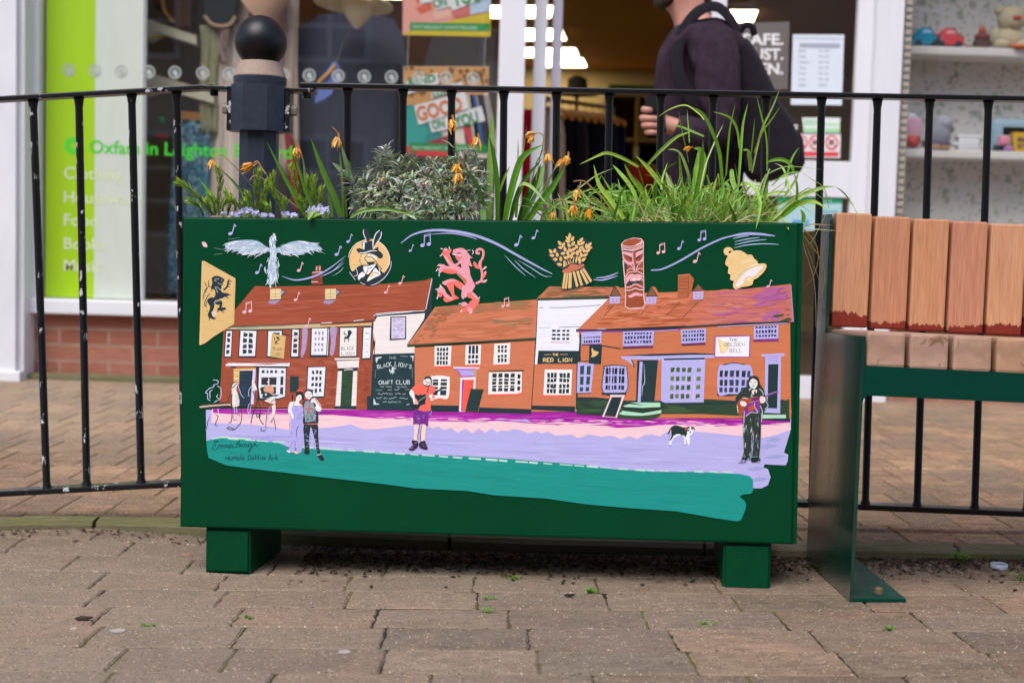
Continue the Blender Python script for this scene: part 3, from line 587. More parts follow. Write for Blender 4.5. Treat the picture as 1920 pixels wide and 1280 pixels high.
p('8f3f2c', '1205,540 1300,530 1305,655 1200,660'); p('9a4a36', '1240,485 1290,482 1290,535 1235,538'); S_('e8d8d8', 7, '1252,490 1248,525', '1280,488 1278,525', '1210,545 1300,540', '1200,632 1260,632', curve=False); S_('5a2a20', 5, '1205,590 1305,600', '1205,615 1300,620')
for x in (820, 1328):
    p('a98fb6', f'{x},800 {x+100},800 {x+40},840 {x-20},830'); p('9fa7b0', f'{x+105},700 {x+140},725 {x+95},770'); s(NAVY, 8, f'{x+90},695 {x+140},722 {x+90},772', curve=False); p('e6cf9c', f'{x},698 {x+100},695 {x+98},790 {x},795'); S_('b39a66', 4, f'{x+50},700 {x+48},790', f'{x+5},745 {x+95},742', f'{x+8},770 {x+90},768', curve=False); s(NAVY, 6, f'{x},797 {x+100},795', curve=False)
# ---- flag with black lion
T(370, 480, 7.533)
p('dfbb7a', '65,70 90,68 540,320 520,960 240,1130 110,1230 35,1260 28,1240'); S_('b98f4c', 4, '80,110 250,170 520,305 505,950', curve=False); S_('e9cf96', 7, '68,80 45,1240', '95,72 535,318', curve=False)
K = '1c2d36'
P(K, '240,285 290,280 340,300 380,325 375,360 355,370 365,400 340,420 345,450 330,480 360,530 350,580 300,615 250,630 240,700 225,760 190,800 165,790 180,720 150,660 145,610 190,585 240,580 255,520 235,470 195,470 200,420 215,360 205,320')
P(K, '340,520 390,520 440,530 440,560 400,570 330,600'); P(K, '250,640 320,625 355,660 335,740 310,740 310,690 260,680'); P(K, '285,735 340,725 400,730 395,760 330,770 290,765'); P(K, '160,790 195,790 215,850 260,875 240,890 165,870 150,830')
S_(K, 24, '370,480 420,430 440,340'); S_(K, 12, '430,360 485,355', '430,400 470,390', '425,430 460,430', '400,570 440,600', '430,545 475,548', '330,770 380,795', '300,765 280,790', '180,870 165,905', '220,885 235,895', '150,780 135,775', '445,335 460,325', '240,290 200,320', '220,340 200,360'); S_(K, 10, '150,610 120,690 130,715 100,690 110,640 150,560 180,530', '195,440 160,420 150,440 110,480 90,560 85,610', '140,450 110,520', '160,420 160,345', '130,430 105,370', '195,500 210,480')
S_('cfd2cf', 7, '245,340 270,320 310,325', '250,430 265,470 290,520', '270,430 330,480', '230,660 270,640 310,635', '350,330 340,350', '240,345 270,355', '290,380 340,400')
P('e3cdbb', '205,790 240,770 280,810 265,845 220,840')
# ---- white bird
T(340, 400, 4.924)
W1 = ['dfe9f4', 'cfdcee', 'eef2fa', 'b9cbe0']
P('a9c0d4', '848,180 866,230 866,312 900,318 1000,268 1120,254 1250,290 1300,335 1200,340 1150,365 1080,388 1040,378 960,365 890,362 868,420 880,560 840,650 800,560 808,430 830,365 760,350 700,368 620,378 560,380 500,335 410,322 420,275 520,250 690,250 790,310 836,310')
rb = random.Random(8)
for i in range(230):
    t = rb.random(); sgn = rb.choice((-1, 1)); x = 845 + sgn * (30 + 360 * t); y = 330 - 70 * math.sin(t * 2.6) + 20 * t; l = rb.uniform(40, 110)
    top = -62 * math.sin(min(1, t * 1.9) * 1.57) + 30 * max(0, t - .6); bot = 45 + 25 * math.sin(min(1, t * 1.6) * 3.0) - 40 * max(0, t - .5); y0_ = 315 + top + (bot - top) * rb.random(); s(rb.choice(W1), rb.uniform(4, 8), [(x, y0_), (x + sgn * l * .45, y0_ + rb.uniform(2, 14)), (x + sgn * l * .8, y0_ + rb.uniform(8, 40))], taper=.9)
for i in range(150):
    y = rb.uniform(170, 640); wd = 25 if y < 330 else 20 + 45 * math.sin((y - 330) / 310 * 3.1); x = 848 - (y - 170) * .03 + rb.uniform(-wd, wd); s(rb.choice(W1), rb.uniform(4, 9), [(x, y), (x + rb.uniform(-12, 8), y + 25), (x + rb.uniform(-22, 18), y + rb.uniform(40, 70))], taper=.9)
for i in range(46):
    sgn = rb.choice((-1, 1)); x = 845 + sgn * rb.uniform(60, 240); y = 320 + rb.uniform(-30, 30); s('0c4a38', 4, [(x, y), (x + sgn * 16, y + rb.uniform(-8, 14))], taper=.8)
for y in range(400, 600, 22): s('0c4a38', 5, [(848 - (y - 170) * .03 + rb.uniform(-12, 12), y), (845 - (y - 170) * .03 + rb.uniform(-14, 10), y + 22)], taper=.8)
S_(W1[0], 6, '380,370 300,382', '390,335 300,320', '1250,350 1330,372', '1240,320 1325,340', '1200,280 1280,270', '430,240 540,225', taper=.8); S_('0c4a38', 5, '850,260 838,310', '860,230 866,290')
s('ee9fb0', 5, '820,330 835,326'); P('f3c4cd', '190,265 225,270 240,310 205,305')
# ---- swooshes and notes
SW = 'aab0e2'
S_(SW, 16, '930,580 1050,615 1200,590 1350,520 1515,395', taper=.85); S_(SW, 8, '1280,590 1400,530 1500,430', '1300,575 1420,520 1505,455', taper=.9); s('cfe0e4', 4, '1395,577 1460,540 1500,495', taper=.8)
T(700, 400, 4.8)
S_(SW, 24, '250,268 350,195 500,155 700,158 900,195 1100,270 1300,380 1500,490 1612,545', taper=.75); s(SW, 11, '520,188 700,180 850,205 935,235', taper=.7); S_('a9bddc', 8, '1300,420 1420,490 1530,560 1605,570', '1180,375 1280,480 1370,562', '1265,415 1350,500 1465,580', taper=.85)
T(1060, 400, 4.174)
S_(SW, 11, '220,518 300,520 410,488', '240,505 330,495 415,462', taper=.6); s(SW, 14, '670,445 760,435 900,370 1080,265 1250,190 1400,165', taper=.4); s(SW, 20, '1290,178 1400,160 1520,162 1640,177', taper=.7); S_('a9c4dc', 8, '1312,198 1380,182 1440,176', '1325,222 1420,202 1520,188', '1325,246 1450,218 1575,204', '1320,270 1420,248 1550,238 1670,243', taper=.6)
def note1(c, x, y, h, lean=.35, f=1): e(c, x, y, h * .2, h * .15, -20, 10); s(c, h * .085, [(x + h * .16, y), (x + h * (.16 + lean * .6), y - h * .85)], curve=False); s(c, h * .08, [(x + h * (.16 + lean * .6), y - h * .85), (x + h * (.3 + lean * .6), y - h * .62)], curve=False)
def note2(c, x, y, h): e(c, x, y, h * .17, h * .14, -15, 10); e(c, x + h * .5, y - h * .1, h * .17, h * .14, -15, 10); s(c, h * .075, [(x + h * .14, y), (x + h * .16, y - h * .8), (x + h * .6, y - h * .95), (x + h * .63, y - h * .1)], curve=False); s(c, h * .07, [(x + h * .16, y - h * .68), (x + h * .6, y - h * .83)], curve=False)
T(0, 0, 1); NL, NP = 'b4b3ea', 'f4b9c3'
for c, x, y, h in ((NL, 432, 438, 21), (NL, 482, 511, 19), (NP, 560, 507, 18), (NL, 631, 477, 19), (NL, 652.5, 453, 17), (NL, 769, 470, 14), (NL, 968, 459, 21), (NL, 1000, 446, 18), (NP, 554, 562, 17), (NP, 574, 611, 18), (NP, 723, 548, 16), (NP, 750, 531, 17), (NL, 1273, 466, 18), (NP, 1303, 490, 20), (NP, 1440, 537, 15)): note1(c, x, y, h)
for c, x, y, h in ((NP, 458, 585, 22), (NL, 792, 460, 24), (NP, 943, 574, 18), (NP, 1234, 474, 20), (NL, 1311, 450, 20)): note2(c, x, y, h)
# ---- hare roundel
T(640, 425, 11.133)
e(NAVY, 605, 750, 440, 490, 0, 40); e('efc384', 590, 710, 425, 455, 0, 36)
P('1c3038', '165,870 240,930 330,850 420,800 560,800 720,770 800,880 900,960 1030,760 1000,960 900,1090 760,1190 560,1230 400,1170 250,1060')
S_('e9ecf2', 13, '1040,720 1030,850 960,990 850,1110 700,1200 610,1220', '170,950 290,1110', '390,1160 500,1210', taper=.3); S_('f3f0f2', 14, '150,650 180,520 290,370 440,290', '800,330 920,440 1000,600 1000,760 940,900', taper=.4)
P('1c3038', '460,50 520,30 590,150 600,270 530,300 480,200'); S_('eceef4', 16, '462,55 465,150 525,290', taper=.4); P('1c3038', '740,110 800,80 840,120 810,250 740,360 690,440 670,330 690,200'); S_('eceef4', 20, '800,75 720,150 670,300 650,480', '838,100 820,220 720,370 680,470', taper=.4)
p('1c3038', '425,320 640,290 660,480 770,420 775,500 480,520 440,470'); p('eceef4', '445,330 490,325 480,515 445,515'); s('eceef4', 12, '440,310 540,320')
P('1c3038', '315,470 380,450 450,470 600,500 760,490 860,570 860,640 790,660 720,600 600,560 430,570 350,530'); s('f0f0f5', 22, '380,540 480,545 620,505 740,505', taper=.4)
P('f0cf98', '420,580 560,570 680,600 740,700 700,740 560,740 480,770 420,760 390,710 370,690'); P('f2ece8', '550,580 620,570 740,640 720,680 640,640 560,620'); S_('1c3038', 15, '480,670 530,720 560,745 700,730', '540,620 600,630', '600,600 700,690 760,790 850,890', '480,665 540,600'); S_('1c3038', 8, '415,580 405,640 370,680 430,695', '370,700 400,750 430,780'); P('1c3038', '540,745 700,730 640,790 570,790')
P('f0eef0', '460,830 560,820 720,780 640,900 560,990 490,960'); P('f2eeec', '350,1030 420,950 500,980 490,1040 420,1060 360,1110'); P('f2f0f0', '560,1070 640,960 700,860 770,920 820,1000 700,1060 610,1110 540,1140'); P('f2c987', '600,1000 650,940 690,980 620,1050'); S_('f2f0f4', 12, '300,850 340,1000 260,1030', '780,830 800,980 700,940', '420,960 580,860', taper=.5); S_('1c3038', 12, '690,950 800,990', '540,880 640,850', '360,880 430,900', '560,900 470,1060')
# ---- pink lion
T(810, 455, 9.145)
L1, L2, L3, LW = 'f0a0ae', 'f5766a', 'd98fae', 'f3eef0'
S_(L1, 40, '750,700 840,650 860,560 850,470 820,400 820,340 870,260 880,150 830,110 770,130 770,180 820,180'); s(L2, 14, '860,540 845,420 850,330 890,220 880,140 840,125')
P(L2, '710,380 725,320 800,400 830,440 760,440'); P(L1, '860,470 900,410 940,410 920,440'); P(L2, '860,600 900,500 930,490 930,540 880,620'); P(L1, '860,650 940,635 920,680 850,680'); S_(LW, 12, '690,200 710,160 690,120', '880,460 935,415', '900,520 925,490', '900,660 942,635')
P(L1, '370,120 480,90 560,110 620,180 660,230 700,260 650,270 660,330 690,400 640,400 620,370 650,480 660,560 720,690 740,740 690,830 640,880 580,860 520,960 505,880 560,730 590,690 560,620 490,560 420,530 480,460 500,380 430,290 400,240 450,230 350,200 360,160')
P(L2, '410,240 480,240 520,260 450,300 420,280'); P('8a4a3a', '420,185 470,165 500,185 450,190'); S_(LW, 9, '360,200 420,220 500,210', '580,140 660,125'); S_(L3, 8, '480,300 450,340 380,380', '500,420 560,410', '560,300 520,340', '600,200 560,260', '520,110 470,150', '600,360 570,400'); S_(L2, 9, '640,240 690,250', '630,330 680,395', '500,380 540,300')
P(L1, '210,100 260,100 290,170 320,250 390,370 480,310 490,340 420,400 310,400 250,320 200,230 180,190'); P(L2, '250,130 300,220 360,340 320,340 250,240 170,190 180,160'); P(L2, '270,130 330,110 320,170 290,180'); S_(LW, 24, '145,100 190,110', '135,235 180,195', '290,70 305,110', taper=.4)
P(L1, '110,370 200,370 250,400 400,400 480,420 490,490 400,520 300,530 200,490 130,520 110,450 140,420'); P(L2, '190,460 300,450 440,490 400,530 280,530 200,500'); S_('b4603a', 7, '210,515 260,495', '270,530 310,505', '350,540 380,510', '400,530 440,510'); S_(LW, 24, '90,400 130,375', '70,490 100,440', '125,575 120,520', taper=.4)
P('c07a5c', '430,540 480,540 560,610 590,640 570,720 520,640'); P(L2, '170,690 260,640 360,620 480,670 560,740 510,810 400,740 380,700 380,850 400,900 460,950 380,980 260,1010 180,870 240,860 330,930 330,880 250,740 240,720'); P(L1, '170,685 250,640 350,620 450,660 380,660 280,680 230,730'); P(L1, '140,740 210,790 270,900 350,940 330,980 240,940 180,880 110,850 90,830'); P(L2, '100,850 180,860 160,930 110,920'); S_(LW, 26, '140,720 165,770', '60,800 110,795', '85,965 110,890', taper=.4); P(L2, '190,960 250,950 330,980 260,1020 220,1010')
P(L1, '560,740 600,860 560,940 530,970 505,900 520,800'); S_(LW, 12, '510,800 550,740', '560,880 600,890 570,940')
P(L2, '590,890 680,850 770,930 815,990 780,1060 700,1160 660,1180 520,1180 500,1140 590,1100 640,1020 690,970 620,940'); P(L1, '680,830 760,900 800,960 770,970 700,900'); P(L1, '520,1020 580,1020 620,1070 560,1090 500,1070'); P(L1, '610,1120 690,1120 690,1190 640,1200'); S_(LW, 22, '455,1055 500,1035', '490,1190 510,1150', '645,1205 690,1190', '800,960 820,930', taper=.4); S_(L3, 8, '770,1000 690,1090', '560,1080 620,1050')
# ---- wheatsheaf
T(1020, 430, 10.667)
P('1f3a38', '100,400 250,390 290,240 430,250 500,80 600,150 640,300 760,170 960,280 930,420 830,620 740,680 800,700 970,1030 850,1110 640,1170 340,1200 400,860 340,800 250,740 100,540')
ra = random.Random(4)
for x, y, a in ((135, 440, -130), (215, 430, -80), (160, 520, -170), (265, 505, -95), (225, 600, -175), (335, 590, -100), (310, 700, -170), (315, 275, -130), (390, 305, -70), (330, 365, -170), (420, 395, -100), (380, 480, 178), (475, 465, -95), (430, 565, -160), (515, 125, -90), (480, 180, -140), (570, 190, -60), (475, 240, -160), (585, 285, -55), (500, 320, -130), (520, 415, -135), (595, 395, -30), (585, 480, -20), (665, 475, -100), (550, 535, -80), (490, 535, -80), (745, 210, -50), (695, 275, -110), (770, 275, -35), (650, 345, -120), (745, 365, -30), (715, 430, -20), (910, 305, -45), (850, 340, -95), (915, 370, -10), (795, 415, -105), (870, 430, -15), (745, 510, -100), (825, 510, -25), (790, 605, -40), (705, 590, -80)):
    r_ = rad(a); k = ra.uniform(46, 56); dx, dy = math.cos(r_), math.sin(r_)
    P('e5bb7c', [(x - dx * k, y - dy * k), (x - dy * 32 - dx * 8, y + dx * 32 - dy * 8), (x + dx * k * 1.1, y + dy * k * 1.1), (x + dy * 32 - dx * 8, y - dx * 32 - dy * 8)], 3)
for q in ('390,620 425,625 430,740 385,760', '430,620 470,710 440,725', '470,590 520,690 485,700', '515,575 555,670 530,680', '590,545 605,550 595,670 570,670', '640,540 675,545 655,665 620,665', '690,540 740,620 730,690 695,690', '400,875 450,870 395,1190 355,1185', '460,870 490,865 455,1185 405,1190', '500,860 555,860 550,1175 480,1180', '570,850 620,845 690,1130 645,1155', '640,835 690,825 780,1110 735,1130', '710,825 750,800 895,1070 850,1100', '760,790 800,770 965,1030 920,1055'): p('e5bb7c', q)
P('cf7355', '370,820 470,770 540,695 640,700 690,715 790,690 795,735 700,790 560,840 400,870'); s('b8604a', 8, '400,830 560,780 700,740')
# ---- carved post
T(1135, 440, 9.145)
p('f0b9bd', '268,160 330,95 480,50 620,65 655,110 655,400 668,860 660,1040 690,1190 650,1262 400,1275 335,1230 350,1040 325,700 305,450'); p('9c4c2c', '285,180 600,170 645,130 648,400 655,860 648,1040 670,1200 630,1245 400,1252 350,1220 360,1040 340,700 318,450')
P('a35030', '290,165 340,105 480,65 600,80 620,100 560,150 420,190 320,185')
C1, C2, C3 = 'f0a9b4', '2f3d40', 'f4c9c9'
S_(C3, 12, '280,175 420,205 600,160 640,120', '285,200 430,235 640,175', '290,230 430,262 645,200', '300,255 460,275 640,215')
P(C2, '310,265 460,285 450,310 400,310'); P(C2, '520,280 640,240 620,270 530,310'); P(C1, '305,290 450,310 470,350 460,390 380,355 310,330'); P(C1, '520,310 635,265 640,310 590,350 525,390'); P(C2, '380,360 465,395 470,420 420,400'); P(C2, '525,395 590,350 600,370 540,420'); P(C1, '310,370 360,440 440,470 470,440 480,500 420,510 350,490 320,440'); P(C1, '530,450 570,460 620,420 655,360 655,440 600,480 540,495')
p('a5512f', '480,300 520,295 525,560 510,620 490,600'); S_(C1, 18, '470,300 470,400 495,560 500,620'); S_(C3, 12, '455,268 520,262'); P(C2, '325,490 370,510 360,600 335,660'); P(C2, '540,500 640,470 600,490 530,580'); S_(C3, 13, '380,510 430,510 470,560 490,610', '370,630 420,580 470,590', '610,490 560,520 525,610', '645,590 580,575 530,610')
S_(C3, 15, '345,730 400,650 480,635 560,635 655,680', '350,760 420,690 500,680 590,690 650,720'); P(C2, '420,650 500,660 590,650 510,682'); P(C1, '350,780 380,710 480,680 600,700 650,780 640,830 600,740 440,745 400,800 360,850'); P(C3, '430,760 470,740 530,735 530,790 430,790'); P(C3, '545,740 600,735 605,780 545,785'); P('9c4c2c', '610,790 650,800 640,850 605,850'); P(C2, '370,840 400,800 500,805 600,785 610,830 520,830 440,860 380,870')
S_(C1, 26, '360,900 430,895 500,850 560,860 650,900'); S_(C3, 18, '350,955 430,950 520,920 600,945 655,940'); P(C2, '350,970 400,980 370,990'); P(C1, '390,1040 430,1030 480,990 560,985 640,1020 640,1045 560,1050 520,1045 440,1080 400,1070'); S_(C2, 8, '440,1010 530,980 610,1010', '355,1015 390,1020')
S_(C3, 11, '335,1230 400,1262 520,1270 640,1255', '300,450 330,760 350,1040 338,1220', '655,120 650,400 662,900 660,1040 690,1190', curve=False)
# ---- bell
T(1340, 425, 9.481)
BL, BD = 'edc98a', 'd9a860'
e(BL, 245, 440, 88, 78, 10, 20); P('12392c', '245,445 285,425 300,440 265,475'); P(BL, '250,500 340,430 460,425 540,465 580,495 660,500 700,565 740,595 770,640 750,670 860,650 925,690 870,810 760,910 690,950 670,1030 580,1060 480,1075 390,1110 340,1090 325,1020 340,970 275,940 280,860 235,820 245,720 195,680 195,610')
S_('f6dfb0', 14, '270,500 380,440 470,430', '420,660 560,590 680,570', '450,690 600,610 740,600', '500,540 560,520', '290,830 380,790', taper=.6); s('f8ecd8', 22, '330,960 420,880 560,760 700,680 790,660', taper=.5); s('4a3a22', 7, '345,950 440,860 560,760 660,705', taper=.6); S_(BD, 8, '250,690 300,640', '285,860 340,820', '580,500 560,540')
P('efe6ea', '375,1040 440,930 560,800 700,730 840,690 855,720 760,830 640,920 520,1000 430,1060'); P(BL, '520,950 580,890 650,890 690,930 670,1020 600,1050 530,1000'); e('f9e6c4', 610, 935, 30, 26)
# ---- faint band at the far left
T(370, 690, 9.844); LB = 'c9c8f2'; DK = '2b3a30'
S_(LB, 14, '290,215 380,230 370,290 300,310 310,340', '300,350 230,370 150,450 190,470 190,560 240,600', '370,330 430,370 440,470 420,560 360,600 310,630', '230,440 235,560', '280,400 220,440', '380,480 360,530 400,560')
P(DK, '110,660 560,630 600,680 560,720 100,760 60,740'); s('f0c9b8', 24, '40,715 300,690 580,670 600,690'); S_(LB, 13, '215,770 190,880 200,940 160,1140', '265,770 240,880', '375,740 400,860'); S_(DK, 14, '230,900 190,1000 165,1140', '340,850 380,900 330,1040 380,1070', taper=.4)
P('e3dad2', '640,330 720,250 750,300 720,380 770,560 770,690 660,700 640,560'); P('f2edea', '670,430 700,430 690,700 650,690'); S_(DK, 13, '640,350 620,330 660,280 720,250 730,280 640,370', '620,460 580,560 570,600', '640,480 630,700 640,860 620,990 580,1005', '770,640 800,720 820,880 800,1000 740,1080 680,1130 600,1130 545,1105 590,1090 680,1120'); S_(LB, 11, '740,300 790,430 810,490 860,550', '680,710 690,830', '720,710 730,830'); S_(DK, 7, '660,860 670,950 730,945', '690,830 800,880')
P('efe2dc', '1010,230 1060,240 1090,330 1100,400 1050,400 1020,320'); S_(DK, 16, '1060,240 1110,380 1130,480 1120,560 1080,700 1010,900 990,1020', '1020,420 1080,540 1150,680 1160,860 1150,930 1220,1040'); S_(LB, 11, '1000,330 950,410 950,520', '960,650 930,760 950,850', '990,690 970,820 940,930'); e(DK, 1118, 870, 34, 36, 0, 12); e('f3e3e8', 1118, 870, 16, 18, 0, 10)
P('e0a285', '1210,400 1290,330 1340,300 1400,360 1410,440 1340,470 1250,440'); P(DK, '1155,380 1200,370 1240,430 1320,450 1390,490 1520,490 1515,515 1390,520 1330,540 1240,550 1190,530 1210,480'); e(LB, 1265, 485, 22, 24, 0, 10); S_('eef0f6', 22, '1290,260 1330,240', '1250,320 1300,330', '1470,530 1560,480'); S_(DK, 10, '1260,220 1300,180 1340,200', '1240,330 1290,320')
P('e9ddd0', '1240,600 1330,560 1420,560 1440,660 1380,650'); S_(DK, 12, '1200,600 1330,680', '1210,640 1230,690', '1360,620 1420,580 1480,580', '1400,670 1330,740 1290,840 1270,960 1260,1110', '1180,1100 1180,1150 1260,1145', '1400,900 1430,1010 1445,1140', '1390,950 1360,1000'); P('efe0d8', '1380,690 1440,680 1440,800 1400,900 1330,990 1380,800'); S_(LB, 10, '1400,680 1320,760 1280,960 1270,1100', '1430,560 1420,660')
# ---- couple
T(525, 720, 8.53); SK = 'f3ece9'
P(SK, '255,190 290,140 350,170 350,230 310,270 310,310 350,330 320,350 220,340 200,420 220,470 210,560 180,550 140,470 130,400 160,290 250,270'); P('2b2b30', '255,150 300,100 370,140 380,240 350,250 340,180 290,170 260,210'); P(CO, '265,120 300,80 350,85 375,130 330,110'); S_('2b2b30', 7, '280,185 300,180', '300,225 320,220', '230,290 220,345 320,345', '150,450 180,540', '195,170 205,270'); p('3a2f30', '185,165 210,165 208,270 190,270')
P('b3acea', '220,345 340,345 370,400 360,520 375,580 365,900 340,1075 270,1080 255,900 240,1075 170,1080 120,1060 190,930 165,740 175,560 225,540 185,400'); S_('2a2d4a', 11, '290,510 350,460', '270,560 350,520', '300,660 265,740 260,860', '240,900 240,1060', '200,930 130,1050', '180,750 175,820', taper=.5); s('2a2d4a', 7, '245,420 280,405'); P('f4eeee', '110,1055 160,1070 150,1100 115,1085'); P('f3d5d0', '230,1070 290,1070 280,1110 235,1105'); s(CO, 14, '260,1080 290,1075'); S_('2a2330', 7, '112,1075 150,1105', '232,1090 250,1115'); s('7a4a58', 12, '150,600 152,720', taper=.6)
P(SK, '395,130 450,90 510,130 510,200 470,240 420,230'); P('55424a', '385,170 400,90 460,75 515,100 520,200 500,130 440,110 405,140'); P('a0604a', '430,215 460,245 500,210 510,240 470,260 430,245'); S_('2b2b33', 7, '425,160 450,150', '470,160 490,155', '440,205 470,200')
P('22313a', '370,280 430,260 520,270 590,360 600,640 380,650 385,400'); P('8fa0ae', '395,290 520,290 560,400 570,560 480,600 400,560'); ra = random.Random(5)
for i in range(34): s(ra.choice(['3f5260', 'b6c4cf', '22313a', '6f8492']), 12, [(ra.uniform(395, 560), ra.uniform(400, 610)), (ra.uniform(395, 560), ra.uniform(400, 610))][:1] + [(ra.uniform(400, 560), ra.uniform(420, 610))], taper=.6) if i % 3 == 0 else e(ra.choice(['3f5260', 'b6c4cf', '22313a', '6f8492']), ra.uniform(400, 570), ra.uniform(400, 610), ra.uniform(8, 18), ra.uniform(6, 12), 30, 7)
S_('f0564a', 26, '470,280 460,480', '405,390 530,390', taper=.4, curve=False); p('e07a68', '390,635 595,625 595,642 390,650')
P(SK, '500,250 560,220 620,290 665,370 650,430 590,430 560,370 580,340 540,290 500,300'); s('3a3336', 9, '560,230 610,310 660,370')
P('24323c', '380,655 490,650 600,650 610,800 620,960 640,1080 650,1110 600,1110 570,960 550,860 500,690 480,740 465,880 470,1050 460,1120 390,1110 395,1040 385,860'); 
for i in range(26):
    u = ra.random(); x, y = (420 + u * 20 + ra.uniform(-25, 25), 680 + u * 380) if i % 2 else (545 + u * 50 + ra.uniform(-22, 22), 680 + u * 380)
    s(ra.choice(['a9b6cc', '6f8090', '8f9ab8']), 10, [(x - 16, y + 6), (x, y), (x + 16, y - 2)], taper=.6)
P('20282e', '590,1120 650,1120 705,1190 690,1225 640,1210'); s('e6e3ea', 12, '590,1135 655,1115'); P('20282e', '395,1060 465,1060 470,1110 395,1115')
# ---- red shirt guitarist
T(750, 695, 8.0)
P(SK, '370,110 420,100 465,130 470,180 420,230 370,225 345,190'); P('3a3a3e', '365,110 400,80 450,90 480,140 470,190 455,130 400,115 370,140'); P('2b2b30', '345,190 350,215 380,235 430,235 470,190 430,215 380,215'); S_('2b2b30', 9, '380,155 440,180 470,165', '385,200 415,190'); s('5a6a70', 10, '470,140 480,180 465,230')
P('fb6e5c', '245,205 340,205 400,240 470,215 520,250 525,330 465,360 400,400 390,500 455,470 460,560 430,605 330,600 270,580 310,540 240,430 215,330 170,280'); P(SK, '170,280 215,340 225,420 270,470 265,500 210,500 190,420 140,340'); P('f0b6b4', '225,440 265,460 262,500 215,495')
P('182c30', '215,365 250,355 280,370 300,350 330,360 380,350 395,370 400,450 395,490 310,520 260,580 180,560 170,520 205,500 265,500 270,460'); s('7d9a98', 14, '275,455 360,400 430,370'); s('182c30', 26, '500,345 580,295 660,250', taper=.3); P(SK, '440,360 490,355 520,390 510,430 470,450 440,410'); P('f08f8c', '480,370 515,365 520,410 490,420'); S_('20282c', 8, '445,210 400,330', '430,260 415,320', '450,470 445,540'); P('fb6e5c', '395,400 450,400 460,470 450,570 400,580 380,500')
P('7a2a8e', '215,580 330,605 440,600 465,580 460,650 425,700 415,825 330,800 320,790 300,800 205,800'); streaks(['9a4ab0', '5f1d78', 'a86ac0', '7a2a8e'], '220,600 450,610 415,810 210,790', 26, 2, .3, 41); S_('2a1a38', 7, '320,640 310,800', '210,640 200,800', taper=.4); S_('b9aee6', 9, '470,590 465,640 430,670')
P('f5d5d3', '210,810 280,810 275,900 265,1050 210,1060 215,930'); P('f5d5d3', '325,815 395,825 385,930 370,1060 320,1060'); S_('2a3038', 9, '290,820 265,960 255,1050', '330,810 310,930 310,1060', taper=.4); P('2c2636', '175,1050 215,1040 265,1060 270,1130 200,1190 135,1185 140,1160 190,1120'); P('2c2636', '300,1070 370,1045 385,1090 415,1150 400,1180 330,1165 285,1130'); S_('8a4aa8', 12, '160,1140 215,1110', '340,1130 395,1130', '320,1095 360,1105'); S_('b8b8d0', 6, '150,1160 200,1150', '215,1080 250,1080')
# ---- singer with guitar at the right
T(1360, 690, 6.738)
P('2c3a34', '300,120 350,95 410,120 440,200 480,260 500,330 540,460 500,540 440,560 450,700 445,900 430,1090 420,1170 330,1180 340,1090 360,900 350,780 330,830 330,1060 320,1110 220,1150 240,1000 230,800 245,600 230,520 140,420 130,370 220,260 280,220'); P('e9e4e2', '300,150 350,130 400,160 405,210 370,260 320,240 300,200'); P('2a2e30', '290,200 300,120 350,95 415,115 440,220 410,260 410,180 360,125 320,150'); S_('2a2e30', 7, '315,180 335,175', '365,180 390,178', '335,220 370,222'); P('f0dcd6', '335,280 390,270 400,300 350,340'); s('cfd6dc', 14, '300,280 350,225')
ra = random.Random(9)
for i in range(80):
    y = ra.uniform(270, 1130); x = ra.uniform(240, 440) if y > 560 else ra.uniform(180, 480); s(ra.choice(['1c2a2c', '3f5236', '9fb2b6', '1f3034', '5a6f78', 'c3d0d8', '2c3f2c']), ra.uniform(7, 16), [(x, y), (x + ra.uniform(-14, 8), y + ra.uniform(20, 45)), (x + ra.uniform(-16, 14), y + ra.uniform(50, 80))], taper=.85)
P('a8502f', '145,450 220,370 290,380 280,430 250,500 220,590 170,580 150,520'); S_('e8d8d0', 9, '215,375 290,385', '150,470 160,560'); P('a6502e', '300,380 420,360 430,430 380,500 300,520 260,470'); P('8a2d90', '250,530 300,440 430,430 440,500 420,560 360,540 300,580 250,610'); P('6e1f78', '330,390 420,370 400,430'); S_('b9c4dc', 10, '260,610 320,560 410,560 370,490 370,440', '240,540 235,690', '440,470 470,560 455,680', '430,260 470,300 480,340', '500,400 540,470 500,520'); P('b8562f', '290,500 350,460 370,520 300,540'); P('f0e4e0', '190,420 240,420 270,450 250,480 200,470'); P('f0dcd6', '440,360 490,360 510,400 480,440 440,430'); s('8a3a98', 22, '500,360 560,330 670,295', taper=.3); S_('c4b4de', 7, '300,440 420,405', '510,345 670,285', taper=.4); S_('1c2628', 8, '215,560 240,1140', '350,780 340,1000', taper=.5)
P('20282c', '200,1100 215,1130 300,1120 320,1110 220,1150'); S_('20282c', 8, '170,1192 250,1188', '215,1150 195,1180'); P('1c2628', '325,1130 420,1120 425,1165 380,1180 330,1175'); s('9fb0c0', 6, '335,1120 410,1115'); S_('2a4038', 6, '825,420 850,410', '845,590 850,610')
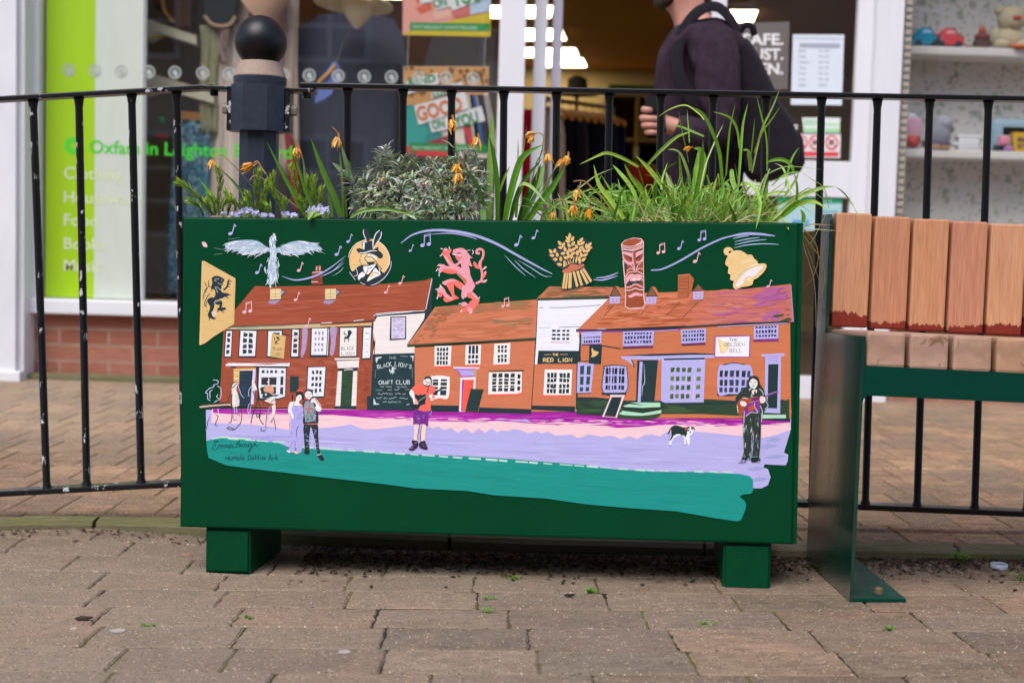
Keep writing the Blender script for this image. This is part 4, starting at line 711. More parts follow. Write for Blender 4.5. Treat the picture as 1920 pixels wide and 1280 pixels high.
# ---- dog
T(1235, 780, 18.29); DG = '1d3230'
P(DG, '430,380 520,320 600,310 720,340 830,380 930,390 980,480 970,640 920,740 890,740 870,660 820,640 780,660 720,620 640,610 560,650 500,660 470,760 410,840 370,830 430,720 440,600 430,480'); S_(DG, 46, '440,390 400,450 350,560 310,630', taper=.5); s('f6f2fa', 34, '290,640 220,680', taper=.5); P('f1f0fa', '560,640 640,610 720,610 770,660 660,680 520,760 470,850 430,900 450,960 360,980 350,920 380,850 420,820 480,740'); P('f1f0fa', '820,650 880,680 930,740 920,960 870,970 870,760'); P('f1f0fa', '960,620 1080,600 1080,760 1060,980 1000,960 940,760'); S_('454a66', 30, '360,1000 440,1005', '860,985 930,980', taper=.5); S_('454a66', 22, '500,920 525,910', '1075,970 1090,960', '1095,670 1060,740', taper=.4)
P(DG, '970,380 1040,350 1180,360 1230,420 1250,470 1200,450 1180,520 1000,500 960,480'); P('f4f2fa', '1070,350 1110,360 1120,440 1170,420 1200,460 1180,560 1090,640 990,600 970,540 1010,520 1050,480'); P('f4f2fa', '1000,430 1040,420 1040,460 1000,470'); e(DG, 1030, 480, 26, 20); e(DG, 1150, 455, 26, 20); e(DG, 1090, 535, 28, 26); e('e9b8b4', 1065, 590, 22, 24); P('b8564a', '900,395 960,385 960,490 920,480'); S_('3f6048', 24, '520,400 500,520', '620,430 640,450', '820,480 840,530', taper=.7)
# ---- signature
T(385, 810, 12.0); SG = '0b4350'
S_(SG, 16, '300,215 230,220 200,260 240,290 190,310 155,360 190,395 260,370 300,320 330,275 330,350 365,290 385,285 380,350 430,290 450,290 440,350 470,300 500,290 495,350 540,340 590,270 540,285 530,345 590,335 620,290 610,345 660,330', '200,230 215,200 300,195', '720,200 690,330', '700,210 770,200 760,250 700,265 770,280 760,320 680,340 650,330', '790,270 790,325 810,275 840,270', '880,270 840,275 835,325 880,320 890,280 920,270 920,320 960,320 970,270', '1040,260 990,260 970,310 1010,320 1050,270 1020,390 980,450 960,430 1010,370 1060,310', '1130,190 1080,330', '1085,310 1130,265 1140,320 1190,300')
S_(SG, 15, '470,525 460,640', '535,520 515,665', '465,580 530,585', '555,550 545,620 590,620 605,555', '620,620 630,560 660,565 655,615', '660,570 690,560 690,620', '720,530 725,620 760,610 765,570 725,575', '800,500 795,615', '820,590 870,570 850,550 825,580 830,620 890,605', '965,515 960,620', '960,515 1010,530 1020,580 960,625', '1085,560 1040,570 1040,610 1080,610 1090,560 1090,620', '1130,500 1125,620', '1128,580 1165,560 1165,620', '1205,510 1195,625', '1245,565 1240,620', '1250,530 1255,528', '1330,560 1280,575 1280,610 1320,610 1335,560 1345,615', '1465,510 1420,640', '1465,510 1485,640', '1425,590 1490,590', '1520,565 1515,640', '1518,590 1565,570', '1590,510 1580,615 1625,600 1620,570 1585,570')
# ------------------------------------------------------------------ planter
def greenpaint(name, c, rough=.42, spec=.12):
    k = NT(name); cc = lin(c)
    f = k.noise(5, 5); col = k.ramp(f, [(.3, tuple(v * .9 for v in cc)), (.7, tuple(v * 1.12 for v in cc))])
    sp = k.ramp(k.noise(420, 2, .5), [(.765, (0, 0, 0)), (.79, (1, 1, 1))])
    big = k.ramp(k.noise(9, 3), [(.5, (0, 0, 0)), (.7, (1, 1, 1))])
    k.base(k.mix(k.mix(1, sp, big, 'MULTIPLY'), col, (.25, .4, .33)))
    k.l(k.ramp(k.noise(3, 6, .7), [(.3, (rough - .06,) * 3), (.7, (rough + .1,) * 3)]), k.b.inputs['Roughness'])
    k.bump(k.noise(900, 3), .05, .001)
    return k.set(None, spec)
M_GREEN = greenpaint('green_powder_coat', '003f24')
M_SOIL = plain('soil', '2e241b', .95, .5, 60, .1, .9, 90)
def mural_mat():
    k = NT('mural_paint'); a = k.n('ShaderNodeVertexColor', layer_name='Col').outputs['Color']
    f = k.ramp(k.noise(70, 6, .7, k.pos((.35, 1, 2.2))), [(.3, (.93,) * 3), (.7, (1.05,) * 3)])
    k.base(k.mix(1, a, f, 'MULTIPLY')); k.bump(k.noise(260, 5, .7, k.pos((.3, 1, 2.5))), .22, .0012)
    return k.set(.5, .35)
M_MURAL = mural_mat()
pl_root = empty('planter', PL(.6, .12, -.09), 'long dark green metal planter painted with a street of inns, on two square feet', 'planter')
ax = (PU, PW, PH)
def pbox(b, u0, u1, w0, w1, h0, h1, bev=.002): b.box(PL((u0 + u1) / 2, (w0 + w1) / 2, (h0 + h1) / 2), (u1 - u0, w1 - w0, h1 - h0), bev=bev, ax=ax); return b
b = B(); t_ = .003
pbox(b, 0.004, 1.2, 0, PDEP, 0, .004, 0)
pbox(b, 0.0, .003, 0, PDEP, 0, PHGT, .001); pbox(b, 1.1965, 1.2, .0, PDEP, 0, PHGT, .001)
pbox(b, 0.003, 1.1965, PDEP - .003, PDEP, .004, PHGT, 0); pbox(b, 0.003, 1.1965, 0.001, .004, .004, PHGT - .004, 0)
for u0, u1, w0, w1 in ((0, 1.2, .0, .028), (0, 1.2, PDEP - .03, PDEP), (0, .03, .028, PDEP - .03), (1.17, 1.2, .028, PDEP - .03)): pbox(b, u0, u1, w0, w1, PHGT - .004, PHGT, .0012)
b.build('body', M_GREEN, pl_root)
b = B(); pbox(b, .0015, 1.1905, -.0035, 0.0005, .001, PHGT - .0002, .0034); b.build('front_panel', M_GREEN, pl_root)
for u0, u1, nm in ((.049, .1405, 'l'), (1.062, 1.153, 'r')):
    b = B(); hb = -.0925
    pbox(b, u0, u1, .008, PDEP - .008, hb, -.0005, .004); f = b.build('foot', M_GREEN, pl_root)
    b = B(); pbox(b, u0 + .005, u1 - .005, .0035, .0085, hb + .006, -.007, .0015); b.build('end_cap', M_GREEN, f)
b = B(); n_ = 40
sv = [[PL(.004 + 1.19 * i / n_, .005 + (PDEP - .01) * j / 12, PHGT - .03 + .012 * noise.noise(Vector((i * .35, j * .5, 2)))) for j in range(13)] for i in range(n_ + 1)]
b.add([v for r in sv for v in r], [[i * 13 + j, (i + 1) * 13 + j, (i + 1) * 13 + j + 1, i * 13 + j + 1] for i in range(n_) for j in range(12)]); b.build('soil', M_SOIL, pl_root, True)
MUR.build('mural', M_MURAL, pl_root)
# ------------------------------------------------------------------ shop front
WY = 6.1
M_WHITE = plain('white_frame', 'dcdce2', .35, .05, 4, .5, .05, 60)
M_PLAS = plain('white_plaster', 'd9d9de', .6, .08, 6, .3, .3, 80)
M_DARKCEIL = plain('ceiling_boards', 'a8763a', .8, .15, 3, .2)
M_BACKWALL = plain('shop_wall', 'c4ac78', .8, .08, 3, .2)
M_FLOOR = plain('shop_floor', '5a4a38', .5, .15, 3)
M_TRIM = plain('beaded_trim', 'b5aa9c', .6, .1, 80, .3, .5, 60)
def brick_mat():
    k = NT('red_brick'); mp = k.n('ShaderNodeMapping'); mp.inputs['Rotation'].default_value = (rad(90), 0, 0); mp.inputs['Location'].default_value = (0.05, .0, 0)
    k.l(k.pos(), mp.inputs['Vector'])
    bt = k.n('ShaderNodeTexBrick', offset=.5, i_Scale=1.0); bt.inputs['Color1'].default_value = (*lin('8f5747'), 1); bt.inputs['Color2'].default_value = (*lin('a26c5a'), 1); bt.inputs['Mortar'].default_value = (*lin('9c8070'), 1)
    bt.inputs['Brick Width'].default_value = .225; bt.inputs['Row Height'].default_value = .075; bt.inputs['Mortar Size'].default_value = .0065; bt.inputs['Mortar Smooth'].default_value = .2; k.l(mp.outputs[0], bt.inputs['Vector'])
    f = k.ramp(k.noise(30, 6), [(.3, (.8,) * 3), (.7, (1.15,) * 3)]); k.base(k.mix(1, bt.outputs['Color'], f, 'MULTIPLY')); k.bump(k.mix(.3, bt.outputs['Fac'], k.noise(200)), -.6, .006); return k.set(.85, .2)
M_BRICK = brick_mat()
def glass_mat(name, tint=(.93, .95, .94)):
    k = NT(name); k.t.nodes.remove(k.b)
    lw = k.n('ShaderNodeLayerWeight', i_Blend=.5); pw = k.n('ShaderNodeMath', operation='POWER'); pw.inputs[1].default_value = 5; k.l(lw.outputs['Facing'], pw.inputs[0]); mt = k.n('ShaderNodeMath', operation='MULTIPLY_ADD'); mt.inputs[1].default_value = .9; mt.inputs[2].default_value = .12; k.l(pw.outputs[0], mt.inputs[0])
    t = k.n('ShaderNodeBsdfTransparent'); t.inputs[0].default_value = (*tint, 1); g = k.n('ShaderNodeBsdfGlossy', i_Roughness=.015)
    mx = k.n('ShaderNodeMixShader'); k.l(mt.outputs[0], mx.inputs[0]); k.l(t.outputs[0], mx.inputs[1]); k.l(g.outputs[0], mx.inputs[2]); k.l(mx.outputs[0], k.out.inputs[0]); return k.m
M_GLASS = glass_mat('window_glass')
def wallpaper_mat():
    k = NT('sprig_wallpaper'); base = lin('ddd6d2'); c = k.ramp(k.noise(3, 3), [(.3, tuple(v * .94 for v in base)), (.7, base)])
    p_ = k.pos()
    for sc, th, colr, off in ((17, .30, '8f9c84', 0), (23, .26, '9aa08a', 5), (14, .2, 'b5a77a', 11), (29, .27, '849a92', 17)):
        mp = k.n('ShaderNodeMapping'); mp.inputs['Location'].default_value = (off, 0, off * 1.7); mp.inputs['Scale'].default_value = (1, .0, 1.5 if off % 2 else .7); k.l(p_, mp.inputs['Vector'])
        dn = k.n('ShaderNodeTexNoise', i_Scale=40.0); k.l(p_, dn.inputs['Vector']); ad = k.mix(.04, mp.outputs[0], dn.outputs['Color'], 'ADD')
        vo = k.n('ShaderNodeTexVoronoi', i_Scale=float(sc)); k.l(ad, vo.inputs['Vector']); f = k.ramp(vo.outputs['Distance'], [(th - .06, (.7,) * 3), (th, (0, 0, 0))]); c = k.mix(f, c, lin(colr))
    k.base(c); return k.set(.8, .2)
M_PAPER = wallpaper_mat()
def emit_mat(name, c, s_):
    k = NT(name); k.b.inputs['Emission Color'].default_value = (*c, 1); k.b.inputs['Emission Strength'].default_value = s_; return k.m
M_LAMP = emit_mat('light_diffuser', (1, .86, .6), 6.0)
def X(px, y=WY, py=300): return at(px, py, y).x
def Z(py, px=900, y=WY): return at(px, py, y).z
shop = empty('shop_building', (0, WY, 0), 'white framed charity shop front with a red brick plinth, behind the railings', 'building')
def wb(b, px0, px1, py0, py1, y0, y1, bev=.004, py=300):
    """upright box on the shop front between two pixel columns, two heights (given at its middle)"""
    x0, x1 = X(px0, y0, py), X(px1, y0, py); pm = (px0 + px1) / 2; z1 = Z(py0, pm, y0) if py0 is not None else 2.45; z0 = Z(py1, pm, y0) if py1 is not None else -.06
    b.box(((x0 + x1) / 2, (y0 + y1) / 2, (z0 + z1) / 2), (x1 - x0, y1 - y0, z1 - z0), bev=bev); return b
b = B(); xl, xr = -6, 7
b.box(((xl + xr) / 2, WY + .15, 4.7), (xr - xl, .3, 4.0)); b.box(((-6 + X(-425)) / 2, WY + .15, 1.2), (X(-425) + 6, .3, 2.9)); b.build('wall', M_BRICK, shop)
b = B(); b.box((.5, WY + .02, 2.56), (13, .3, .25), bev=.01); b.build('fascia', M_WHITE, shop)
b = B(); wb(b, -420, 30, None, None, WY - .16, WY + .2); wb(b, 29, 46, None, None, WY - .13, WY + .2); wb(b, -430, 38, 690, None, WY - .18, WY + .2, .006); b.build('pilaster', M_PLAS, shop)
b = B(); x0, x1 = X(40), X(935); b.box(((x0 + x1) / 2, WY + .1, .13), (x1 - x0, .2, .40)); b.build('brick_plinth', M_BRICK, shop)
b = B(); b.box(((x0 + x1) / 2, WY + .06, -.005), (x1 - x0, .3, .05), bev=.01); b.build('plinth_footing', M_KERB, shop)
b = B(); wb(b, 46, 72, None, 575, WY - .03, WY + .09); wb(b, 930, 979, None, None, WY - .03, WY + .1); b.box(((x0 + x1) / 2, WY + .05, 2.41), (x1 - x0, .1, .06)); b.build('window_frame', M_WHITE, shop)
b = B(); z1, z0 = Z(563, 200, WY - .05), Z(591, 200, WY - .05); b.box(((X(46) + X(932)) / 2, WY + .01, (z1 + z0) / 2), (X(932) - X(46), .14, z1 - z0), bev=.008); b.build('window_sill', M_WHITE, shop)
b = B(); b.add([(X(70), WY + .03, .3), (X(932), WY + .03, .3), (X(932), WY + .03, 2.4), (X(70), WY + .03, 2.4)], [[0, 1, 2, 3]]); gl = b.build('window_pane', M_GLASS, shop)
b = B(); wb(b, 72, 82, None, 565, WY + .034, WY + .06); b.build('window_bead', M_TRIM, shop)
b = B(); wb(b, 263, 272, None, 562, WY + .034, WY + .06); b.build('display_partition', M_WHITE, shop)
# vinyl strips and lettering on the pane
V_VINYL = vmat('vinyl', .4, .04, 6, .4)
b = B(); b.col('9cc61a'); b.add([(X(82), WY + .0275, Z(558, 128)), (X(174), WY + .0275, Z(558, 128)), (X(174), WY + .0275, 2.4), (X(82), WY + .0275, 2.4)], [[0, 1, 2, 3]])
b.col('c3cbbf'); b.add([(X(174), WY + .0275, Z(558, 128)), (X(264), WY + .0275, Z(558, 128)), (X(264), WY + .0275, 2.4), (X(174), WY + .0275, 2.4)], [[0, 1, 2, 3]]); b.build('vinyl_strip', V_VINYL, shop)
yt = WY + .0262; kx = (X(300) - X(200)) / 100
def gtext(b, txt, px, py, cap, bold=.012, slope=.0): # sign lettering on the pane
    o = at(px, py, yt); sz = cap * kx / .72; put_text(b, txt, o, (sz, 0, slope * sz), (0, 0, sz), bold)
def ring(b, px, py, r0, r1, y, n=20):
    o = at(px, py, y); r0 *= kx; r1 *= kx; vs = []
    for i in range(n): a = 2 * math.pi * i / n; vs += [o + Vector((math.cos(a) * r0, 0, math.sin(a) * r0)), o + Vector((math.cos(a) * r1, 0, math.sin(a) * r1))]
    b.add(vs, [[2 * i, 2 * ((i + 1) % n), 2 * ((i + 1) % n) + 1, 2 * i + 1] for i in range(n)])
b = B(); b.col('3cc42c'); gtext(b, 'Oxfam in Leighton Buzzard', 168, 287, 25, .014); b.build('window_lettering', V_VINYL, shop)
b = B(); b.col('4fd03a'); ring(b, 137, 273, 6, 16, yt); b.build('window_emblem', V_VINYL, shop)
for t_, py in (('Clothing', 335), ('Houseware', 380), ('Food', 423), ('Books', 467), ('Music', 508)): b = B(); b.col('cfd9b4'); gtext(b, t_, 120, py, 23, .012); b.build('window_lettering', V_VINYL, shop)
for px in (129, 178, 227, 279, 328, 380, 429, 478, 531, 580, 634, 683, 734, 785, 836, 887):
    b = B(); b.col('aab0ac'); py = 132 + (px - 129) * .021; ring(b, px, py, 9, 12, yt); ring(b, px, py, 0.1, 5.5, yt, 10); ring(b, px + 2, py + 4, .1, 4, yt - .001, 8); b.build('window_sticker', V_VINYL, shop)
# doorway
b = B(); wb(b, 995, 1019, None, None, WY + .12, WY + .17); dr = b.build('door_stile', M_WHITE, shop)
b = B(); wb(b, 1029, 1047, None, None, WY + .2, WY + .25); b.build('door_post', plain('grey_frame', 'b9b7c6', .4), shop)
b = B(); wb(b, 1632, 1683, None, None, WY - .02, WY + .14); b.build('door_jamb', M_WHITE, shop)
yd = WY + .05
b = B(); wb(b, 1597, 1630, None, None, yd, yd + .05); wb(b, 1325, 1352, None, None, yd, yd + .05); wb(b, 1352, 1597, 300, 368, yd + .002, yd + .048); wb(b, 1352, 1597, 704, 752, yd + .002, yd + .048)
door = b.build('door', M_WHITE, shop)
b = B(); x0, x1 = X(1350), X(1600); b.add([(x0, yd + .02, .05), (x1, yd + .02, .05), (x1, yd + .02, 2.4), (x0, yd + .02, 2.4)], [[0, 1, 2, 3]]); b.build('door_glass', M_GLASS, door)
# right-hand window
b = B(); b.add([(X(1683), WY + .03, .3), (4.5, WY + .03, .3), (4.5, WY + .03, 2.4), (X(1683), WY + .03, 2.4)], [[0, 1, 2, 3]]); b.build('window_pane', M_GLASS, shop)
b = B(); x0, x1 = X(1683), 4.6; b.box(((x0 + x1) / 2, WY + .1, .15), (x1 - x0, .2, .44)); b.build('brick_plinth', M_BRICK, shop)
b = B(); b.box(((x0 + x1) / 2, WY + .02, .39), (x1 - x0, .2, .05), bev=.008); b.build('window_sill', M_WHITE, shop)
b = B(); wy = WY + .42; b.add([(X(1690), wy, .3), (4.6, wy, .3), (4.6, wy, 2.42), (X(1690), wy, 2.42)], [[0, 1, 2, 3]]); b.add([(X(1687), WY + .06, .3), (X(1687) - .004, wy, .3), (X(1687) - .004, wy, 2.42), (X(1687), WY + .06, 2.42)], [[0, 1, 2, 3]]); b.build('papered_wall', M_PAPER, shop)
b = B(); wb(b, 1684, 1699, None, None, WY + .035, WY + .06)
for i in range(70): wb(b, 1685.5, 1697, -140 + i * 14.0, -131 + i * 14.0, WY + .027, WY + .04, .002)
b.build('beaded_trim', M_TRIM, shop)
# interior room
ZC, YB = 2.2, 11.6
b = B(); b.add([(-5, WY + .3, ZC), (5, WY + .3, ZC), (5, YB, ZC), (-5, YB, ZC)], [[0, 3, 2, 1]]); b.box((0, WY + .3, 2.45), (10, .02, .5)); b.build('ceiling', M_DARKCEIL, shop)
b = B(); b.add([(-5, YB, -.1), (5, YB, -.1), (5, YB, 3), (-5, YB, 3)], [[0, 1, 2, 3]]); b.add([(-5, WY + .3, -.1), (-5, YB, -.1), (-5, YB, 3), (-5, WY + .3, 3)], [[0, 1, 2, 3]]); b.add([(5, WY + .45, -.1), (5, YB, -.1), (5, YB, 3), (5, WY + .45, 3)], [[0, 1, 2, 3]]); b.build('interior_wall', M_BACKWALL, shop)
b = B(); b.add([(-5, WY + .1, .005), (5, WY + .1, .005), (5, YB, .005), (-5, YB, .005)], [[0, 1, 2, 3]]); b.build('shop_floor', M_FLOOR, shop)
# ceiling lights
def onz(px, py, z): return onplane(px, py, (0, 0, z), Vector((0, 0, 1)))
LIGHTS = [((918, 1036, 14), (918, 1032, 34), 'largest lit ceiling panel, behind the white window post'), ((975, 1052, 57), (972, 1061, 76), 'second lit ceiling panel from the front, right of the white posts'), ((970, 1078, 93), (966, 1084, 107), 'third lit ceiling panel from the front, above the clothes rail'), ((1010, 1092, 112), (1006, 1099, 126), 'smallest lit ceiling panel, farthest back in the shop'), ((1362, 1420, 22), (1366, 1412, 42), 'lit ceiling panel seen past the walking man, above the grey poster')]
for (a0, a1, ay), (c0, c1, cy), lab in LIGHTS:
    q = [onz(a0, ay, ZC - .02), onz(a1, ay, ZC - .02), onz(c1, cy, ZC - .02), onz(c0, cy, ZC - .02)]; ctr = sum(q, Vector()) / 4
    t = empty('ceiling_light_or_added_panel', ctr, lab, 'ceiling light', 'lit panels in the shop ceiling')
    b = B(); b.prism(q, (0, 0, .006)); b.build('diffuser', M_LAMP, t)
    b = B(); b.prism([ctr + (v - ctr) * 1.06 + Vector((0, 0, .0065)) for v in q], (0, 0, .013)); b.build('frame', M_WHITE, t)
for cx_, cy_, lab in ((-1.2, 8.3, 'unseen lit panel added above the grey screen to brighten the shop, nearest the window'), (-2.2, 8.3, 'unseen lit panel added above the brown backing board for brightness, nearest the window'), (-1.8, 10.2, 'unseen lit panel added far behind the grey screen to brighten the shop'), (-2.9, 10.2, 'unseen lit panel added far behind the brown backing board for brightness')):  # extra panels hidden from view, added to brighten the interior
    ctr = Vector((cx_, cy_, ZC - .02)); t = empty('ceiling_light_or_added_panel', ctr, lab, 'ceiling light', 'lit panels in the shop ceiling')
    b = B(); b.box(ctr, (.9, .3, .006)); b.build('diffuser', M_LAMP, t); b = B(); b.box(ctr + Vector((0, 0, .011)), (.94, .34, .012)); b.build('frame', M_WHITE, t)
# ------------------------------------------------------------------ flat printed things, painted in pixel layout on a plane
class Flat:
    def __init__(s, y, x0=0, y0=0, k=1.0): s.b = B(); s.y = y; s.o = (x0, y0, k); s.n = 0
    def pt(s, x, y): return at(s.o[0] + x / s.o[2], s.o[1] + y / s.o[2], s.y - s.n * .0006)
    def poly(s, c, txt):
        s.b.col(c); s.b.poly([s.pt(*[float(v) for v in q.split(',')]) for q in txt.split()]); s.n += 1; return s
    def text(s, c, body, x, y, w, h, rot=0, bold=.03):
        a = rad(rot); o = s.pt(x, y); e1 = s.pt(x + math.cos(a) * 100, y - math.sin(a) * 100) - o; e2 = s.pt(x - math.sin(a) * 100, y - math.cos(a) * 100) - o
        s.b.col(c); put_text(s.b, body, o, e1 / 100 * w, e2 / 100 * h / .72, bold, 1.0); s.n += 1; return s
    def back(s, c, txt, d=.004):
        s.b.col(c); s.b.prism([s.pt(*[float(v) for v in q.split(',')]) for q in txt.split()], (0, d, 0)); s.n += 1; return s
    def build(s, name, lab, cat, parent=None, **k):
        c = sum(s.b.v, Vector()) / len(s.b.v); o = s.b.build(name, V_PRINT, parent, org=c); return tag(o, lab, cat, k.get('group'))
f = Flat(WY + .13, 740, 0, 3.88).back('e9d9c8', '66,485 685,485 675,1150 66,1130')
f.poly('d39a5c', '68,487 682,487 680,620 640,700 78,770')
rp = random.Random(2)
for i in range(70):
    x = 80 + rp.random() * 590; y = 495 + rp.random() * (250 if x < 270 else 130); r_ = rp.uniform(9, 17); pts = ' '.join(f'{x+math.cos(a)*r_*rp.uniform(.7,1.2):.0f},{y+math.sin(a)*r_*rp.uniform(.7,1.2):.0f}' for a in [k_ * .9 for k_ in range(7)]); f.n = 3; f.poly('4a3a34', pts); f.n = 4; x += 2; r_ *= .5; f.poly('b5703a', ' '.join(f'{x+math.cos(a)*r_:.0f},{y+math.sin(a)*r_:.0f}' for a in [k_ * .9 for k_ in range(7)]))
f.n = 5; f.poly('2f8d86', '78,770 160,760 270,900 350,980 360,1060 78,1080').poly('37a094', '78,800 140,780 250,960 200,1050 78,1070')
for i, (x, c) in enumerate(((470, '2b3044'), (520, 'c9b9a8'), (545, '3b5f9a'), (600, '272c3e'), (640, 'a39a92'))): f.n = 7; f.poly(c, f'{x},690 {x+45},690 {x+110},1080 {x+50},1080')
f.n = 8; f.poly('d43a3e', '500,930 540,920 580,1050 540,1060').poly('9a2f3c', '230,1040 400,980 460,1060').poly('e0353a', '68,1060 400,1110 395,1140 68,1130').poly('1f8c46', '110,1040 672,1055 672,1110 110,1095')
f.text('d8ead8', 'FIGHT INEQUALITY. DONATE PRE-LOVED', 130, 1085, 470, 22, -1, .01)
f.n = 12; f.poly('e6e3e4', '85,590 310,530 325,610 85,690').poly('e6e3e4', '265,650 490,595 500,650 268,720').poly('ece9ea', '140,770 510,665 540,790 175,910').poly('e9e6e8', '250,895 630,770 660,880 270,965')
f.text('2e8f52', 'KIND', 105, 628, 200, 54, 11); f.text('2e8f52', 'LOOKS', 280, 706, 200, 46, 12); f.text('e07a35', 'GOOD', 172, 882, 338, 104, 14); f.text('2e8f52', 'ON', 278, 942, 92, 58, 13); f.text('2e8f52', 'YOU', 440, 930, 180, 84, 14)
f.build('hanging_poster', 'hanging poster reading KIND LOOKS GOOD ON YOU on a leopard print ground', 'poster', group='posters hung in the shop window')
f = Flat(WY + .13, 740, 0, 3.88).back('ef9a86', '62,-480 702,-480 695,270 57,258')
f.poly('f0a597', '62,-480 400,-480 540,60 380,160 60,245').poly('d94a3a', '130,-60 200,-60 170,40').poly('e4674f', '150,60 260,20 275,70 190,105').poly('efb9a8', '280,80 400,60 410,120 300,150').poly('bcd2ea', '560,-200 700,-480 700,80 545,110').poly('d9756a', '410,80 550,50 550,110 430,130')
f.poly('d9bd22', '370,160 700,90 697,268 60,256 60,245').poly('2f9447', '112,165 695,172 690,230 110,222').text('d8ead8', 'FIGHT INEQUALITY. DONATE PRE-LOVED', 132, 208, 470, 24, -1, .01)
f.n = 9; f.poly('e9e6e8', '150,-140 690,-260 690,-60 190,30').poly('e9e6e8', '275,10 390,-30 410,50 300,75').poly('ece9ea', '390,-20 640,-80 660,-10 420,80'); f.text('2e8f52', 'ON', 290, 62, 95, 70, 12); f.text('2e8f52', 'YOU', 425, 52, 215, 110, 13)
f.build('hanging_poster', 'hanging poster with pink and yellow ground, its last words ON YOU above a green band', 'poster', group='posters hung in the shop window')
for px, lab in ((766, 'left'), (910, 'right')):
    b = B(); b.tube([at(px, 66, WY + .128), at(px + (-2 if px < 800 else -2), 126, WY + .128)], .0018, 5); tag(b.build('cord', plain('cord_' + lab, 'b9b5ac'), org=at(px, 66, WY + .128)), f'thin pale cord joining the two posters, at their {lab} edge', 'cord', 'cords between the hanging posters')
# door notices
yn = yd + .012
f = Flat(yn, 1000, 0, 2.977).back('6b6360', '1150,130 1430,122 1420,500 1150,500')
for t_, x, y, w_ in (('SAFE.', 1168, 250, 228), ('TRUST.', 1120, 333, 275), ('OPEN.', 1140, 414, 255)): f.text('e8e6e6', t_, x, y, w_, 62, 0, .03)
f.build('grey_poster', 'grey poster with bold white words ending SAFE, on the glass beside the man', 'poster')
f = Flat(yn, 1440, 0, 2.977).back('d9e0ea', '140,193 425,195 412,588 128,585').poly('c4ccd8', '152,208 412,210 410,222 152,220').poly('a3abb8', '176,242 402,244 400,268 176,265')
for i in range(7):
    y = 278 + i * 32; f.n = 3; f.text('8b93a2', ('Monday', 'Tuesday', 'Wednesday', 'Thursday', 'Friday', 'Saturday', 'Sunday')[i], 172, y + 10, 40 if i not in (2,) else 58, 11, 0, .01); f.n = 3; f.text('8b93a2', '9am - 5pm' if i < 6 else 'Closed', 285, y + 10, 56 if i < 6 else 44, 11, 0, .01)
f.build('opening_hours_notice', 'white sheet of opening hours taped inside the door glass', 'notice')
f = Flat(yn, 1470, 180, 5.118).back('dfe8e2', '175,208 540,210 535,358 190,356').poly('a9d9ac', '178,262 538,264 537,282 178,280').poly('a6d8a8', '185,310 537,312 536,352 188,350').text('6fae7a', 'thank you', 200, 250, 150, 24, 0, .01)
f.build('door_sticker', 'pale green and white sticker above the red warning signs on the door', 'sticker')
f = Flat(yn, 1470, 180, 5.118).back('e3dede', '150,365 545,368 538,596 150,590').poly('d9424c', '150,533 525,538 523,582 150,578')
for cx in (165, 300, 458):
    f.n = 3; f.poly('d9505a', ' '.join(f'{cx+math.cos(a*.3)*62:.0f},{447+math.sin(a*.3)*72:.0f}' for a in range(21))); f.n = 4; f.poly('e6dede', ' '.join(f'{cx+math.cos(a*.3)*46:.0f},{447+math.sin(a*.3)*54:.0f}' for a in range(21))); f.n = 5; f.poly('3a3a42', f'{cx-22},420 {cx+10},425 {cx+26},415 {cx+18},470 {cx-2},465 {cx-26},478'); f.n = 6; f.poly('d9505a', f'{cx-40},410 {cx-32},402 {cx+42},486 {cx+34},494')
f.build('warning_sticker', 'white sticker with red prohibition circles and red caption strips', 'sticker')
f = Flat(yn, 1470, 180, 5.118).back('a9cdd3', '-60,962 560,968 545,1290 -60,1290').poly('1f9a66', '-60,964 558,970 556,1030 -60,1025').poly('c9d9a0', '250,1060 300,1060 300,1085 250,1085').poly('5d9cc4', '80,1190 240,1192 238,1250 80,1250').poly('6fa8b4', '300,1100 520,1102 518,1112 300,1110').text('bfe6d2', 'information', 300, 1015, 160, 26, 0, .01)
f.build('door_poster', 'blue notice with a green heading low on the door, behind the grass', 'poster')
# ------------------------------------------------------------------ railings and ball-topped post
def chipped(name, c, amt, rough=.35):
    k = NT(name); cc = lin(c); f = k.noise(6, 5); col = k.ramp(f, [(.3, tuple(v * .8 for v in cc)), (.7, tuple(v * 1.3 for v in cc))])
    ch = k.ramp(k.noise(55, 4, .55, k.pos((1, 1, .55)), .3), [(amt, (0, 0, 0)), (amt + .012, (1, 1, 1))]); big = k.ramp(k.noise(5, 2), [(.46, (0, 0, 0)), (.52, (1, 1, 1))]); fk = k.mix(1, ch, big, 'MULTIPLY')
    k.base(k.mix(fk, col, (.5, .5, .52))); k.l(k.ramp(fk, [(0, (rough,) * 3), (1, (.8,) * 3)]), k.b.inputs['Roughness']); k.bump(fk, -.4, .002); return k.set(None, .45)
M_BLK = chipped('black_gloss_chipped', '0c0d12', .615); M_BLK2 = chipped('black_gloss', '0b0b10', .72, .3); M_POST = chipped('blue_black_post', '252c3a', .76, .4); M_BALL = plain('ball_black', '0a0a0e', .4, .15, 5, .4)
M_COLLAR = plain('bare_collar', 'a08a7c', .6, .12, 14, .3, .2, 60)
FY = 3.0
def fp(px, py): return at(px, py, FY)
def rail(name, a, c, th, dp, mat, parent):
    b = B(); a, c = Vector(a), Vector(c); d = (c - a).normalized(); z = YN.cross(d) * -1; z = z if z.z > 0 else -z
    b.box((a + c) / 2, ((c - a).length, dp, th), bev=.0025, ax=(d, YN, z)); return b.build(name, mat, parent)
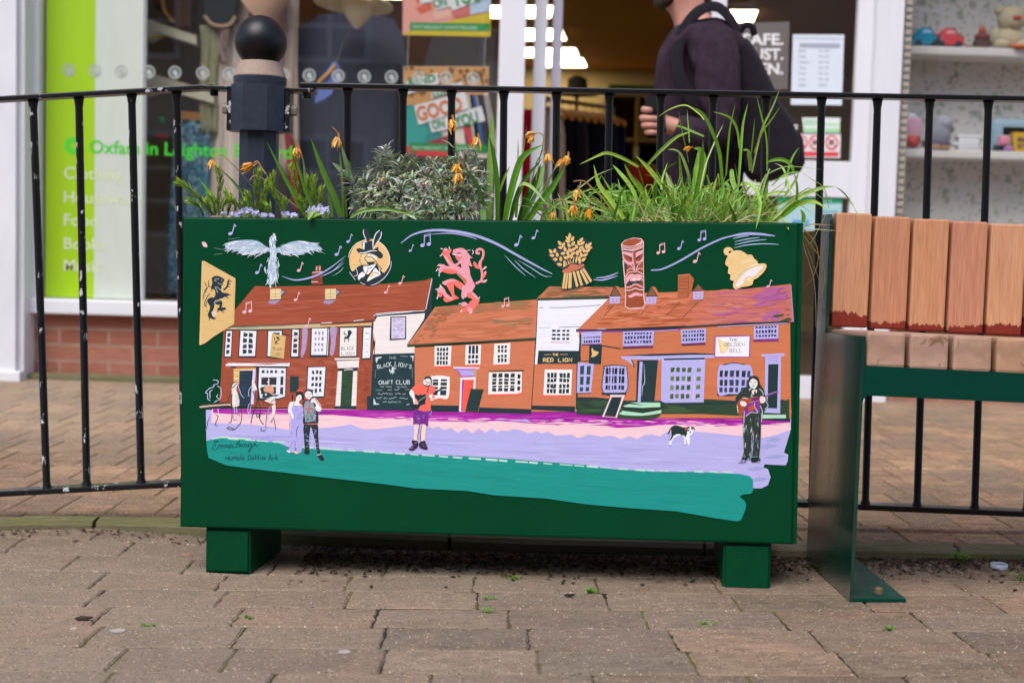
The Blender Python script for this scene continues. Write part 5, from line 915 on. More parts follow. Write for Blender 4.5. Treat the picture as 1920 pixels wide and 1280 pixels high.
def panel(lab, top, bot, bars, mat, over):
    (t0, t1), (b0, b1) = top, bot; T0, T1, B0, B1 = [fp(*q) for q in (t0, t1, b0, b1)]
    o = empty('railing', (B0 + B1) / 2, lab, 'railing', 'railing panels along the kerb')
    rail('top_rail', T0, T1, .011, .042, mat, o); rail('bottom_rail', B0, B1, .013, .042, mat, o)
    def xy(A, C, t): return A + (C - A) * t
    for pt_, pb in bars:
        ft, fb = (pt_ - t0[0]) / (t1[0] - t0[0]), (pb - b0[0]) / (b1[0] - b0[0]); A = xy(T0, T1, ft) - Vector((0, 0, .004)); C = xy(B0, B1, fb) + Vector((0, 0, .004)); d = (A - C).normalized()
        b = B(); b.tube([C, C + d * .004, C + d * .012, A - d * .022, A - d * .008, A], [.012, .011, .0084, .0084, .0105, .0125], 14); b.build('baluster', mat, o, True)
    return o
panel('railing panel sagging to the left, its black paint chipped to white', ((-160, 196), (402, 164)), ((-160, 932), (430, 900)), [(-130, -108), (-42, -12), (62, 88), (148, 163), (247, 265), (331, 347)], M_BLK, 0)
panel('long straight black railing panel running behind the planter and bench', ((564, 161), (2300, 194)), ((560, 903), (2300, 977)), [(652, 652), (756, 752), (847, 843), (945, 938), (1044, 1035), (1143, 1130), (1240, 1225), (1338, 1322), (1437, 1420), (1541, 1522), (1646, 1622), (1744, 1719), (1854, 1827), (1955, 1925), (2055, 2022), (2155, 2120), (2255, 2218)], M_BLK2, 0)
pc = fp(490, 300); px_ = lambda n: n * FY / F  # pixels to metres at the fence
def pz(py): return at(489, py, FY).z
post = empty('bollard', (pc.x, FY, zup(pc.x, FY)), 'blue black iron post with a round ball finial, joining the two railing panels', 'bollard')
cx = at(489, 78, FY).x; r0 = px_(48.5)
b = B(); b.ball((cx, FY, pz(79)), r0, 32, 20); b.build('ball', M_BALL, post, True)
b = B(); b.lathe((cx, FY, 0), [(0, pz(116)), (px_(38), pz(117)), (px_(39), pz(119)), (px_(47.5), pz(144)), (px_(47.5), pz(147)), (0, pz(147))], 36); b.build('collar', M_COLLAR, post, False)
b = B(); b.lathe((cx, FY, 0), [(0, pz(145)), (px_(49), pz(146)), (px_(49.3), pz(148)), (px_(48.5), pz(161)), (px_(30), pz(163)), (0, pz(163))], 36); b.build('drum', M_POST, post, False)
b = B(); hw, cw = px_(49), px_(22)
def octa(b, z0, z1, w_, c_):
    q = [(-w_, -c_), (-c_, -w_), (c_, -w_), (w_, -c_), (w_, c_), (c_, w_), (-c_, w_), (-w_, c_)]; b.prism([(cx + x, FY + y, z0) for x, y in q][::-1], (0, 0, z1 - z0))
octa(b, pz(248), pz(161.5), hw, cw); b.build('boss', M_POST, post)
b = B(); octa(b, -.1, pz(247), px_(34), px_(15)); b.build('shaft', M_POST, post)
for sg, x0, lab in ((-1, 436, 'l'), (1, 541, 'r')):
    ex = at(x0, 165, FY).x; b = B(); th = px_(9)
    b.box((ex + sg * th * .2, FY, (pz(165) + pz(248)) / 2), (th, .05, pz(165) - pz(248)), bev=.002); b.box((ex + sg * px_(25), FY, pz(169)), (px_(52), .05, th * .8), bev=.002); br = b.build('bracket', M_BLK, post)
    b = B(); b.lathe((ex + sg * px_(4), FY - .004, (pz(206))), [(0, .016), (.011, .016), (.0125, .012), (.0125, 0)], 6, (sg, 0, 0)); b.build('bolt', plain('bolt_zinc' + lab, '8f8478', .5, .2, 40, .5), br)
    b = B(); b.lathe((ex + sg * px_(34), FY, pz(172)), [(0, .013), (.009, .013), (.010, .010), (.010, 0)], 6, (0, 0, -1)); b.build('bolt', M_BLK2, br)
# ------------------------------------------------------------------ bench
M_BGREEN = greenpaint('bench_green', '00342a', .22, .6); M_BGREEN.node_tree.nodes['Principled BSDF'].inputs['Coat Weight'].default_value = .7; M_BGREEN.node_tree.nodes['Principled BSDF'].inputs['Coat Roughness'].default_value = .12
M_BFLAT = greenpaint('bench_green_flat', '003a2e', .45, .15)
def wood(name, c1, c2, end=False, stain=False):
    k = NT(name); a = k.n('ShaderNodeVertexColor', layer_name='Col').outputs['Color']; p_ = k.pos()
    if end:
        f = k.noise(9, 5, .6, k.pos((1, .2, 1)), 1.2); wv = k.n('ShaderNodeTexWave', wave_type='RINGS', i_Scale=22.0, i_Distortion=5.0, i_Detail=4.0); k.l(p_, wv.inputs['Vector'])
        c = k.mix(k.ramp(f, [(.35, (0, 0, 0)), (.7, (1, 1, 1))]), lin(c1), lin(c2)); c = k.mix(.22, c, wv.outputs['Color'], 'MULTIPLY'); kn = k.ramp(k.noise(14, 4, .7, p_, 1.5), [(.62, (0, 0, 0)), (.69, (.75,) * 3)]); c = k.mix(kn, c, (.14, .075, .03))
    else:
        f = k.noise(11, 6, .65, k.pos((7, 7, .45)), .6); g = k.noise(130, 3, .6, k.pos((5, 5, .12)))
        c = k.mix(k.ramp(f, [(.3, (0, 0, 0)), (.7, (1, 1, 1))]), lin(c1), lin(c2)); c = k.mix(.8, c, k.ramp(g, [(.3, (.72,) * 3), (.7, (1.22,) * 3)]), 'MULTIPLY'); pg = k.ramp(k.noise(60, 5, .7, k.pos((3, 3, .25))), [(.36, (.72,) * 3), (.5, (1.04,) * 3)]); c = k.mix(.4, c, pg, 'MULTIPLY')
    c = k.mix(1, c, a, 'MULTIPLY')
    if stain:
        sx = k.n('ShaderNodeSeparateXYZ'); k.l(p_, sx.inputs[0]); n1 = k.noise(90, 4, .8, k.pos((1, .2, .06))); n2 = k.noise(14, 2, .5, k.pos((1, .2, .0)))
        m1 = k.n('ShaderNodeMath', operation='MULTIPLY_ADD'); m1.inputs[1].default_value = .030; m1.inputs[2].default_value = stain - .029; k.l(n1, m1.inputs[0])
        m2 = k.n('ShaderNodeMath', operation='MULTIPLY_ADD'); m2.inputs[1].default_value = .03; k.l(n2, m2.inputs[0]); k.l(m1.outputs[0], m2.inputs[2])
        cm = k.n('ShaderNodeMath', operation='LESS_THAN'); k.l(sx.outputs[2], cm.inputs[0]); k.l(m2.outputs[0], cm.inputs[1]); c = k.mix(cm.outputs[0], c, k.mix(f, lin('8a3018'), lin('6e2420')))
    k.base(c); k.bump(k.noise(160, 4, .7, k.pos((5, 5, .15)) if not end else p_), .25, .001); return k.set(.6, .3)
YF = 2.40; XE = at(1603, 1130, YF).x + .0  # front of the bench and its end plate
def bx(px, y, py=600): return at(px, py, y).x
XP = bx(1610, YF, 760)
def bz(py, px, y): return at(px, py, y).z
YM, YBK = YF + .285, YF + .36
bench = empty('bench', (XP + .6, YF + .2, zlow(XP + .6, YF)), 'bench of pale red timber slats on a dark green steel frame, beside the planter', 'bench')
zt, zs = bz(401, 1555, YM), bz(628, 1600, YF + .15)
g0 = zlow(XP, YF) + .001
XM = bx(1556, YM, 500); sh = 0.0
prof = [(YF, g0), (YF, bz(690, 1614, YF) + .03), (YF, bz(630, 1617, YF)), (YM, bz(624, 1560, YM)), (YM, zt - .012), (YM + .012, zt), (YBK, zt), (YBK, g0 - .008)]
b = B(); b.prism([(XP, y, z) for y, z in prof], (.007, 0, 0)); ep = b.build('end_plate', M_BGREEN, bench)
zf = zlow(XP + .05, YF) + .0065
b = B(); b.prism([(XP + .0072, YF + .002, zlow(XP, YF) + .001), (XP + .104, YF + .002, zlow(XP + .1, YF) + .001), (XP + .104, YBK, zlow(XP + .1, YBK) + .003), (XP + .0072, YBK, zlow(XP, YBK) + .003)], (0, 0, .006)); b.build('base_flange', M_BFLAT, ep)
b = B(); q = onplane(1647, 1112, (0, 0, zf), Vector((0, 0, 1))); b.lathe(q, [(0, .012), (.005, .012), (.008, .009), (.0085, 0)], 6); b.build('bolt', plain('rusty_bolt', '7a6354', .8, .3, 60, .2, .6, 90), ep)
# front frame: one folded sheet with a rounded inner corner
zc1, zc0 = bz(690, 1640, YF), bz(742, 1640, YF); XR = XP + 1.28; sl = (at(1910, 703, YF).z - at(1640, 690.5, YF).z) / (at(1910, 703, YF).x - at(1640, 690.5, YF).x)
b = B(); rr = .012; cxn, czn = XP + .0078 + rr, zc0 - rr
b.prism([(XP + .0075, YF + .001, zc1 + .004), (XR, YF + .001, zc1 + sl * 1.28), (XR, YF + .001, zc0 + sl * 1.28), (cxn, YF + .001, zc0)] + [(cxn - rr * math.sin(a * .39), YF + .001, czn + rr * math.cos(a * .39)) for a in range(1, 5)], (0, .006, 0)); b.build('seat_rail', M_BFLAT, bench)
b = B(); b.box(((XP + XR) / 2, YM + .045, zc1 + sl * .6 - .03), (XR - XP - .016, .006, .05)); b.build('rear_rail', M_BGREEN, bench)
stz = bz(603, 1700, YM)
WB = [wood('slat_wood_%d' % i, c1, c2, False, bz(602 + o, 1700, YM)) for i, (c1, c2, o) in enumerate((('c08662', 'cd9874', -9), ('b67a5a', 'c68c6a', 2), ('be825e', 'cb946e', 4), ('b67a5e', 'c68c6e', 8), ('c08864', 'cf9c76', 6)))]
WS = [wood('seat_end_%d' % i, c1, c2, True) for i, (c1, c2) in enumerate((('a88472', 'bb9580'), ('ab8674', 'bd9884'), ('a98470', 'ba9680'), ('aa8266', 'ba9274')))]
pit = (bx(1890, YM + .0, 500) - bx(1599, YM, 500)) / 4
for i in range(9):
    xc = bx(1599, YM, 500) + pit * i; xw = pit * .915; zt_ = zt + .001 - .0045 * i * .6 + (0.002 if i == 0 else 0); zb_ = bz(614.5, 1600, YM) - .0018 * i + .0005
    b = B(); b.col((1, 1, 1)); b.box((xc, YM + .022, (zt_ + zb_) / 2), (xw, .036, zt_ - zb_), bev=.004); b.build('back_slat', WB[i % 5], bench)
pit2 = (bx(1908, YF, 655) - bx(1663.5, YF, 655)) / 3; zst = bz(622.5, 1663, YF)
for i in range(9):
    xc = bx(1663.5, YF, 655) + pit2 * i; b = B(); b.col((1, 1, 1)); hz = bz(622.5, 1663, YF) - bz(690, 1663, YF); sl_ = sl * pit2 * i
    b.box((xc, YF + .146, zst - hz / 2 + sl_ + .0005 - .0068), (pit2 * .895, .278, hz), bev=.006, rot=Matrix.Rotation(rad(-2.7), 3, 'X')); b.build('seat_slat', WS[i % 4], bench)
b = B(); b.prism([(XR, y, z + sl * 1.28) for y, z in prof], (.007, 0, 0)); b.build('end_plate', M_BGREEN, bench)
# ------------------------------------------------------------------ things in the left-hand window
def wv(px0, px1, py0, py1, y, n=14, amp=.012, seed=0, flare=1.0):
    """hanging cloth: a folded sheet between two pixel columns"""
    x0, x1 = X(px0, y), X(px1, y); zt_, zb_ = Z(py0, (px0 + px1) / 2, y), Z(py1, (px0 + px1) / 2, y); V = []; m_ = 16
    for i in range(n + 1):
        for j in range(m_ + 1):
            t = i / n; s_ = j / m_; cxm = (x0 + x1) / 2; w_ = (x1 - x0) * (flare + (1 - flare) * (1 - s_))
            V.append((cxm + (t - .5) * w_ + .006 * math.sin(s_ * 7 + i), y + amp * math.sin(i * 2.3 + seed + s_ * 2) * (.3 + s_) + amp * .4 * math.sin(i * 5.1 + seed), zt_ + (zb_ - zt_) * s_))
    return V, [[i * (m_ + 1) + j, (i + 1) * (m_ + 1) + j, (i + 1) * (m_ + 1) + j + 1, i * (m_ + 1) + j + 1] for i in range(n) for j in range(m_)]
def cloth(name, lab, cat, col, px0, px1, py0, py1, y, amp=.012, flare=1.0, mat=None, seed=0, group=None):
    b = B(); b.col(col); v, f_ = wv(px0, px1, py0, py1, y, 14, amp, seed, flare); b.add(v, f_); c = sum(b.v, Vector()) / len(b.v)
    o = b.build(name, mat or V_CLOTH, None, True, org=c); so_ = o.modifiers.new('thickness', 'SOLIDIFY'); so_.thickness = .004; return tag(o, lab, cat, group)
def solid(name, lab, cat, col, pts, y, d, mat=V_MATT, bev=.008, group=None):
    b = B(); b.col(col); q = [at(a, c, y) for a, c in pts]; b.prism(q, (0, d, 0)); c = sum(b.v, Vector()) / len(b.v); o = b.build(name, mat, org=c)
    if bev: m_ = o.modifiers.new('soft_edges', 'BEVEL'); m_.width = bev; m_.segments = 3; m_.limit_method = 'ANGLE'
    return tag(o, lab, cat, group)
solid('display_backing', 'dull brown backing board at the left of the window display', 'display board', '837765', [(268, -300), (560, -300), (560, 560), (268, 560)], WY + .75, .02, bev=0)
solid('slate_screen', 'large rounded dark slate panel standing behind the straw hat', 'display panel', '62647a', [(552, 62), (600, 30), (690, 22), (738, 34), (757, 70), (764, 130), (764, 560), (552, 560)], WY + .55, .04, bev=.015)
cloth('curtain', 'dark slate curtain hanging below the window stickers in the display', 'curtain', '454856', 540, 745, 118, 560, WY + .5, .016)
solid('slant_panel', 'dull mauve board leaning behind the two hanging posters', 'board', '8d8682', [(795, 120), (812, 72), (930, 60), (930, 420), (760, 420), (760, 130)], WY + .9, .02)
cloth('coat', 'long beige coat hanging at the left of the window display', 'coat', 'dccabd', 395, 462, -120, 520, WY + .36, .02, 1.2, seed=2)
cloth('scarf', 'pale olive scarf hanging over the beige coat', 'scarf', '9c9a78', 372, 408, 48, 250, WY + .33, .012, .8, seed=5)
cloth('shawl', 'pinkish brown shawl hanging just right of the ball-topped post', 'shawl', 'c2ac9e', 504, 556, -120, 330, WY + .4, .02, 1.1, seed=4)
cloth('necklace_cloth', 'mottled pink and black cloth hanging between coat and shawl', 'cloth', '9a7f7a', 408, 424, 55, 120, WY + .30, .01, .6, seed=7)
solid('shelf_arm', 'upper cream slanted shelf board against the left frame of the display', 'shelf', 'd5cfb4', [(267, 37), (282, 38), (368, 66), (367, 82), (297, 61), (276, 72), (267, 72)], WY + .3, .12, bev=.004, group='cream slanted shelf boards')
solid('shelf_arm', 'lower cream slanted shelf board just above the railing', 'shelf', 'cfc8ae', [(267, 143), (285, 140), (355, 158), (400, 176), (400, 192), (300, 166), (267, 176)], WY + .3, .12, bev=.004, group='cream slanted shelf boards')
b = B(); b.col('6b3f1c'); q = [at(*p_, WY + .42) for p_ in ((296, -60), (292, 8), (305, 22), (322, 46), (352, 42), (362, 10), (352, -60))]; b.prism(q, (0, .1, 0)); o = b.build('satchel', V_MATT, org=sum(q, Vector()) / 7); m_ = o.modifiers.new('soft', 'BEVEL'); m_.width = .02; m_.segments = 3; tag(o, 'tan leather satchel hanging over the upper cream shelf board', 'bag')
b = B(); b.col('c08a40'); b.tube(curve_pts([at(303, -80, WY + .4), at(306, 10, WY + .39), at(325, 42, WY + .39)], 5), .012, 6, flat=.4); b.build('strap', V_MATT, o)
b = B(); b.col('15181c'); hb = [at(*p_, WY + .3) for p_ in ((380, -70), (379, 15), (386, 38), (402, 50), (428, 50), (440, 38), (444, 12), (444, -70))]; b.prism(hb, (0, .09, 0)); o = b.build('handbag', V_GLOSS, org=sum(hb, Vector()) / 8); m_ = o.modifiers.new('soft', 'BEVEL'); m_.width = .02; m_.segments = 3; tag(o, 'shiny black handbag with a pale rim, just left of the post ball', 'handbag')
b = B(); b.col('b99a80'); b.tube(curve_pts([at(383, 30, WY + .295), at(400, 47, WY + .29), at(428, 48, WY + .29), at(442, 32, WY + .295)], 5), .009, 6); b.build('rim', V_MATT, o)
cloth('dress', 'blue and green speckled dress hung low behind the railing bars', 'dress', '4a6f8a', 322, 392, 226, 560, WY + .34, .014, 1.25, seed=1, mat=None)
def speckle(): # cloth printed with small blotches
    k = NT('speckled_print'); vo = k.n('ShaderNodeTexVoronoi', i_Scale=75.0); k.l(k.pos(), vo.inputs['Vector']); h = k.n('ShaderNodeSeparateColor'); k.l(vo.outputs['Color'], h.inputs[0]); k.base(k.ramp(h.outputs[0], [(.0, lin('2a4a70')), (.3, lin('4f8a9a')), (.5, lin('8fa9b4')), (.7, lin('2f5a55')), (1, lin('3a5f92'))])); return k.set(.85, .2)
bpy.data.objects['dress'].data.materials[0] = speckle()
solid('hanger_bar', 'orange brown wooden bar at the neck of the speckled dress', 'hanger', 'a8743e', [(328, 208), (394, 212), (394, 226), (328, 222)], WY + .33, .03, bev=.004)
b = B(); b.col('1b7d4c'); b.ball(at(302, 226, WY + .3), (.022, .02, .02), 12, 8); o = b.build('bauble', V_GLOSS, None, True, org=at(302, 226, WY + .3)); tag(o, 'small green bauble on a red ribbon, left of the speckled dress', 'bauble'); b = B(); b.col('a8322a'); b.box(at(304, 256, WY + .3), (.05, .008, .02), bev=.003); b.build('ribbon', V_CLOTH, o)
solid('red_belt', 'narrow dark red strap hanging below the post bracket', 'strap', '8a1c20', [(533, 245), (545, 248), (560, 330), (566, 390), (550, 392), (540, 320)], WY + .35, .015, bev=.003)
th_ = at(492, 14, WY + .34); b = B(); b.lathe(th_, [(.16, .0), (.158, .012), (.09, .03), (.075, .11), (.04, .13), (0, .132)], 30, (.75, -.35, .62)); tag(b.build('tan_hat', plain('tan_felt', 'c49a80', .85, .1, 30, .2, .3, 90), None, True, org=th_), 'tan felt hat tilted up behind the post ball', 'hat')
# straw hat, cord and fish charm
M_STRAW = plain('straw', 'f2e6c4', .8, .12, 90, .2, .4, 120)
hc = at(662, 14, WY + .25); hat = empty('straw_hat', hc, 'wide pale straw hat hung upside down near the top of the display', 'hat')
rb_ = (X(737, WY + .25) - X(588, WY + .25)) / 2; hz = Vector((.06, .10, 1)).normalized()
b = B(); b.lathe(hc, [(rb_, .012), (rb_ * .98, .02), (rb_ * .6, .05), (rb_ * .42, .055), (rb_ * .42, .047), (rb_ * .6, .042), (rb_ * .98, .012), (rb_, .012)], 40, hz); b.build('brim', M_STRAW, hat, True)
b = B(); hc2 = at(672, 18, WY + .25); b.lathe(hc2, [(rb_ * .44, .03), (rb_ * .43, .0), (rb_ * .25, -.05), (rb_ * .08, -.088), (0, -.092)], 28, hz); b.build('crown', M_STRAW, hat, True)
p0, p1 = at(656, 48, WY + .22), at(629, 122, WY + .2); b = B(); b.tube([p0, p1], .0022, 6); tag(b.build('cord', plain('twine', '6a675c'), org=p0), 'dark twine running from the straw hat down to the fish charm', 'cord')
fc = at(612, 150, WY + .2); fish = empty('fish_charm', fc, 'blue and orange cloth fish hanging on twine at rail height', 'ornament')
b = B(); b.col('6f7fc0'); b.prism([at(*q, WY + .2) for q in ((626, 118), (632, 122), (636, 140), (632, 156), (622, 176), (606, 188), (592, 190), (590, 182), (594, 164), (604, 140))], (0, .03, 0)); o = b.build('body', V_CLOTH, fish); m_ = o.modifiers.new('soft', 'BEVEL'); m_.width = .012; m_.segments = 3
b = B(); b.col('e0a24a'); b.tube(curve_pts([at(629, 122, WY + .195), at(616, 138, WY + .19), at(604, 148, WY + .19), at(594, 160, WY + .195)], 5), [.008] * 16, 6); b.build('stripe', V_CLOTH, fish)
# ------------------------------------------------------------------ inside the shop
cloth('red_coat', 'bright red coat hanging just inside, between the two white posts', 'coat', 'a3121f', 975, 1000, 205, 420, WY + .55, .015, 1.2, seed=3)
yr = 7.5; ra_, rc_ = at(1020, 186, yr - .2), at(1150, 203, yr + .35); rk = empty('clothes_rail', (rc_.x - .2, yr, .0), 'chrome clothes rail holding dark garments inside the doorway', 'clothes rail')
M_CHR = plain('chrome', 'c8c8cc', .2, .05, 5, .5, metal=1)
b = B(); b.tube([ra_, rc_], .013, 10); b.build('bar', M_CHR, rk)
for q in (ra_, rc_): b = B(); b.tube([q, (q.x, q.y, .02)], .012, 8); b.build('upright', M_CHR, rk)
M_HNG = plain('hanger_wood', 'd88e3c', .5, .1, 20)
GC = ['b59a8a', '15151c', '1b1d2a', '3c3234', '121218', '22242e', '191a26', '2e2c34', '1a2038']
GL = ['dusty pink garment nearest the door post on the rail', 'black garment second from the left on the rail', 'navy garment third from the left on the rail', 'brown black patterned garment fourth from the left on the rail', 'plain black garment in the middle of the rail', 'slate garment sixth from the left on the rail', 'dark navy garment seventh from the left on the rail', 'charcoal garment eighth from the left on the rail', 'blue black garment at the far right end of the rail']
for i in range(9):
    t = (i + .3) / 9.2; q = ra_.lerp(rc_, t); a = rad(62); dx = Vector((math.cos(a), -math.sin(a), 0)); dn = Vector((math.sin(a), math.cos(a), 0)); g = empty('hanging_garment', q, GL[i], 'garment', 'garments on the clothes rail')
    b = B(); b.tube(curve_pts([q - dx * .2 - Vector((0, 0, .11)), q - dx * .1 - Vector((0, 0, .075)), q - Vector((0, 0, .05)), q + dx * .1 - Vector((0, 0, .075)), q + dx * .2 - Vector((0, 0, .11))], 3), .011, 8, flat=1.6); b.tube([q - Vector((0, 0, .05)), q + Vector((0, 0, .02))], .003, 5); b.build('hanger', M_HNG, g)
    b = B(); b.col(GC[i]); V = []; L_ = .62 + .12 * ((i * 7) % 5) / 5
    for s_ in range(9):
        f_ = s_ / 8; hw_ = (.04 + .17 * min(1, f_ * 7)) * (1 + .15 * f_); z_ = q.z - .065 - .055 * min(1, f_ * 7) - L_ * max(0, f_ - .1)
        for k_ in range(12): an = 2 * math.pi * k_ / 12; V.append(Vector((q.x, q.y, z_)) + dx * hw_ * math.cos(an) + dn * (.024 + .008 * math.sin(k_ * 2 + s_)) * math.sin(an))
    b.add(V, [[s_ * 12 + k_, s_ * 12 + (k_ + 1) % 12, (s_ + 1) * 12 + (k_ + 1) % 12, (s_ + 1) * 12 + k_] for s_ in range(8) for k_ in range(12)]); b.build('cloth', V_CLOTH, g, True)
b = B(); b.col('1c1814'); hq = at(1082, 178, 9.0); b.lathe(hq, [(.14, 0), (.13, .012), (.07, .02), (.065, .10), (.03, .125), (0, .127)], 20); tag(b.build('felt_hat', V_CLOTH, None, True, org=hq), 'black felt hat displayed above the clothes rail', 'hat'); b = B(); b.col('4a3a28'); b.tube([hq, (hq.x, hq.y, .02)], .012, 8); tag(b.build('hat_stand', V_MATT, org=(hq.x, hq.y, 0)), 'thin wooden stand under the black felt hat', 'stand')
# shelving at the back
ys = 8.8; sh_ = empty('bookcase', at(1190, 400, ys), 'wooden shelf unit at the back of the shop, beside the walking man', 'bookcase'); M_SHW = plain('shelf_wood', 'a88a4a', .6, .12, 12)
b = B(); x0, x1 = X(1136, ys), X(1420, ys)
for py in (178, 262, 310, 352, 420): b.box(((x0 + x1) / 2, ys + .15, Z(py, 1190, ys)), (x1 - x0, .3, .022))
b.build('shelf', M_SHW, sh_)
b = B()
for px in (1136, 1192, 1260, 1340, 1420): b.box((X(px, ys), ys + .15, Z(300, px, ys)), (.022, .298, Z(178, px, ys) - Z(420, px, ys)))
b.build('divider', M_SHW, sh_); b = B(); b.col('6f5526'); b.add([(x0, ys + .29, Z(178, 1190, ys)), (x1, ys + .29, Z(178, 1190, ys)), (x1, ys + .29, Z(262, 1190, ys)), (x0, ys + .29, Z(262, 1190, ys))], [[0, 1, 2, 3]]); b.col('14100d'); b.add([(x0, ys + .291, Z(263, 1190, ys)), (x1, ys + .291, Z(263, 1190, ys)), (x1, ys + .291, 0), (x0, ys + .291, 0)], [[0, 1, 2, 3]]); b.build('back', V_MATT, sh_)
for i, (px, c, lab) in enumerate(((1148, '8a6a2a', 'ochre box on the top shelf, left of the walking man'), (1166, '6a4a26', 'brown box on the top shelf near the hand with the phone'), (1205, 'a8904e', 'straw coloured basket on the top shelf by the phone'))):
    b = B(); b.col(c); b.box((X(px, ys), ys + .1, Z(262, px, ys) + .075), (.055, .12, .12), bev=.01); b.box((X(px, ys), ys + .1, Z(262, px, ys) + .14), (.058, .124, .014), bev=.004); tag(b.build('storage_box', V_MATT, org=(X(px, ys), ys, Z(262, px, ys))), lab, 'box')
b = B(); b.col('567028'); b.box(((x0 + x1) / 2, ys + .1, Z(172, 1190, ys) + .02), (x1 - x0, .2, .05), bev=.01); tag(b.build('garland', V_CLOTH, org=(x0, ys, Z(172, 1190, ys))), 'olive green garland along the top of the shelf unit', 'garland')
b = B(); b.col('c9b488'); b.box(at(1193, 286, ys - .002), (.035, .006, .065), bev=.002); tag(b.build('price_tag', V_PRINT, org=at(1193, 286, ys)), 'pale tag hanging on the dark lower shelf', 'tag')
rq = at(1178, 333, 7.9); b = B(); b.col('c33a1c'); b.lathe(rq - Vector((0, 0, .06)), [(0, 0), (.15, 0), (.17, .04), (.17, .09), (.15, .12), (0, .125)], 28); st = tag(b.build('red_stool', V_CLOTH, None, True, org=(rq.x, rq.y, 0)), 'orange red padded stool glimpsed through the grass', 'stool')
b = B(); b.col('7a5a2a')
for a in range(4): b.tube([rq + Vector((.11 * math.cos(a * 1.57 + .8), .11 * math.sin(a * 1.57 + .8), -.06)), Vector((rq.x + .13 * math.cos(a * 1.57 + .8), rq.y + .13 * math.sin(a * 1.57 + .8), .01))], .014, 8)
b.build('leg_frame', V_MATT, st)
# ------------------------------------------------------------------ right-hand window: two shelves of toys
yw = WY + .2; M_SHELF = plain('white_shelf', 'd8d2ce', .5, .05, 5)
for (py0, py1, lab) in ((88, 103, 'upper white shelf of toys against the sprigged wallpaper'), (281, 297, 'lower white shelf of boxes and toys against the sprigged wallpaper')):
    b = B(); x0, x1 = X(1697, yw), 4.4; zt_ = Z(py0, 1800, yw); b.box(((x0 + x1) / 2, yw + .11, zt_ - .02), (x1 - x0, .22, .04), bev=.008); tag(b.build('display_shelf', M_SHELF, org=((x0 + x1) / 2, yw, zt_)), lab, 'shelf', 'shelves in the right hand window')
def sz(px, up): return Z(88 if up else 281, 1800, yw)
def toy_car(name, c, c2, px, lab):
    o = Vector((X(px, yw + .05), yw + .05, sz(px, 1))); t = empty(name, o, lab, 'toy car'); b = B(); b.col(c); q = [(-.062, .012), (-.064, .045), (-.045, .062), (-.028, .084), (.016, .086), (.034, .058), (.062, .05), (.066, .014)]
    b.prism([o + Vector((x, -.028, z)) for x, z in q], (0, .056, 0)); m0 = b.build('body', V_GLOSS, t); m_ = m0.modifiers.new('soft', 'BEVEL'); m_.width = .008; m_.segments = 2
    b = B(); b.col(c2); b.prism([o + Vector((x, -.0295, z)) for x, z in ((-.024, .062), (-.016, .078), (.012, .079), (.026, .062))], (0, .059, 0)); b.build('window', V_GLOSS, t)
    for x in (-.038, .04):
        b = B(); b.col('2b2f38'); b.lathe(o + Vector((x, .031, .015)), [(0, .064), (.014, .064), (.016, .06), (.016, .003), (0, 0)], 16, (0, -1, 0)); b.build('wheel', V_MATT, t, True)
toy_car('toy_car', '1c8cae', '9cc8ea', 1723, 'blue toy car at the left end of the upper shelf'); toy_car('toy_car', 'd8404a', 'f0a0a8', 1767, 'red toy car beside the blue one on the upper shelf')
def bits(name, lab, cat, px, up, parts, mat=V_MATT, yo=.06):
    """small shelf toy from (colour, kind, x, z, size) pieces standing on the shelf"""
    o = Vector((X(px, yw + yo), yw + yo, sz(px, up))); b = B()
    for c, kd, x, z, sx, sz_ in parts:
        b.col(c); p_ = o + Vector((x, 0, z))
        if kd == 'b': b.box(p_ + Vector((0, 0, sz_ / 2)), (sx, min(sx, .06), sz_), bev=min(sx, sz_) * .18)
        else: b.ball(p_, (sx, min(sx, .05), sz_), 14, 9)
    return tag(b.build(name, mat, None, True, org=o), lab, cat)
bits('toy_figure', 'small pink and yellow toy between the two toy cars', 'toy', 1744, 1, [('e8b02c', 'b', 0, 0, .03, .014), ('d86a80', 'o', 0, .045, .02, .024), ('b9c4ea', 'o', 0, .035, .012, .014)])
bits('toy_block', 'bright green toy block at the end of the red car', 'toy', 1784, 1, [('a5c62c', 'b', 0, 0, .016, .022), ('a5c62c', 'o', 0, .022, .008, .006)])
bits('toy_figure', 'brown figurine with an orange head in the middle of the upper shelf', 'figurine', 1829, 1, [('6b5746', 'b', -.03, 0, .10, .012), ('5a4038', 'b', 0, .01, .07, .03), ('7a3a3c', 'o', 0, .055, .036, .024), ('c9603c', 'o', 0, .09, .016, .018)])
ted = empty('teddy_bear', (X(1882, yw + .07), yw + .07, sz(0, 1)), 'cream teddy bear with a red nose on the upper shelf', 'teddy bear'); to = ORG['teddy_bear']; M_FUR = plain('cream_fur', 'c9bb9c', .95, .2, 60, .1, .9, 120)
for nm, ps in (('body', [(0, .05, .075, .06)]), ('head', [(0, .145, .066, .062)]), ('muzzle', [(.005, .125, .034, .028)]), ('ear', [(-.058, .185, .026, .026)]), ('ear', [(.058, .185, .026, .026)]), ('arm', [(-.07, .06, .03, .045)]), ('arm', [(.07, .06, .03, .045)]), ('leg', [(-.05, .02, .04, .026)]), ('leg', [(.05, .02, .04, .026)])):
    b = B()
    for x, z, rx, rz in ps: b.ball(to + Vector((x, -.03 if nm in ('muzzle', 'leg') else 0, z)), (rx, min(rx, .05), rz), 16, 10)
    b.build(nm, M_FUR, ted, True)
b = B(); b.col('b84a3a'); b.ball(to + Vector((.005, -.062, .142)), (.022, .012, .012), 10, 7); b.build('nose', V_MATT, ted, True)
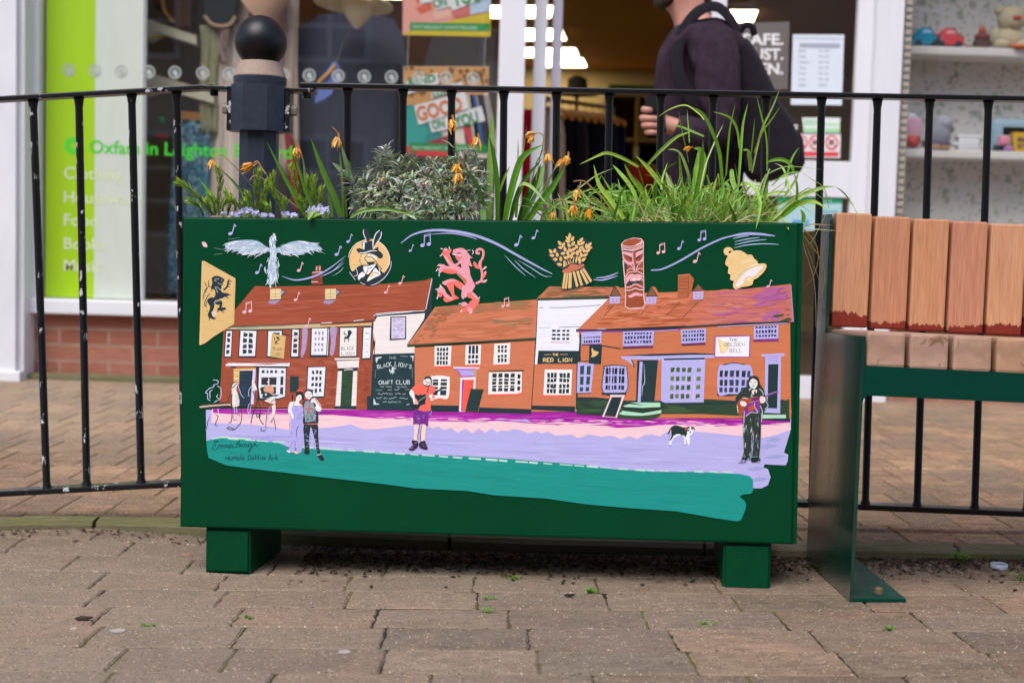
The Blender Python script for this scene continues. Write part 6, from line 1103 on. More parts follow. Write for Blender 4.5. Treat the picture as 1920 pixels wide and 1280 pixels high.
b = B(); b.col('2f7a68'); b.box(to + Vector((.005, -.052, .118)), (.03, .01, .012), bev=.003); b.build('mouth', V_MATT, ted)
so2 = Vector((X(1925, yw + .06), yw + .06, sz(0, 1))); b = B(); b.lathe(so2, [(0, 0), (.04, .002), (.055, .03), (.05, .06), (.025, .08), (.03, .088), (0, .09)], 24); tp = tag(b.build('teapot', plain('white_china', 'dcdce0', .2, .03), None, True, org=so2), 'white china pot with a tall curved spout at the right of the upper shelf', 'pot'); b = B(); b.tube(curve_pts([so2 + Vector((-.045, 0, .03)), so2 + Vector((-.07, 0, .05)), so2 + Vector((-.082, 0, .10)), so2 + Vector((-.098, 0, .13))], 4), [.016 - .0008 * i for i in range(13)], 10); b.build('spout', plain('white_china_spout', 'dcdce0', .2, .03), tp, True)
bits('orange_disc', 'flat orange toy lying in front of the teddy bear', 'toy', 1903, 1, [('e06a2c', 'o', 0, .008, .05, .009)], yo=.01)
bits('toy_pack', 'pink bagged toy pack at the left end of the lower shelf', 'toy pack', 1707, 0, [('e0a9c4', 'b', 0, .05, .075, .10), ('d8cfe0', 'b', -.005, .0, .07, .06), ('dfe2ea', 'o', -.01, .15, .03, .02)], V_GLOSS)
bits('soft_toy', 'grey plush toy behind the red tomato toy on the lower shelf', 'soft toy', 1757, 0, [('8f8f9c', 'o', 0, .07, .06, .07), ('a2a2ae', 'o', .02, .125, .045, .04), ('8a7a74', 'o', .055, .10, .02, .02), ('6c6472', 'o', -.01, .03, .07, .03)], V_CLOTH)
bits('tomato_toy', 'round red tomato toy with a yellow crown on the lower shelf', 'toy', 1709, 0, [('c8453c', 'o', 0, .032, .034, .03), ('d8a83c', 'o', .006, .06, .012, .008), ('8a2c28', 'o', .026, .04, .014, .02)], V_GLOSS, .02)
bits('jigsaw_piece', 'brown wooden pieces in front of the grey plush toy', 'toy', 1755, 0, [('b58a6a', 'b', -.02, 0, .05, .022), ('a87a5c', 'b', .03, 0, .05, .018)], V_MATT, .02)
bits('white_dish', 'white lidded dish standing on the lower shelf between bars', 'dish', 1812, 0, [('d9d9dc', 'b', 0, 0, .10, .06), ('e0e0e4', 'b', 0, .058, .112, .016), ('cfcfd4', 'o', -.06, .03, .02, .012)], V_GLOSS)
bits('picture_box', 'flat boxed toy with a blue and green picture on the lower shelf', 'toy box', 1893, 0, [('8fa8b8', 'b', 0, 0, .20, .16), ('7f9fd0', 'b', .01, .07, .14, .06), ('b9c98a', 'o', -.04, .10, .03, .04), ('2c3a48', 'b', 0, .005, .18, .03)], V_PRINT, .10)
bits('pink_card', 'small plain pink card leaning on the picture box', 'card', 1880, 0, [('e58aa2', 'b', 0, .03, .045, .042)], V_PRINT, .03); bits('pink_block', 'small mauve block at the foot of the picture box', 'toy', 1889, 0, [('b878b8', 'b', 0, 0, .035, .022), ('b878b8', 'o', 0, .022, .012, .005)], V_MATT, .02)
yb_ = Vector((X(1921, yw + .03), yw + .03, sz(0, 0))); b = B(); b.col('d9a916'); b.prism([yb_ + Vector(q) for q in ((-.062, 0, .092), (-.05, 0, .004), (.07, 0, .004), (.08, 0, .092))], (0, .05, 0)); yo_ = tag(b.build('yellow_pack', V_GLOSS, org=yb_), 'bright yellow pack with dark lettering at the right of the lower shelf', 'pack'); b = B(); b.col('4a3a6a'); put_text(b, 'MINI', yb_ + Vector((-.038, -.003, .048)), (.03, 0, 0), (0, 0, .03), .02); put_text(b, 'BITES', yb_ + Vector((-.036, -.003, .018)), (.028, 0, 0), (0, 0, .028), .02); b.build('lettering', V_PRINT, yo_)
# ------------------------------------------------------------------ building across the street, seen in the window glass
ob = empty('street_building', (0, -9, 0), 'pale rendered building across the street, reflected faintly in the shop glass', 'building'); M_REND = plain('render', 'b9b4aa', .9, .1, 1); M_PANE = plain('dark_pane', '20242a', .2, .1, 3)
b = B(); b.box((0, -10, 3.2), (40, 2, 6.8)); b.build('wall', M_REND, ob)
for ix in range(9):
    for iz in range(2):
        x, z = -12 + 3 * ix, 1.5 + 2.8 * iz; b = B(); b.box((x, -8.98, z), (1.3, .08, 1.7)); wf = b.build('window', M_WHITE, ob); b = B()
        for a in range(2):
            for c in range(3): b.box((x - .3 + .6 * a, -8.93, z - .52 + .52 * c), (.52, .03, .45))
        b.build('pane', M_PANE, wf)
# ------------------------------------------------------------------ walking man
PY = 4.40
def J(px, py, y): return at(px, py, y)
def skin(name, chains, mat, parent=None, sub=2, org=None, extra=None):
    """one grown surface from joint chains: each chain is [(point, radius) ...]; a chain may start at a joint already used"""
    vs, rs, es, idx = [], [], [], {}
    for ch in chains:
        prev = None
        for p_, r in ch:
            key = tuple(round(v, 4) for v in p_)
            if key not in idx: idx[key] = len(vs); vs.append(Vector(p_)); rs.append(r)
            if prev is not None and prev != idx[key]: es.append((prev, idx[key]))
            prev = idx[key]
    O = ORG[parent.name] if parent is not None else Vector(org)
    me = bpy.data.meshes.new(name); me.from_pydata([v - O for v in vs], es, [])
    o = bpy.data.objects.new(name, me); COL.objects.link(o); sm = o.modifiers.new('skin', 'SKIN'); sm.use_smooth_shade = True
    roots = [0]
    par = list(range(len(vs)))
    def find(a):
        while par[a] != a: a = par[a]
        return a
    for a, c in es: par[find(a)] = find(c)
    seen = set()
    for i, r in enumerate(rs):
        sv = me.skin_vertices[0].data[i]; sv.radius = r if isinstance(r, tuple) else (r, r); g = find(i); sv.use_root = g not in seen; seen.add(g)
    ss = o.modifiers.new('smooth', 'SUBSURF'); ss.levels = ss.render_levels = sub
    m2 = bpy.data.meshes.new_from_object(o.evaluated_get(bpy.context.evaluated_depsgraph_get())); bpy.data.objects.remove(o); bpy.data.meshes.remove(me)
    m2.name = name; m2.materials.clear(); m2.materials.append(mat); m2.polygons.foreach_set('use_smooth', [True] * len(m2.polygons)); o = bpy.data.objects.new(name, m2); COL.objects.link(o); ORG[o.name] = O
    if parent is not None: o.parent = parent
    else: o.location = O
    return o
M_SKIN = plain('skin', 'c08878', .5, .08, 25, .4, .15, 300)
def folded(name, c, rough, sc, spec):
    k = NT(name); cc = lin(c); p_ = k.pos((1, 1, .6)); k.base(k.ramp(k.noise(22, 6), [(.3, tuple(v * .8 for v in cc)), (.7, tuple(v * 1.2 for v in cc))]))
    h = k.mix(.25, k.noise(sc, 3, .5, p_, 1.6), k.noise(420, 4)); k.bump(h, 1.0, .035); return k.set(rough, spec)
M_KNIT = folded('plum_jersey', '4c3b49', .9, 9, .12)
M_TROU = plain('dark_trousers', '2a2530', .85, .12, 30, .15, .3, 300)
M_PACK = folded('pack_nylon', '2c2430', .65, 13, .25)
M_HAIR = plain('hair', '3a2a20', .7, .2, 80, .3, .5, 200); M_SHOE = plain('shoe', '1c1c20', .5, .1, 20)
zg = zup(1.0, PY)
person = empty('person', (J(1305, 400, PY).x, PY, zg), 'man in a plum jersey walking left past the shop door with a backpack', 'person')
pel, wst, chs, upc, nkb, hdb = J(1312, 395, PY), J(1314, 300, PY), J(1318, 185, PY), J(1316, 100, PY), J(1297, 36, PY), J(1276, -4, PY)
hc1, hc2 = J(1266, -48, PY), J(1268, -88, PY); jaw, chin = J(1246, -12, PY), J(1226, -4, PY)
shL, elL, wrL = J(1338, 78, PY - .17), J(1356, 262, PY - .22), J(1258, 236, PY - .20); shR, elR, wrR = J(1302, 80, PY + .17), J(1345, 250, PY + .22), J(1310, 372, PY + .2)
hpL, knL, anL = J(1304, 410, PY - .09), J(1262, 588, PY - .09), J(1300, 790, PY - .09); hpR, knR, anR = J(1312, 410, PY + .09), J(1330, 600, PY + .09), J(1420, 770, PY + .09)
toL = Vector((anL.x - .17, anL.y, zg + .03)); anL = Vector((anL.x, anL.y, zg + .09)); toR = Vector((anR.x - .13, anR.y, zg + .03)); anR = Vector((anR.x, anR.y, zg + .13))
palm = J(1216, 226, PY - .19)
body = [[(pel, .09), (wst, .09), (chs, .10), (upc, .08), (nkb, .056), (hdb, .060), (hc1, (.078, .092)), (hc2, (.07, .085))], [(hdb, .060), (jaw, .048), (chin, .034)], [(hc1, (.078, .092)), (J(1222, -42, PY), .02)],
        [(upc, .08), (shL, .035), (elL, .03), (wrL, .028), (J(1232, 230, PY - .195), .034), (palm, .030)], [(upc, .08), (shR, .035), (elR, .03), (wrR, .028), (J(1300, 408, PY + .2), .034)],
        [(pel, .09), (hpL, .055), (knL, .04), (anL, .034), (toL, .03)], [(pel, .09), (hpR, .055), (knR, .04), (anR, .034), (toR, .03)]]
def fing(y0, x0, x1, x2, r, dy=1): return [(J(x0 + 8, y0 + 2, PY - .19), r * 1.05), (J(x0, y0, PY - .205), r), (J(x0 + 4, y0 + dy, PY - .235), r), (J(x1, y0 + dy * 1.5, PY - .243), r * .95), (J(x2, y0 + dy * 2, PY - .232), r * .8)]
body += [fing(205, 1206, 1216, 1224, .0108), fing(221, 1203, 1219, 1236, .0112), fing(234, 1206, 1221, 1236, .0108), fing(247, 1212, 1224, 1235, .0098), [(J(1222, 224, PY - .185), .014), (J(1221, 206, PY - .17), .012), (J(1226, 190, PY - .165), .010), (J(1230, 182, PY - .17), .008)]]
for i, (x0, y0) in enumerate(((1296, 424), (1300, 430), (1305, 432), (1310, 430))): body.append([(J(1301 + i * 2, 412, PY + .2), .011), (J(x0, y0, PY + .19), .010), (J(x0 + 3, y0 + 12, PY + .18), .009)])
body.append([(J(1296, 405, PY + .19), .012), (J(1288, 418, PY + .18), .010), (J(1287, 428, PY + .18), .009)])
skin('body', body, M_SKIN, person)
jer = skin('jersey', [[(J(1312, 412, PY), .158), (J(1312, 372, PY), .156), (wst, .15), (J(1314, 240, PY), .155), (chs, (.165, .175)), (J(1318, 140, PY), (.16, .18)), (J(1314, 92, PY), (.13, .17)), (J(1304, 58, PY), (.085, .10)), (J(1298, 40, PY), .078)],
     [(J(1314, 92, PY), (.13, .17)), (J(1336, 74, PY - .15), .085), (J(1346, 130, PY - .2), .08), (J(1352, 195, PY - .21), .072), (J(1354, 255, PY - .22), .066), (J(1310, 252, PY - .21), .058), (J(1256, 237, PY - .20), .042)],
     [(J(1314, 92, PY), (.13, .17)), (J(1302, 76, PY + .15), .085), (J(1322, 165, PY + .21), .074), (elR, .062), (J(1314, 355, PY + .2), .042)]], M_KNIT, person, 3)
def crumple(o, amp, fr):
    n_ = [v.normal.copy() for v in o.data.vertices]
    for v, nn in zip(o.data.vertices, n_):
        q = v.co; d = noise.noise(Vector((q.x * fr + q.z * fr * .8, q.y * fr * .5, q.z * fr * .35 - q.x * 4))); d = abs(d) * 2 - .5; v.co = q + nn * (amp * d)
crumple(jer, .009, 15)
skin('trousers', [[(J(1312, 350, PY), .14), (pel, .145), (hpL, .10), (J(1284, 500, PY - .09), .085), (knL, .07), (J(1276, 690, PY - .09), .062), (Vector((anL.x, anL.y, zg + .1)), .06)], [(pel, .145), (hpR, .10), (J(1322, 500, PY + .09), .085), (knR, .07), (J(1375, 690, PY + .09), .062), (Vector((anR.x, anR.y, zg + .14)), .06)]], M_TROU, person)
for a, t_ in ((anL, toL), (anR, toR)): skin('shoe', [[(Vector((a.x + .05, a.y, t_.z + (a.z - zg - .09) * .8 + .015)), .04), (Vector((a.x - .05, a.y, (a.z - .045 + t_.z) / 2 + .02)), .045), (t_ + Vector((0, 0, .012)), .036)]], M_SHOE, person)
b = B(); b.ball(J(1280, -80, PY), (.094, .088, .092), 24, 16); b.build('hair', M_HAIR, person, True)
b = B(); b.col('8a4a44'); b.ball(J(1224, -20, PY), (.008, .022, .006), 10, 6); b.build('mouth', V_MATT, person, True)
skin('beard', [[(J(1266, -14, PY - .045), .022), (J(1250, 2, PY - .035), .024), (J(1232, 7, PY), .024), (J(1250, 2, PY + .035), .022)]], M_HAIR, person)
for sy in (-1, 1):
    b = B(); b.ball(J(1228, -52, PY + sy * .03), .011, 10, 7); b.col((.8, .8, .8)); b.build('eye', V_GLOSS, person, True); b = B(); b.ball(J(1276, -42, PY + sy * .082), (.022, .01, .032), 10, 8); b.build('ear', M_SKIN, person, True)
ph = at(1229, 214, PY - .215); b = B(); b.col('0c0c10'); b.box(ph, (.012, .062, .125), bev=.004, rot=Matrix.Rotation(rad(-6), 3, 'Y') @ Matrix.Rotation(rad(62), 3, 'Z')); tag(b.build('phone', V_GLOSS, org=ph), "black phone gripped in the walking man's hand", 'phone')
pc_ = at(1440, 230, PY); pack = empty('backpack', pc_, "dark plum backpack on the walking man's back", 'backpack')
outl = [(1388, 60), (1408, 78), (1428, 112), (1448, 158), (1466, 196), (1488, 222), (1499, 250), (1504, 296), (1497, 320), (1474, 330), (1436, 344), (1402, 342), (1384, 300), (1380, 180)]
def packring(k, yy):
    c = Vector((1436, 225)); return [at(*(c + (Vector(q) - c) * k), yy) for q in outl]
b = B(); lv = [(.80, -.17), (.93, -.155), (1, -.12), (1.01, 0), (1, .12), (.93, .155), (.80, .17)]; V = [v for k, dy in lv for v in packring(k, PY + dy)]; n_ = len(outl)
b.add(V, [[i * n_ + q, i * n_ + (q + 1) % n_, (i + 1) * n_ + (q + 1) % n_, (i + 1) * n_ + q] for i in range(len(lv) - 1) for q in range(n_)] + [list(range(n_))[::-1], [(len(lv) - 1) * n_ + q for q in range(n_)]]); pk = b.build('main_compartment', M_PACK, pack, True); ms = pk.modifiers.new('smooth', 'SUBSURF'); ms.levels = ms.render_levels = 3
b = B(); q2 = [(1468, 225), (1490, 232), (1506, 262), (1509, 305), (1500, 322), (1474, 330), (1462, 290)]; c = Vector((1486, 280)); V = [at(*(c + (Vector(q) - c) * k), PY + dy) for k, dy in ((.8, -.12), (1, -.10), (1.02, 0), (1, .10), (.8, .12)) for q in q2]; b.add(V, [[i * 7 + q, i * 7 + (q + 1) % 7, (i + 1) * 7 + (q + 1) % 7, (i + 1) * 7 + q] for i in range(4) for q in range(7)] + [list(range(7))[::-1], [28 + q for q in range(7)]]); b.build('front_pocket', M_PACK, pack, True)
b = B(); b.tube(curve_pts([at(1388, 60, PY), at(1396, 48, PY - .01), at(1410, 50, PY - .01), at(1414, 66, PY)], 4), .011, 8); b.build('grab_handle', M_PACK, pack, True)
b = B(); b.col('b9b7bc'); b.box(at(1489, 239, PY - .145), (.024, .012, .018), bev=.003); b.build('buckle', V_GLOSS, pack)
for sg in (-1, 1):
    yy = PY + sg * .12; b = B(); b.tube(curve_pts([at(1386, 90, yy), at(1374, 44, yy + sg * .02), at(1346, 14, yy + sg * .03), at(1312, 20, yy + sg * .03), at(1284, 54, yy + sg * .035), at(1270, 100, yy + sg * .045), at(1276, 150, yy + sg * .06), at(1310, 205, yy + sg * .075), at(1384, 290, yy + sg * .03)], 6), .022, 10, flat=.35); b.build('strap', M_PACK, pack, True)
# ------------------------------------------------------------------ plants in the planter (leaf tips and bends follow the photograph, each at its own depth in the box)
RP = random.Random(21)
def LP(px, py, w):
    w = min(w, PDEP - .035); return onplane(px, py, PO + PW * w, PW)
TOC = Vector((0, -1, .25))
def leafpx(b, tile, txt, wpx, w0, w1=None, col='5f8f2c', fold=.22, base=.75, nj=.35, tip=1.0, var=.12):
    x0, y0, k = tile; pts = [(x0 + float(a) / k, y0 + float(c) / k) for a, c in (q.split(',') for q in txt.split())]
    w1 = w0 if w1 is None else w1; n = len(pts); q = curve_pts([LP(x, y, w0 + (w1 - w0) * i / max(1, n - 1)) for i, (x, y) in enumerate(pts)], 5 if n > 2 else 6)
    c = lin(col); t = RP.uniform(1 - var, 1 + var); b.col(tuple(v * t for v in c)); b.blade(q, wpx / k * 2.75 / F, TOC + Vector((RP.uniform(-nj, nj), 0, RP.uniform(-nj, nj))), fold, tip, base)
def stalkpx(b, tile, txt, wpx, w0, w1=None, col='7d9c4e'):
    x0, y0, k = tile; pts = [(x0 + float(a) / k, y0 + float(c) / k) for a, c in (q.split(',') for q in txt.split())]; w1 = w0 if w1 is None else w1; n = len(pts)
    q = curve_pts([LP(x, y, w0 + (w1 - w0) * i / max(1, n - 1)) for i, (x, y) in enumerate(pts)], 5); b.col(col); b.tube(q, [wpx / k * 1.35 / F * (1 - .35 * i / len(q)) for i in range(len(q))], 7)
def wilted(name, parent, tile, x, y, sz, w, ang=90, seed=0, col=None):
    """shrivelled daffodil head hanging along ang (degrees, 90 = straight down)"""
    r = random.Random(seed); c = LP(tile[0] + x / tile[2], tile[1] + y / tile[2], w); k = sz * .88 / tile[2] * 2.75 / F; a = rad(ang); d = (PU * math.cos(a) - PH * math.sin(a)); s_ = PU * math.sin(a) + PH * math.cos(a); b = B()
    for i in range(10):
        b.col(r.choice(['fbc436', 'f6b428', 'fccc58', 'f0a524', 'f2cb86', 'f6d696'])); th = i * 2.4; sd = s_ * math.cos(th) + PW * math.sin(th); o = c - d * k * .5 + sd * k * .12
        b.blade([o, o + d * k * .3 + sd * k * r.uniform(.05, .25), o + d * k * r.uniform(.5, .8) + sd * k * r.uniform(.05, .4) + s_ * k * r.uniform(-.12, .12), o + d * k * r.uniform(.6, 1.35) + sd * k * r.uniform(-.1, .5) + PW * k * r.uniform(-.1, .1)], k * r.uniform(.18, .34), sd + Vector((r.uniform(-.3, .3), r.uniform(-.3, .3), r.uniform(-.3, .3))), .5, .8, .6)
    b.col('f2b840'); b.ball(c + d * k * .05, (k * .13, k * .13, k * .2), 8, 6)
    b.col('c08a52'); b.blade([c - d * k * .95 + s_ * k * .1, c - d * k * .6 + s_ * k * .16, c - d * k * .3], k * .24, -PW, .5, .6)
    return b.build(name, V_LEAF, parent)
def root_thing(name, u, w, lab, cat, group=None): return empty(name, PL(u, w, PHGT - .025), lab, cat, group)
t1 = (330, 230, 5.818); t3 = (620, 260, 6.4); t4 = (880, 220, 6.4); t5 = (1080, 180, 5.121); t6 = (1300, 160, 4.74)
# rosemary at the left
ros = root_thing('rosemary', .14, .12, 'bright green rosemary with needle leaves at the left end of the planter', 'rosemary')
bs, bf = B(), B()
def sprig(txt, w0, w1, needle=.0175, dens=640, top='a3c240', low='688c32'):
    pts = [(t1[0] + float(a) / t1[2], t1[1] + float(c) / t1[2]) for a, c in (q.split(',') for q in txt.split())]; n = len(pts); q = curve_pts([LP(x, y, w0 + (w1 - w0) * i / (n - 1)) for i, (x, y) in enumerate(pts)], 8)
    bs.col('5d5a38'); bs.tube(q, [.0022 * (1 - .6 * i / len(q)) for i in range(len(q))], 6); L = sum((q[i + 1] - q[i]).length for i in range(len(q) - 1)); N = int(L * dens * 1.9)
    for i in range(N):
        t = RP.random() ** .85; f = t * (len(q) - 1); j_ = min(len(q) - 2, int(f)); o = q[j_].lerp(q[j_ + 1], f - j_); d = (q[j_ + 1] - q[j_]).normalized(); a = RP.uniform(0, 6.28); e1 = d.orthogonal().normalized(); e2 = d.cross(e1); sd = e1 * math.cos(a) + e2 * math.sin(a)
        ln = needle * RP.uniform(.6, 1.15) * (1 if t < .93 else .8); c0, c1 = lin(low), lin(top); mx = min(1, max(0, t * 1.1 - .05 + RP.uniform(-.2, .2))); bf.col(tuple((x + (y - x) * mx) * RP.uniform(.8, 1.15) for x, y in zip(c0, c1)))
        bf.blade([o, o + (d * .75 + sd * .75).normalized() * ln * .55, o + (d * .95 + sd * .6).normalized() * ln], .0025, sd + d * -.6, .2, .8, .9)
for tx, w0, w1 in (('420,1010 300,880 150,720 20,640', .08, .05), ('470,1010 455,800 480,640 450,490', .1, .1), ('300,1010 240,900 130,850', .06, .04), ('560,1010 590,880 545,740', .08, .06), ('640,1010 640,900 600,820', .05, .04), ('880,1010 880,800 885,650 905,530', .07, .06), ('820,1010 800,860 770,770', .07, .07), ('960,1010 960,820 1000,640', .08, .1), ('1190,1010 1130,860 1060,720 1045,550', .08, .08), ('1010,1010 1010,950 1000,900', .03, .03), ('1360,1010 1340,800 1290,600 1260,480', .15, .16), ('1440,1010 1430,800 1420,600', .14, .16), ('1500,1010 1500,800 1505,580', .14, .15), ('1530,1000 1570,850 1590,720', .13, .13), ('700,1010 720,920 740,850', .1, .1), ('390,1010 370,930 330,850', .03, .02), ('500,1010 520,900 560,830', .04, .03), ('1150,1010 1170,920 1190,850', .05, .05), ('430,1010 420,900 370,800', .12, .12), ('900,1010 930,900 960,800', .1, .1), ('1400,1010 1380,900 1350,850', .1, .1)): sprig(tx, w0, w1)
bs.build('stem', V_LEAF, ros); bf.build('foliage', V_LEAF, ros)
# small lilac flowers along the rim
def lilac(lab, tile, blobs, w):
    x, y, _ = blobs[0]; o = root_thing('rock_cress', (tile[0] + x / tile[2] - 343) / 968, w, lab, 'flowers', 'lilac rock cress at the rim'); b = B(); g = B()
    for x, y, rr in blobs:
        for i in range(int(rr * 1.1)):
            c = LP(tile[0] + (x + RP.gauss(0, rr * .6)) / tile[2], tile[1] + (y + RP.gauss(0, rr * .32)) / tile[2], w + RP.uniform(-.02, .03)); b.col(RP.choice(['b9b8e6', 'cfcdee', 'a9a8dc', 'dcdaf2', 'c4bfe8'])); s_ = RP.uniform(.0018, .0032); e1 = Vector((RP.gauss(0, 1), RP.gauss(0, .6), RP.gauss(0, 1))).normalized(); nn = (TOC + e1 * .6).normalized(); u_ = nn.orthogonal().normalized(); v_ = nn.cross(u_)
            for k in range(4): a = k * 1.57; d = u_ * math.cos(a) + v_ * math.sin(a); p2 = u_ * -math.sin(a) + v_ * math.cos(a); b.add([c, c + d * s_ * .6 + p2 * s_ * .55, c + d * s_ * 1.3, c + d * s_ * .6 - p2 * s_ * .55], [[0, 1, 2, 3]])
            g.col(RP.choice(['5f7a34', '6f8a48', '7c8a5c'])); g.blade([c - PH * .02 + PU * RP.uniform(-.006, .006), c - PH * .008, c + Vector((RP.uniform(-.005, .005), .003, -.001))], .003, TOC, .2)
    b.build('blossom', V_LEAF, o); g.build('foliage', V_LEAF, o)
lilac('lilac rock cress flowers at the rim, below the leftmost withered daffodils', t1, [(650, 1000, 35), (720, 990, 35), (790, 960, 40), (870, 985, 35), (960, 1005, 30), (530, 985, 20), (1040, 1010, 26)], .03)
lilac('lilac rock cress in a dense round head, under the tall flat leaf', t1, [(1550, 960, 75), (1480, 980, 40), (1620, 960, 45), (1280, 1010, 30), (1200, 990, 28)], .025)
# daffodils, left
d1_ = root_thing('daffodil', .22, .16, 'withered orange daffodils with flat leaves among the rosemary', 'daffodils', 'withered daffodils in the planter')
b = B()
for tx, w, w0, w1, c in (('790,1010 760,850 640,660 440,470', 34, .2, .2, '3c5f1e'), ('470,1010 420,850 340,730 238,598', 44, .28, .3, '5a8a34'), ('720,1010 690,920 590,820 510,730', 34, .16, .15, '4c7420'), ('1420,1030 1340,880 1180,580 988,205', 46, .1, .09, '4c7d1c'), ('1530,1030 1440,800 1370,600 1258,238', 44, .12, .11, '527f20'), ('1800,1030 1730,820 1600,520 1468,165', 66, .09, .07, '5a8a26'), ('1700,1030 1680,880 1655,760', 40, .11, .11, '548322'), ('1860,1030 1845,900 1850,700', 34, .13, .13, '487020'), ('1880,540 1850,420 1805,245', 44, .12, .1, '8fa878'), ('1830,570 1770,490 1702,435', 44, .1, .09, '90a87c'), ('1905,540 1890,450 1855,390', 30, .13, .12, '5c8a2e'), ('1820,1030 1815,700 1780,260', 26, .14, .12, '6c8f3a')): leafpx(b, t1, tx, w, w0, w1, c)
leafpx(b, t1, '1500,960 1440,1062', 40, .0, -.02, '8fae52'); leafpx(b, t1, '1440,1050 1530,1000 1625,985', 46, -.012, .01, '8bab50')
b.build('leaves', V_LEAF, d1_); b = B()
for tx, w, w0, w1, c in (('820,690 710,550 590,430', 12, .14, .1, '8a9c5c'), ('590,430 530,375 470,342 430,370 405,410', 13, .1, .08, 'cfa878'), ('1400,980 1240,860 1060,700 980,560', 17, .12, .1, '8fa866'), ('980,560 930,490 890,425 850,440', 22, .1, .09, 'c99a70'), ('1410,620 1395,470 1380,385', 26, .13, .12, '93a870'), ('1380,385 1350,290 1330,230 1290,180', 18, .12, .11, 'c99a72'), ('1785,280 1770,150 1750,90 1700,50', 13, .12, .11, 'd89a4c'), ('805,630 850,580 910,590 975,630', 13, .06, .06, 'd0a080'), ('845,560 850,500', 10, .08, .08, '7a9a48')): stalkpx(b, t1, tx, w, w0, w1, c)
b.build('stems', V_LEAF, d1_)
for i, (x, y, s_, w, a) in enumerate(((388, 450, 95, .08, 100), (780, 480, 135, .09, 150), (1320, 325, 110, .11, 75), (1748, 215, 125, .115, 98))): wilted('flower', d1_, t1, x, y, s_, w, a, i)
# grey-leaved shrub
shr = root_thing('grey_shrub', .42, .15, 'low bush of narrow silvery grey leaves in the middle of the planter', 'shrub')
bs, bf, bb = B(), B(), B()
tips = [(180, 420, .1), (240, 470, .12), (450, 370, .12), (400, 500, .08), (600, 140, .16), (660, 120, .14), (700, 200, .13), (740, 260, .12), (560, 250, .15), (900, 230, .15), (960, 200, .16), (1010, 260, .14), (940, 330, .12), (820, 300, .1), (1180, 260, .15), (1250, 280, .14), (1160, 420, .1), (1100, 380, .12), (1300, 330, .12), (1390, 290, .15), (1450, 250, .16), (1600, 200, .15), (1660, 150, .15), (1720, 220, .14), (1780, 300, .14), (1830, 420, .13), (640, 480, .06), (700, 520, .07), (580, 560, .07), (500, 640, .07), (860, 480, .07), (980, 470, .07), (1030, 560, .06), (1240, 520, .07), (1350, 480, .07), (1420, 430, .1), (1520, 420, .09), (1600, 430, .1), (1680, 400, .1), (1340, 620, .05), (1440, 620, .05), (1540, 600, .06), (1640, 580, .07), (1740, 560, .08), (1850, 560, .1), (880, 660, .05), (760, 640, .05), (640, 680, .05), (540, 760, .05), (700, 800, .04), (860, 800, .04), (1000, 720, .04), (1100, 700, .04), (1200, 680, .05), (1000, 850, .03), (1150, 850, .03), (1280, 800, .03), (1400, 760, .04), (1500, 780, .04), (1600, 740, .05), (1700, 720, .06), (1780, 760, .06), (460, 820, .05), (300, 640, .08), (360, 750, .07), (280, 820, .06), (520, 480, .11), (770, 400, .11), (1050, 330, .16), (1500, 330, .14), (1560, 280, .17), (840, 560, .05), (1120, 560, .05), (1300, 420, .09), (1880, 680, .1), (1690, 860, .03), (1560, 880, .03), (1360, 900, .025), (900, 900, .02), (660, 900, .03)]
for tx, ty, w in tips:
    tip_ = LP(t3[0] + tx / t3[2], t3[1] + ty / t3[2], w); bxp = 700 + (tx - 900) * .55 + 230 + RP.uniform(-60, 60); ba = LP(t3[0] + bxp / t3[2], t3[1] + 985 / t3[2], .12 + (w - .1) * .4); mid = ba.lerp(tip_, .5) + Vector((RP.uniform(-.006, .006), RP.uniform(-.01, .01), .006)); q = curve_pts([ba, mid, tip_], 7)
    bs.col(RP.choice(['6b6048', '7a6e58', '5b5a40'])); bs.tube(q, [.0022 * (1 - .5 * i / len(q)) for i in range(len(q))], 6); L = (tip_ - ba).length; pal = RP.choice([('a3ae92', '7d8b68', 'c6cdbb'), ('b0b9a2', '8a9874', 'd4d9cb'), ('93a07e', '6f7e58', 'b8c1a8')]); N = 30
    for i in range(N):
        t = 1 - (i / N) ** 1.35 * min(.85, .075 / max(L, .03)); f = t * (len(q) - 1); j_ = min(len(q) - 2, int(f)); o = q[j_].lerp(q[j_ + 1], f - j_); d = (q[j_ + 1] - q[j_]).normalized(); a = i * 2.4 + RP.uniform(-.3, .3); e1 = d.orthogonal().normalized(); e2 = d.cross(e1); sd = e1 * math.cos(a) + e2 * math.sin(a); op = min(1.25, .32 + i * .055)
        ln = RP.uniform(.016, .029) * (.55 if i < 5 else 1); bf.col(tuple(v * RP.uniform(.7, 1.2) for v in lin(RP.choice(pal)))); dr = (d * math.cos(op) + sd * math.sin(op)); bf.blade([o, o + dr * ln * .35, o + (dr + sd * .12) * ln * .7, o + (dr + sd * .3 - PH * .12) * ln], RP.uniform(.0044, .0068), d - sd * .4, .3, .8, .5)
    if RP.random() < .22:
        for i in range(9): bb.col(RP.choice(['a37a6c', '8c6a5c', 'b58a7c'])); bb.ball(tip_ + Vector((RP.gauss(0, .0025), RP.gauss(0, .0025) - .004, RP.gauss(0, .0018) + .002)), .0014, 6, 4)
bs.build('stem', V_LEAF, shr); bf.build('foliage', vmat('silver_leaf', .6, .15, 60, .3, 0, 1, .15), shr); bb.build('buds', V_LEAF, shr)
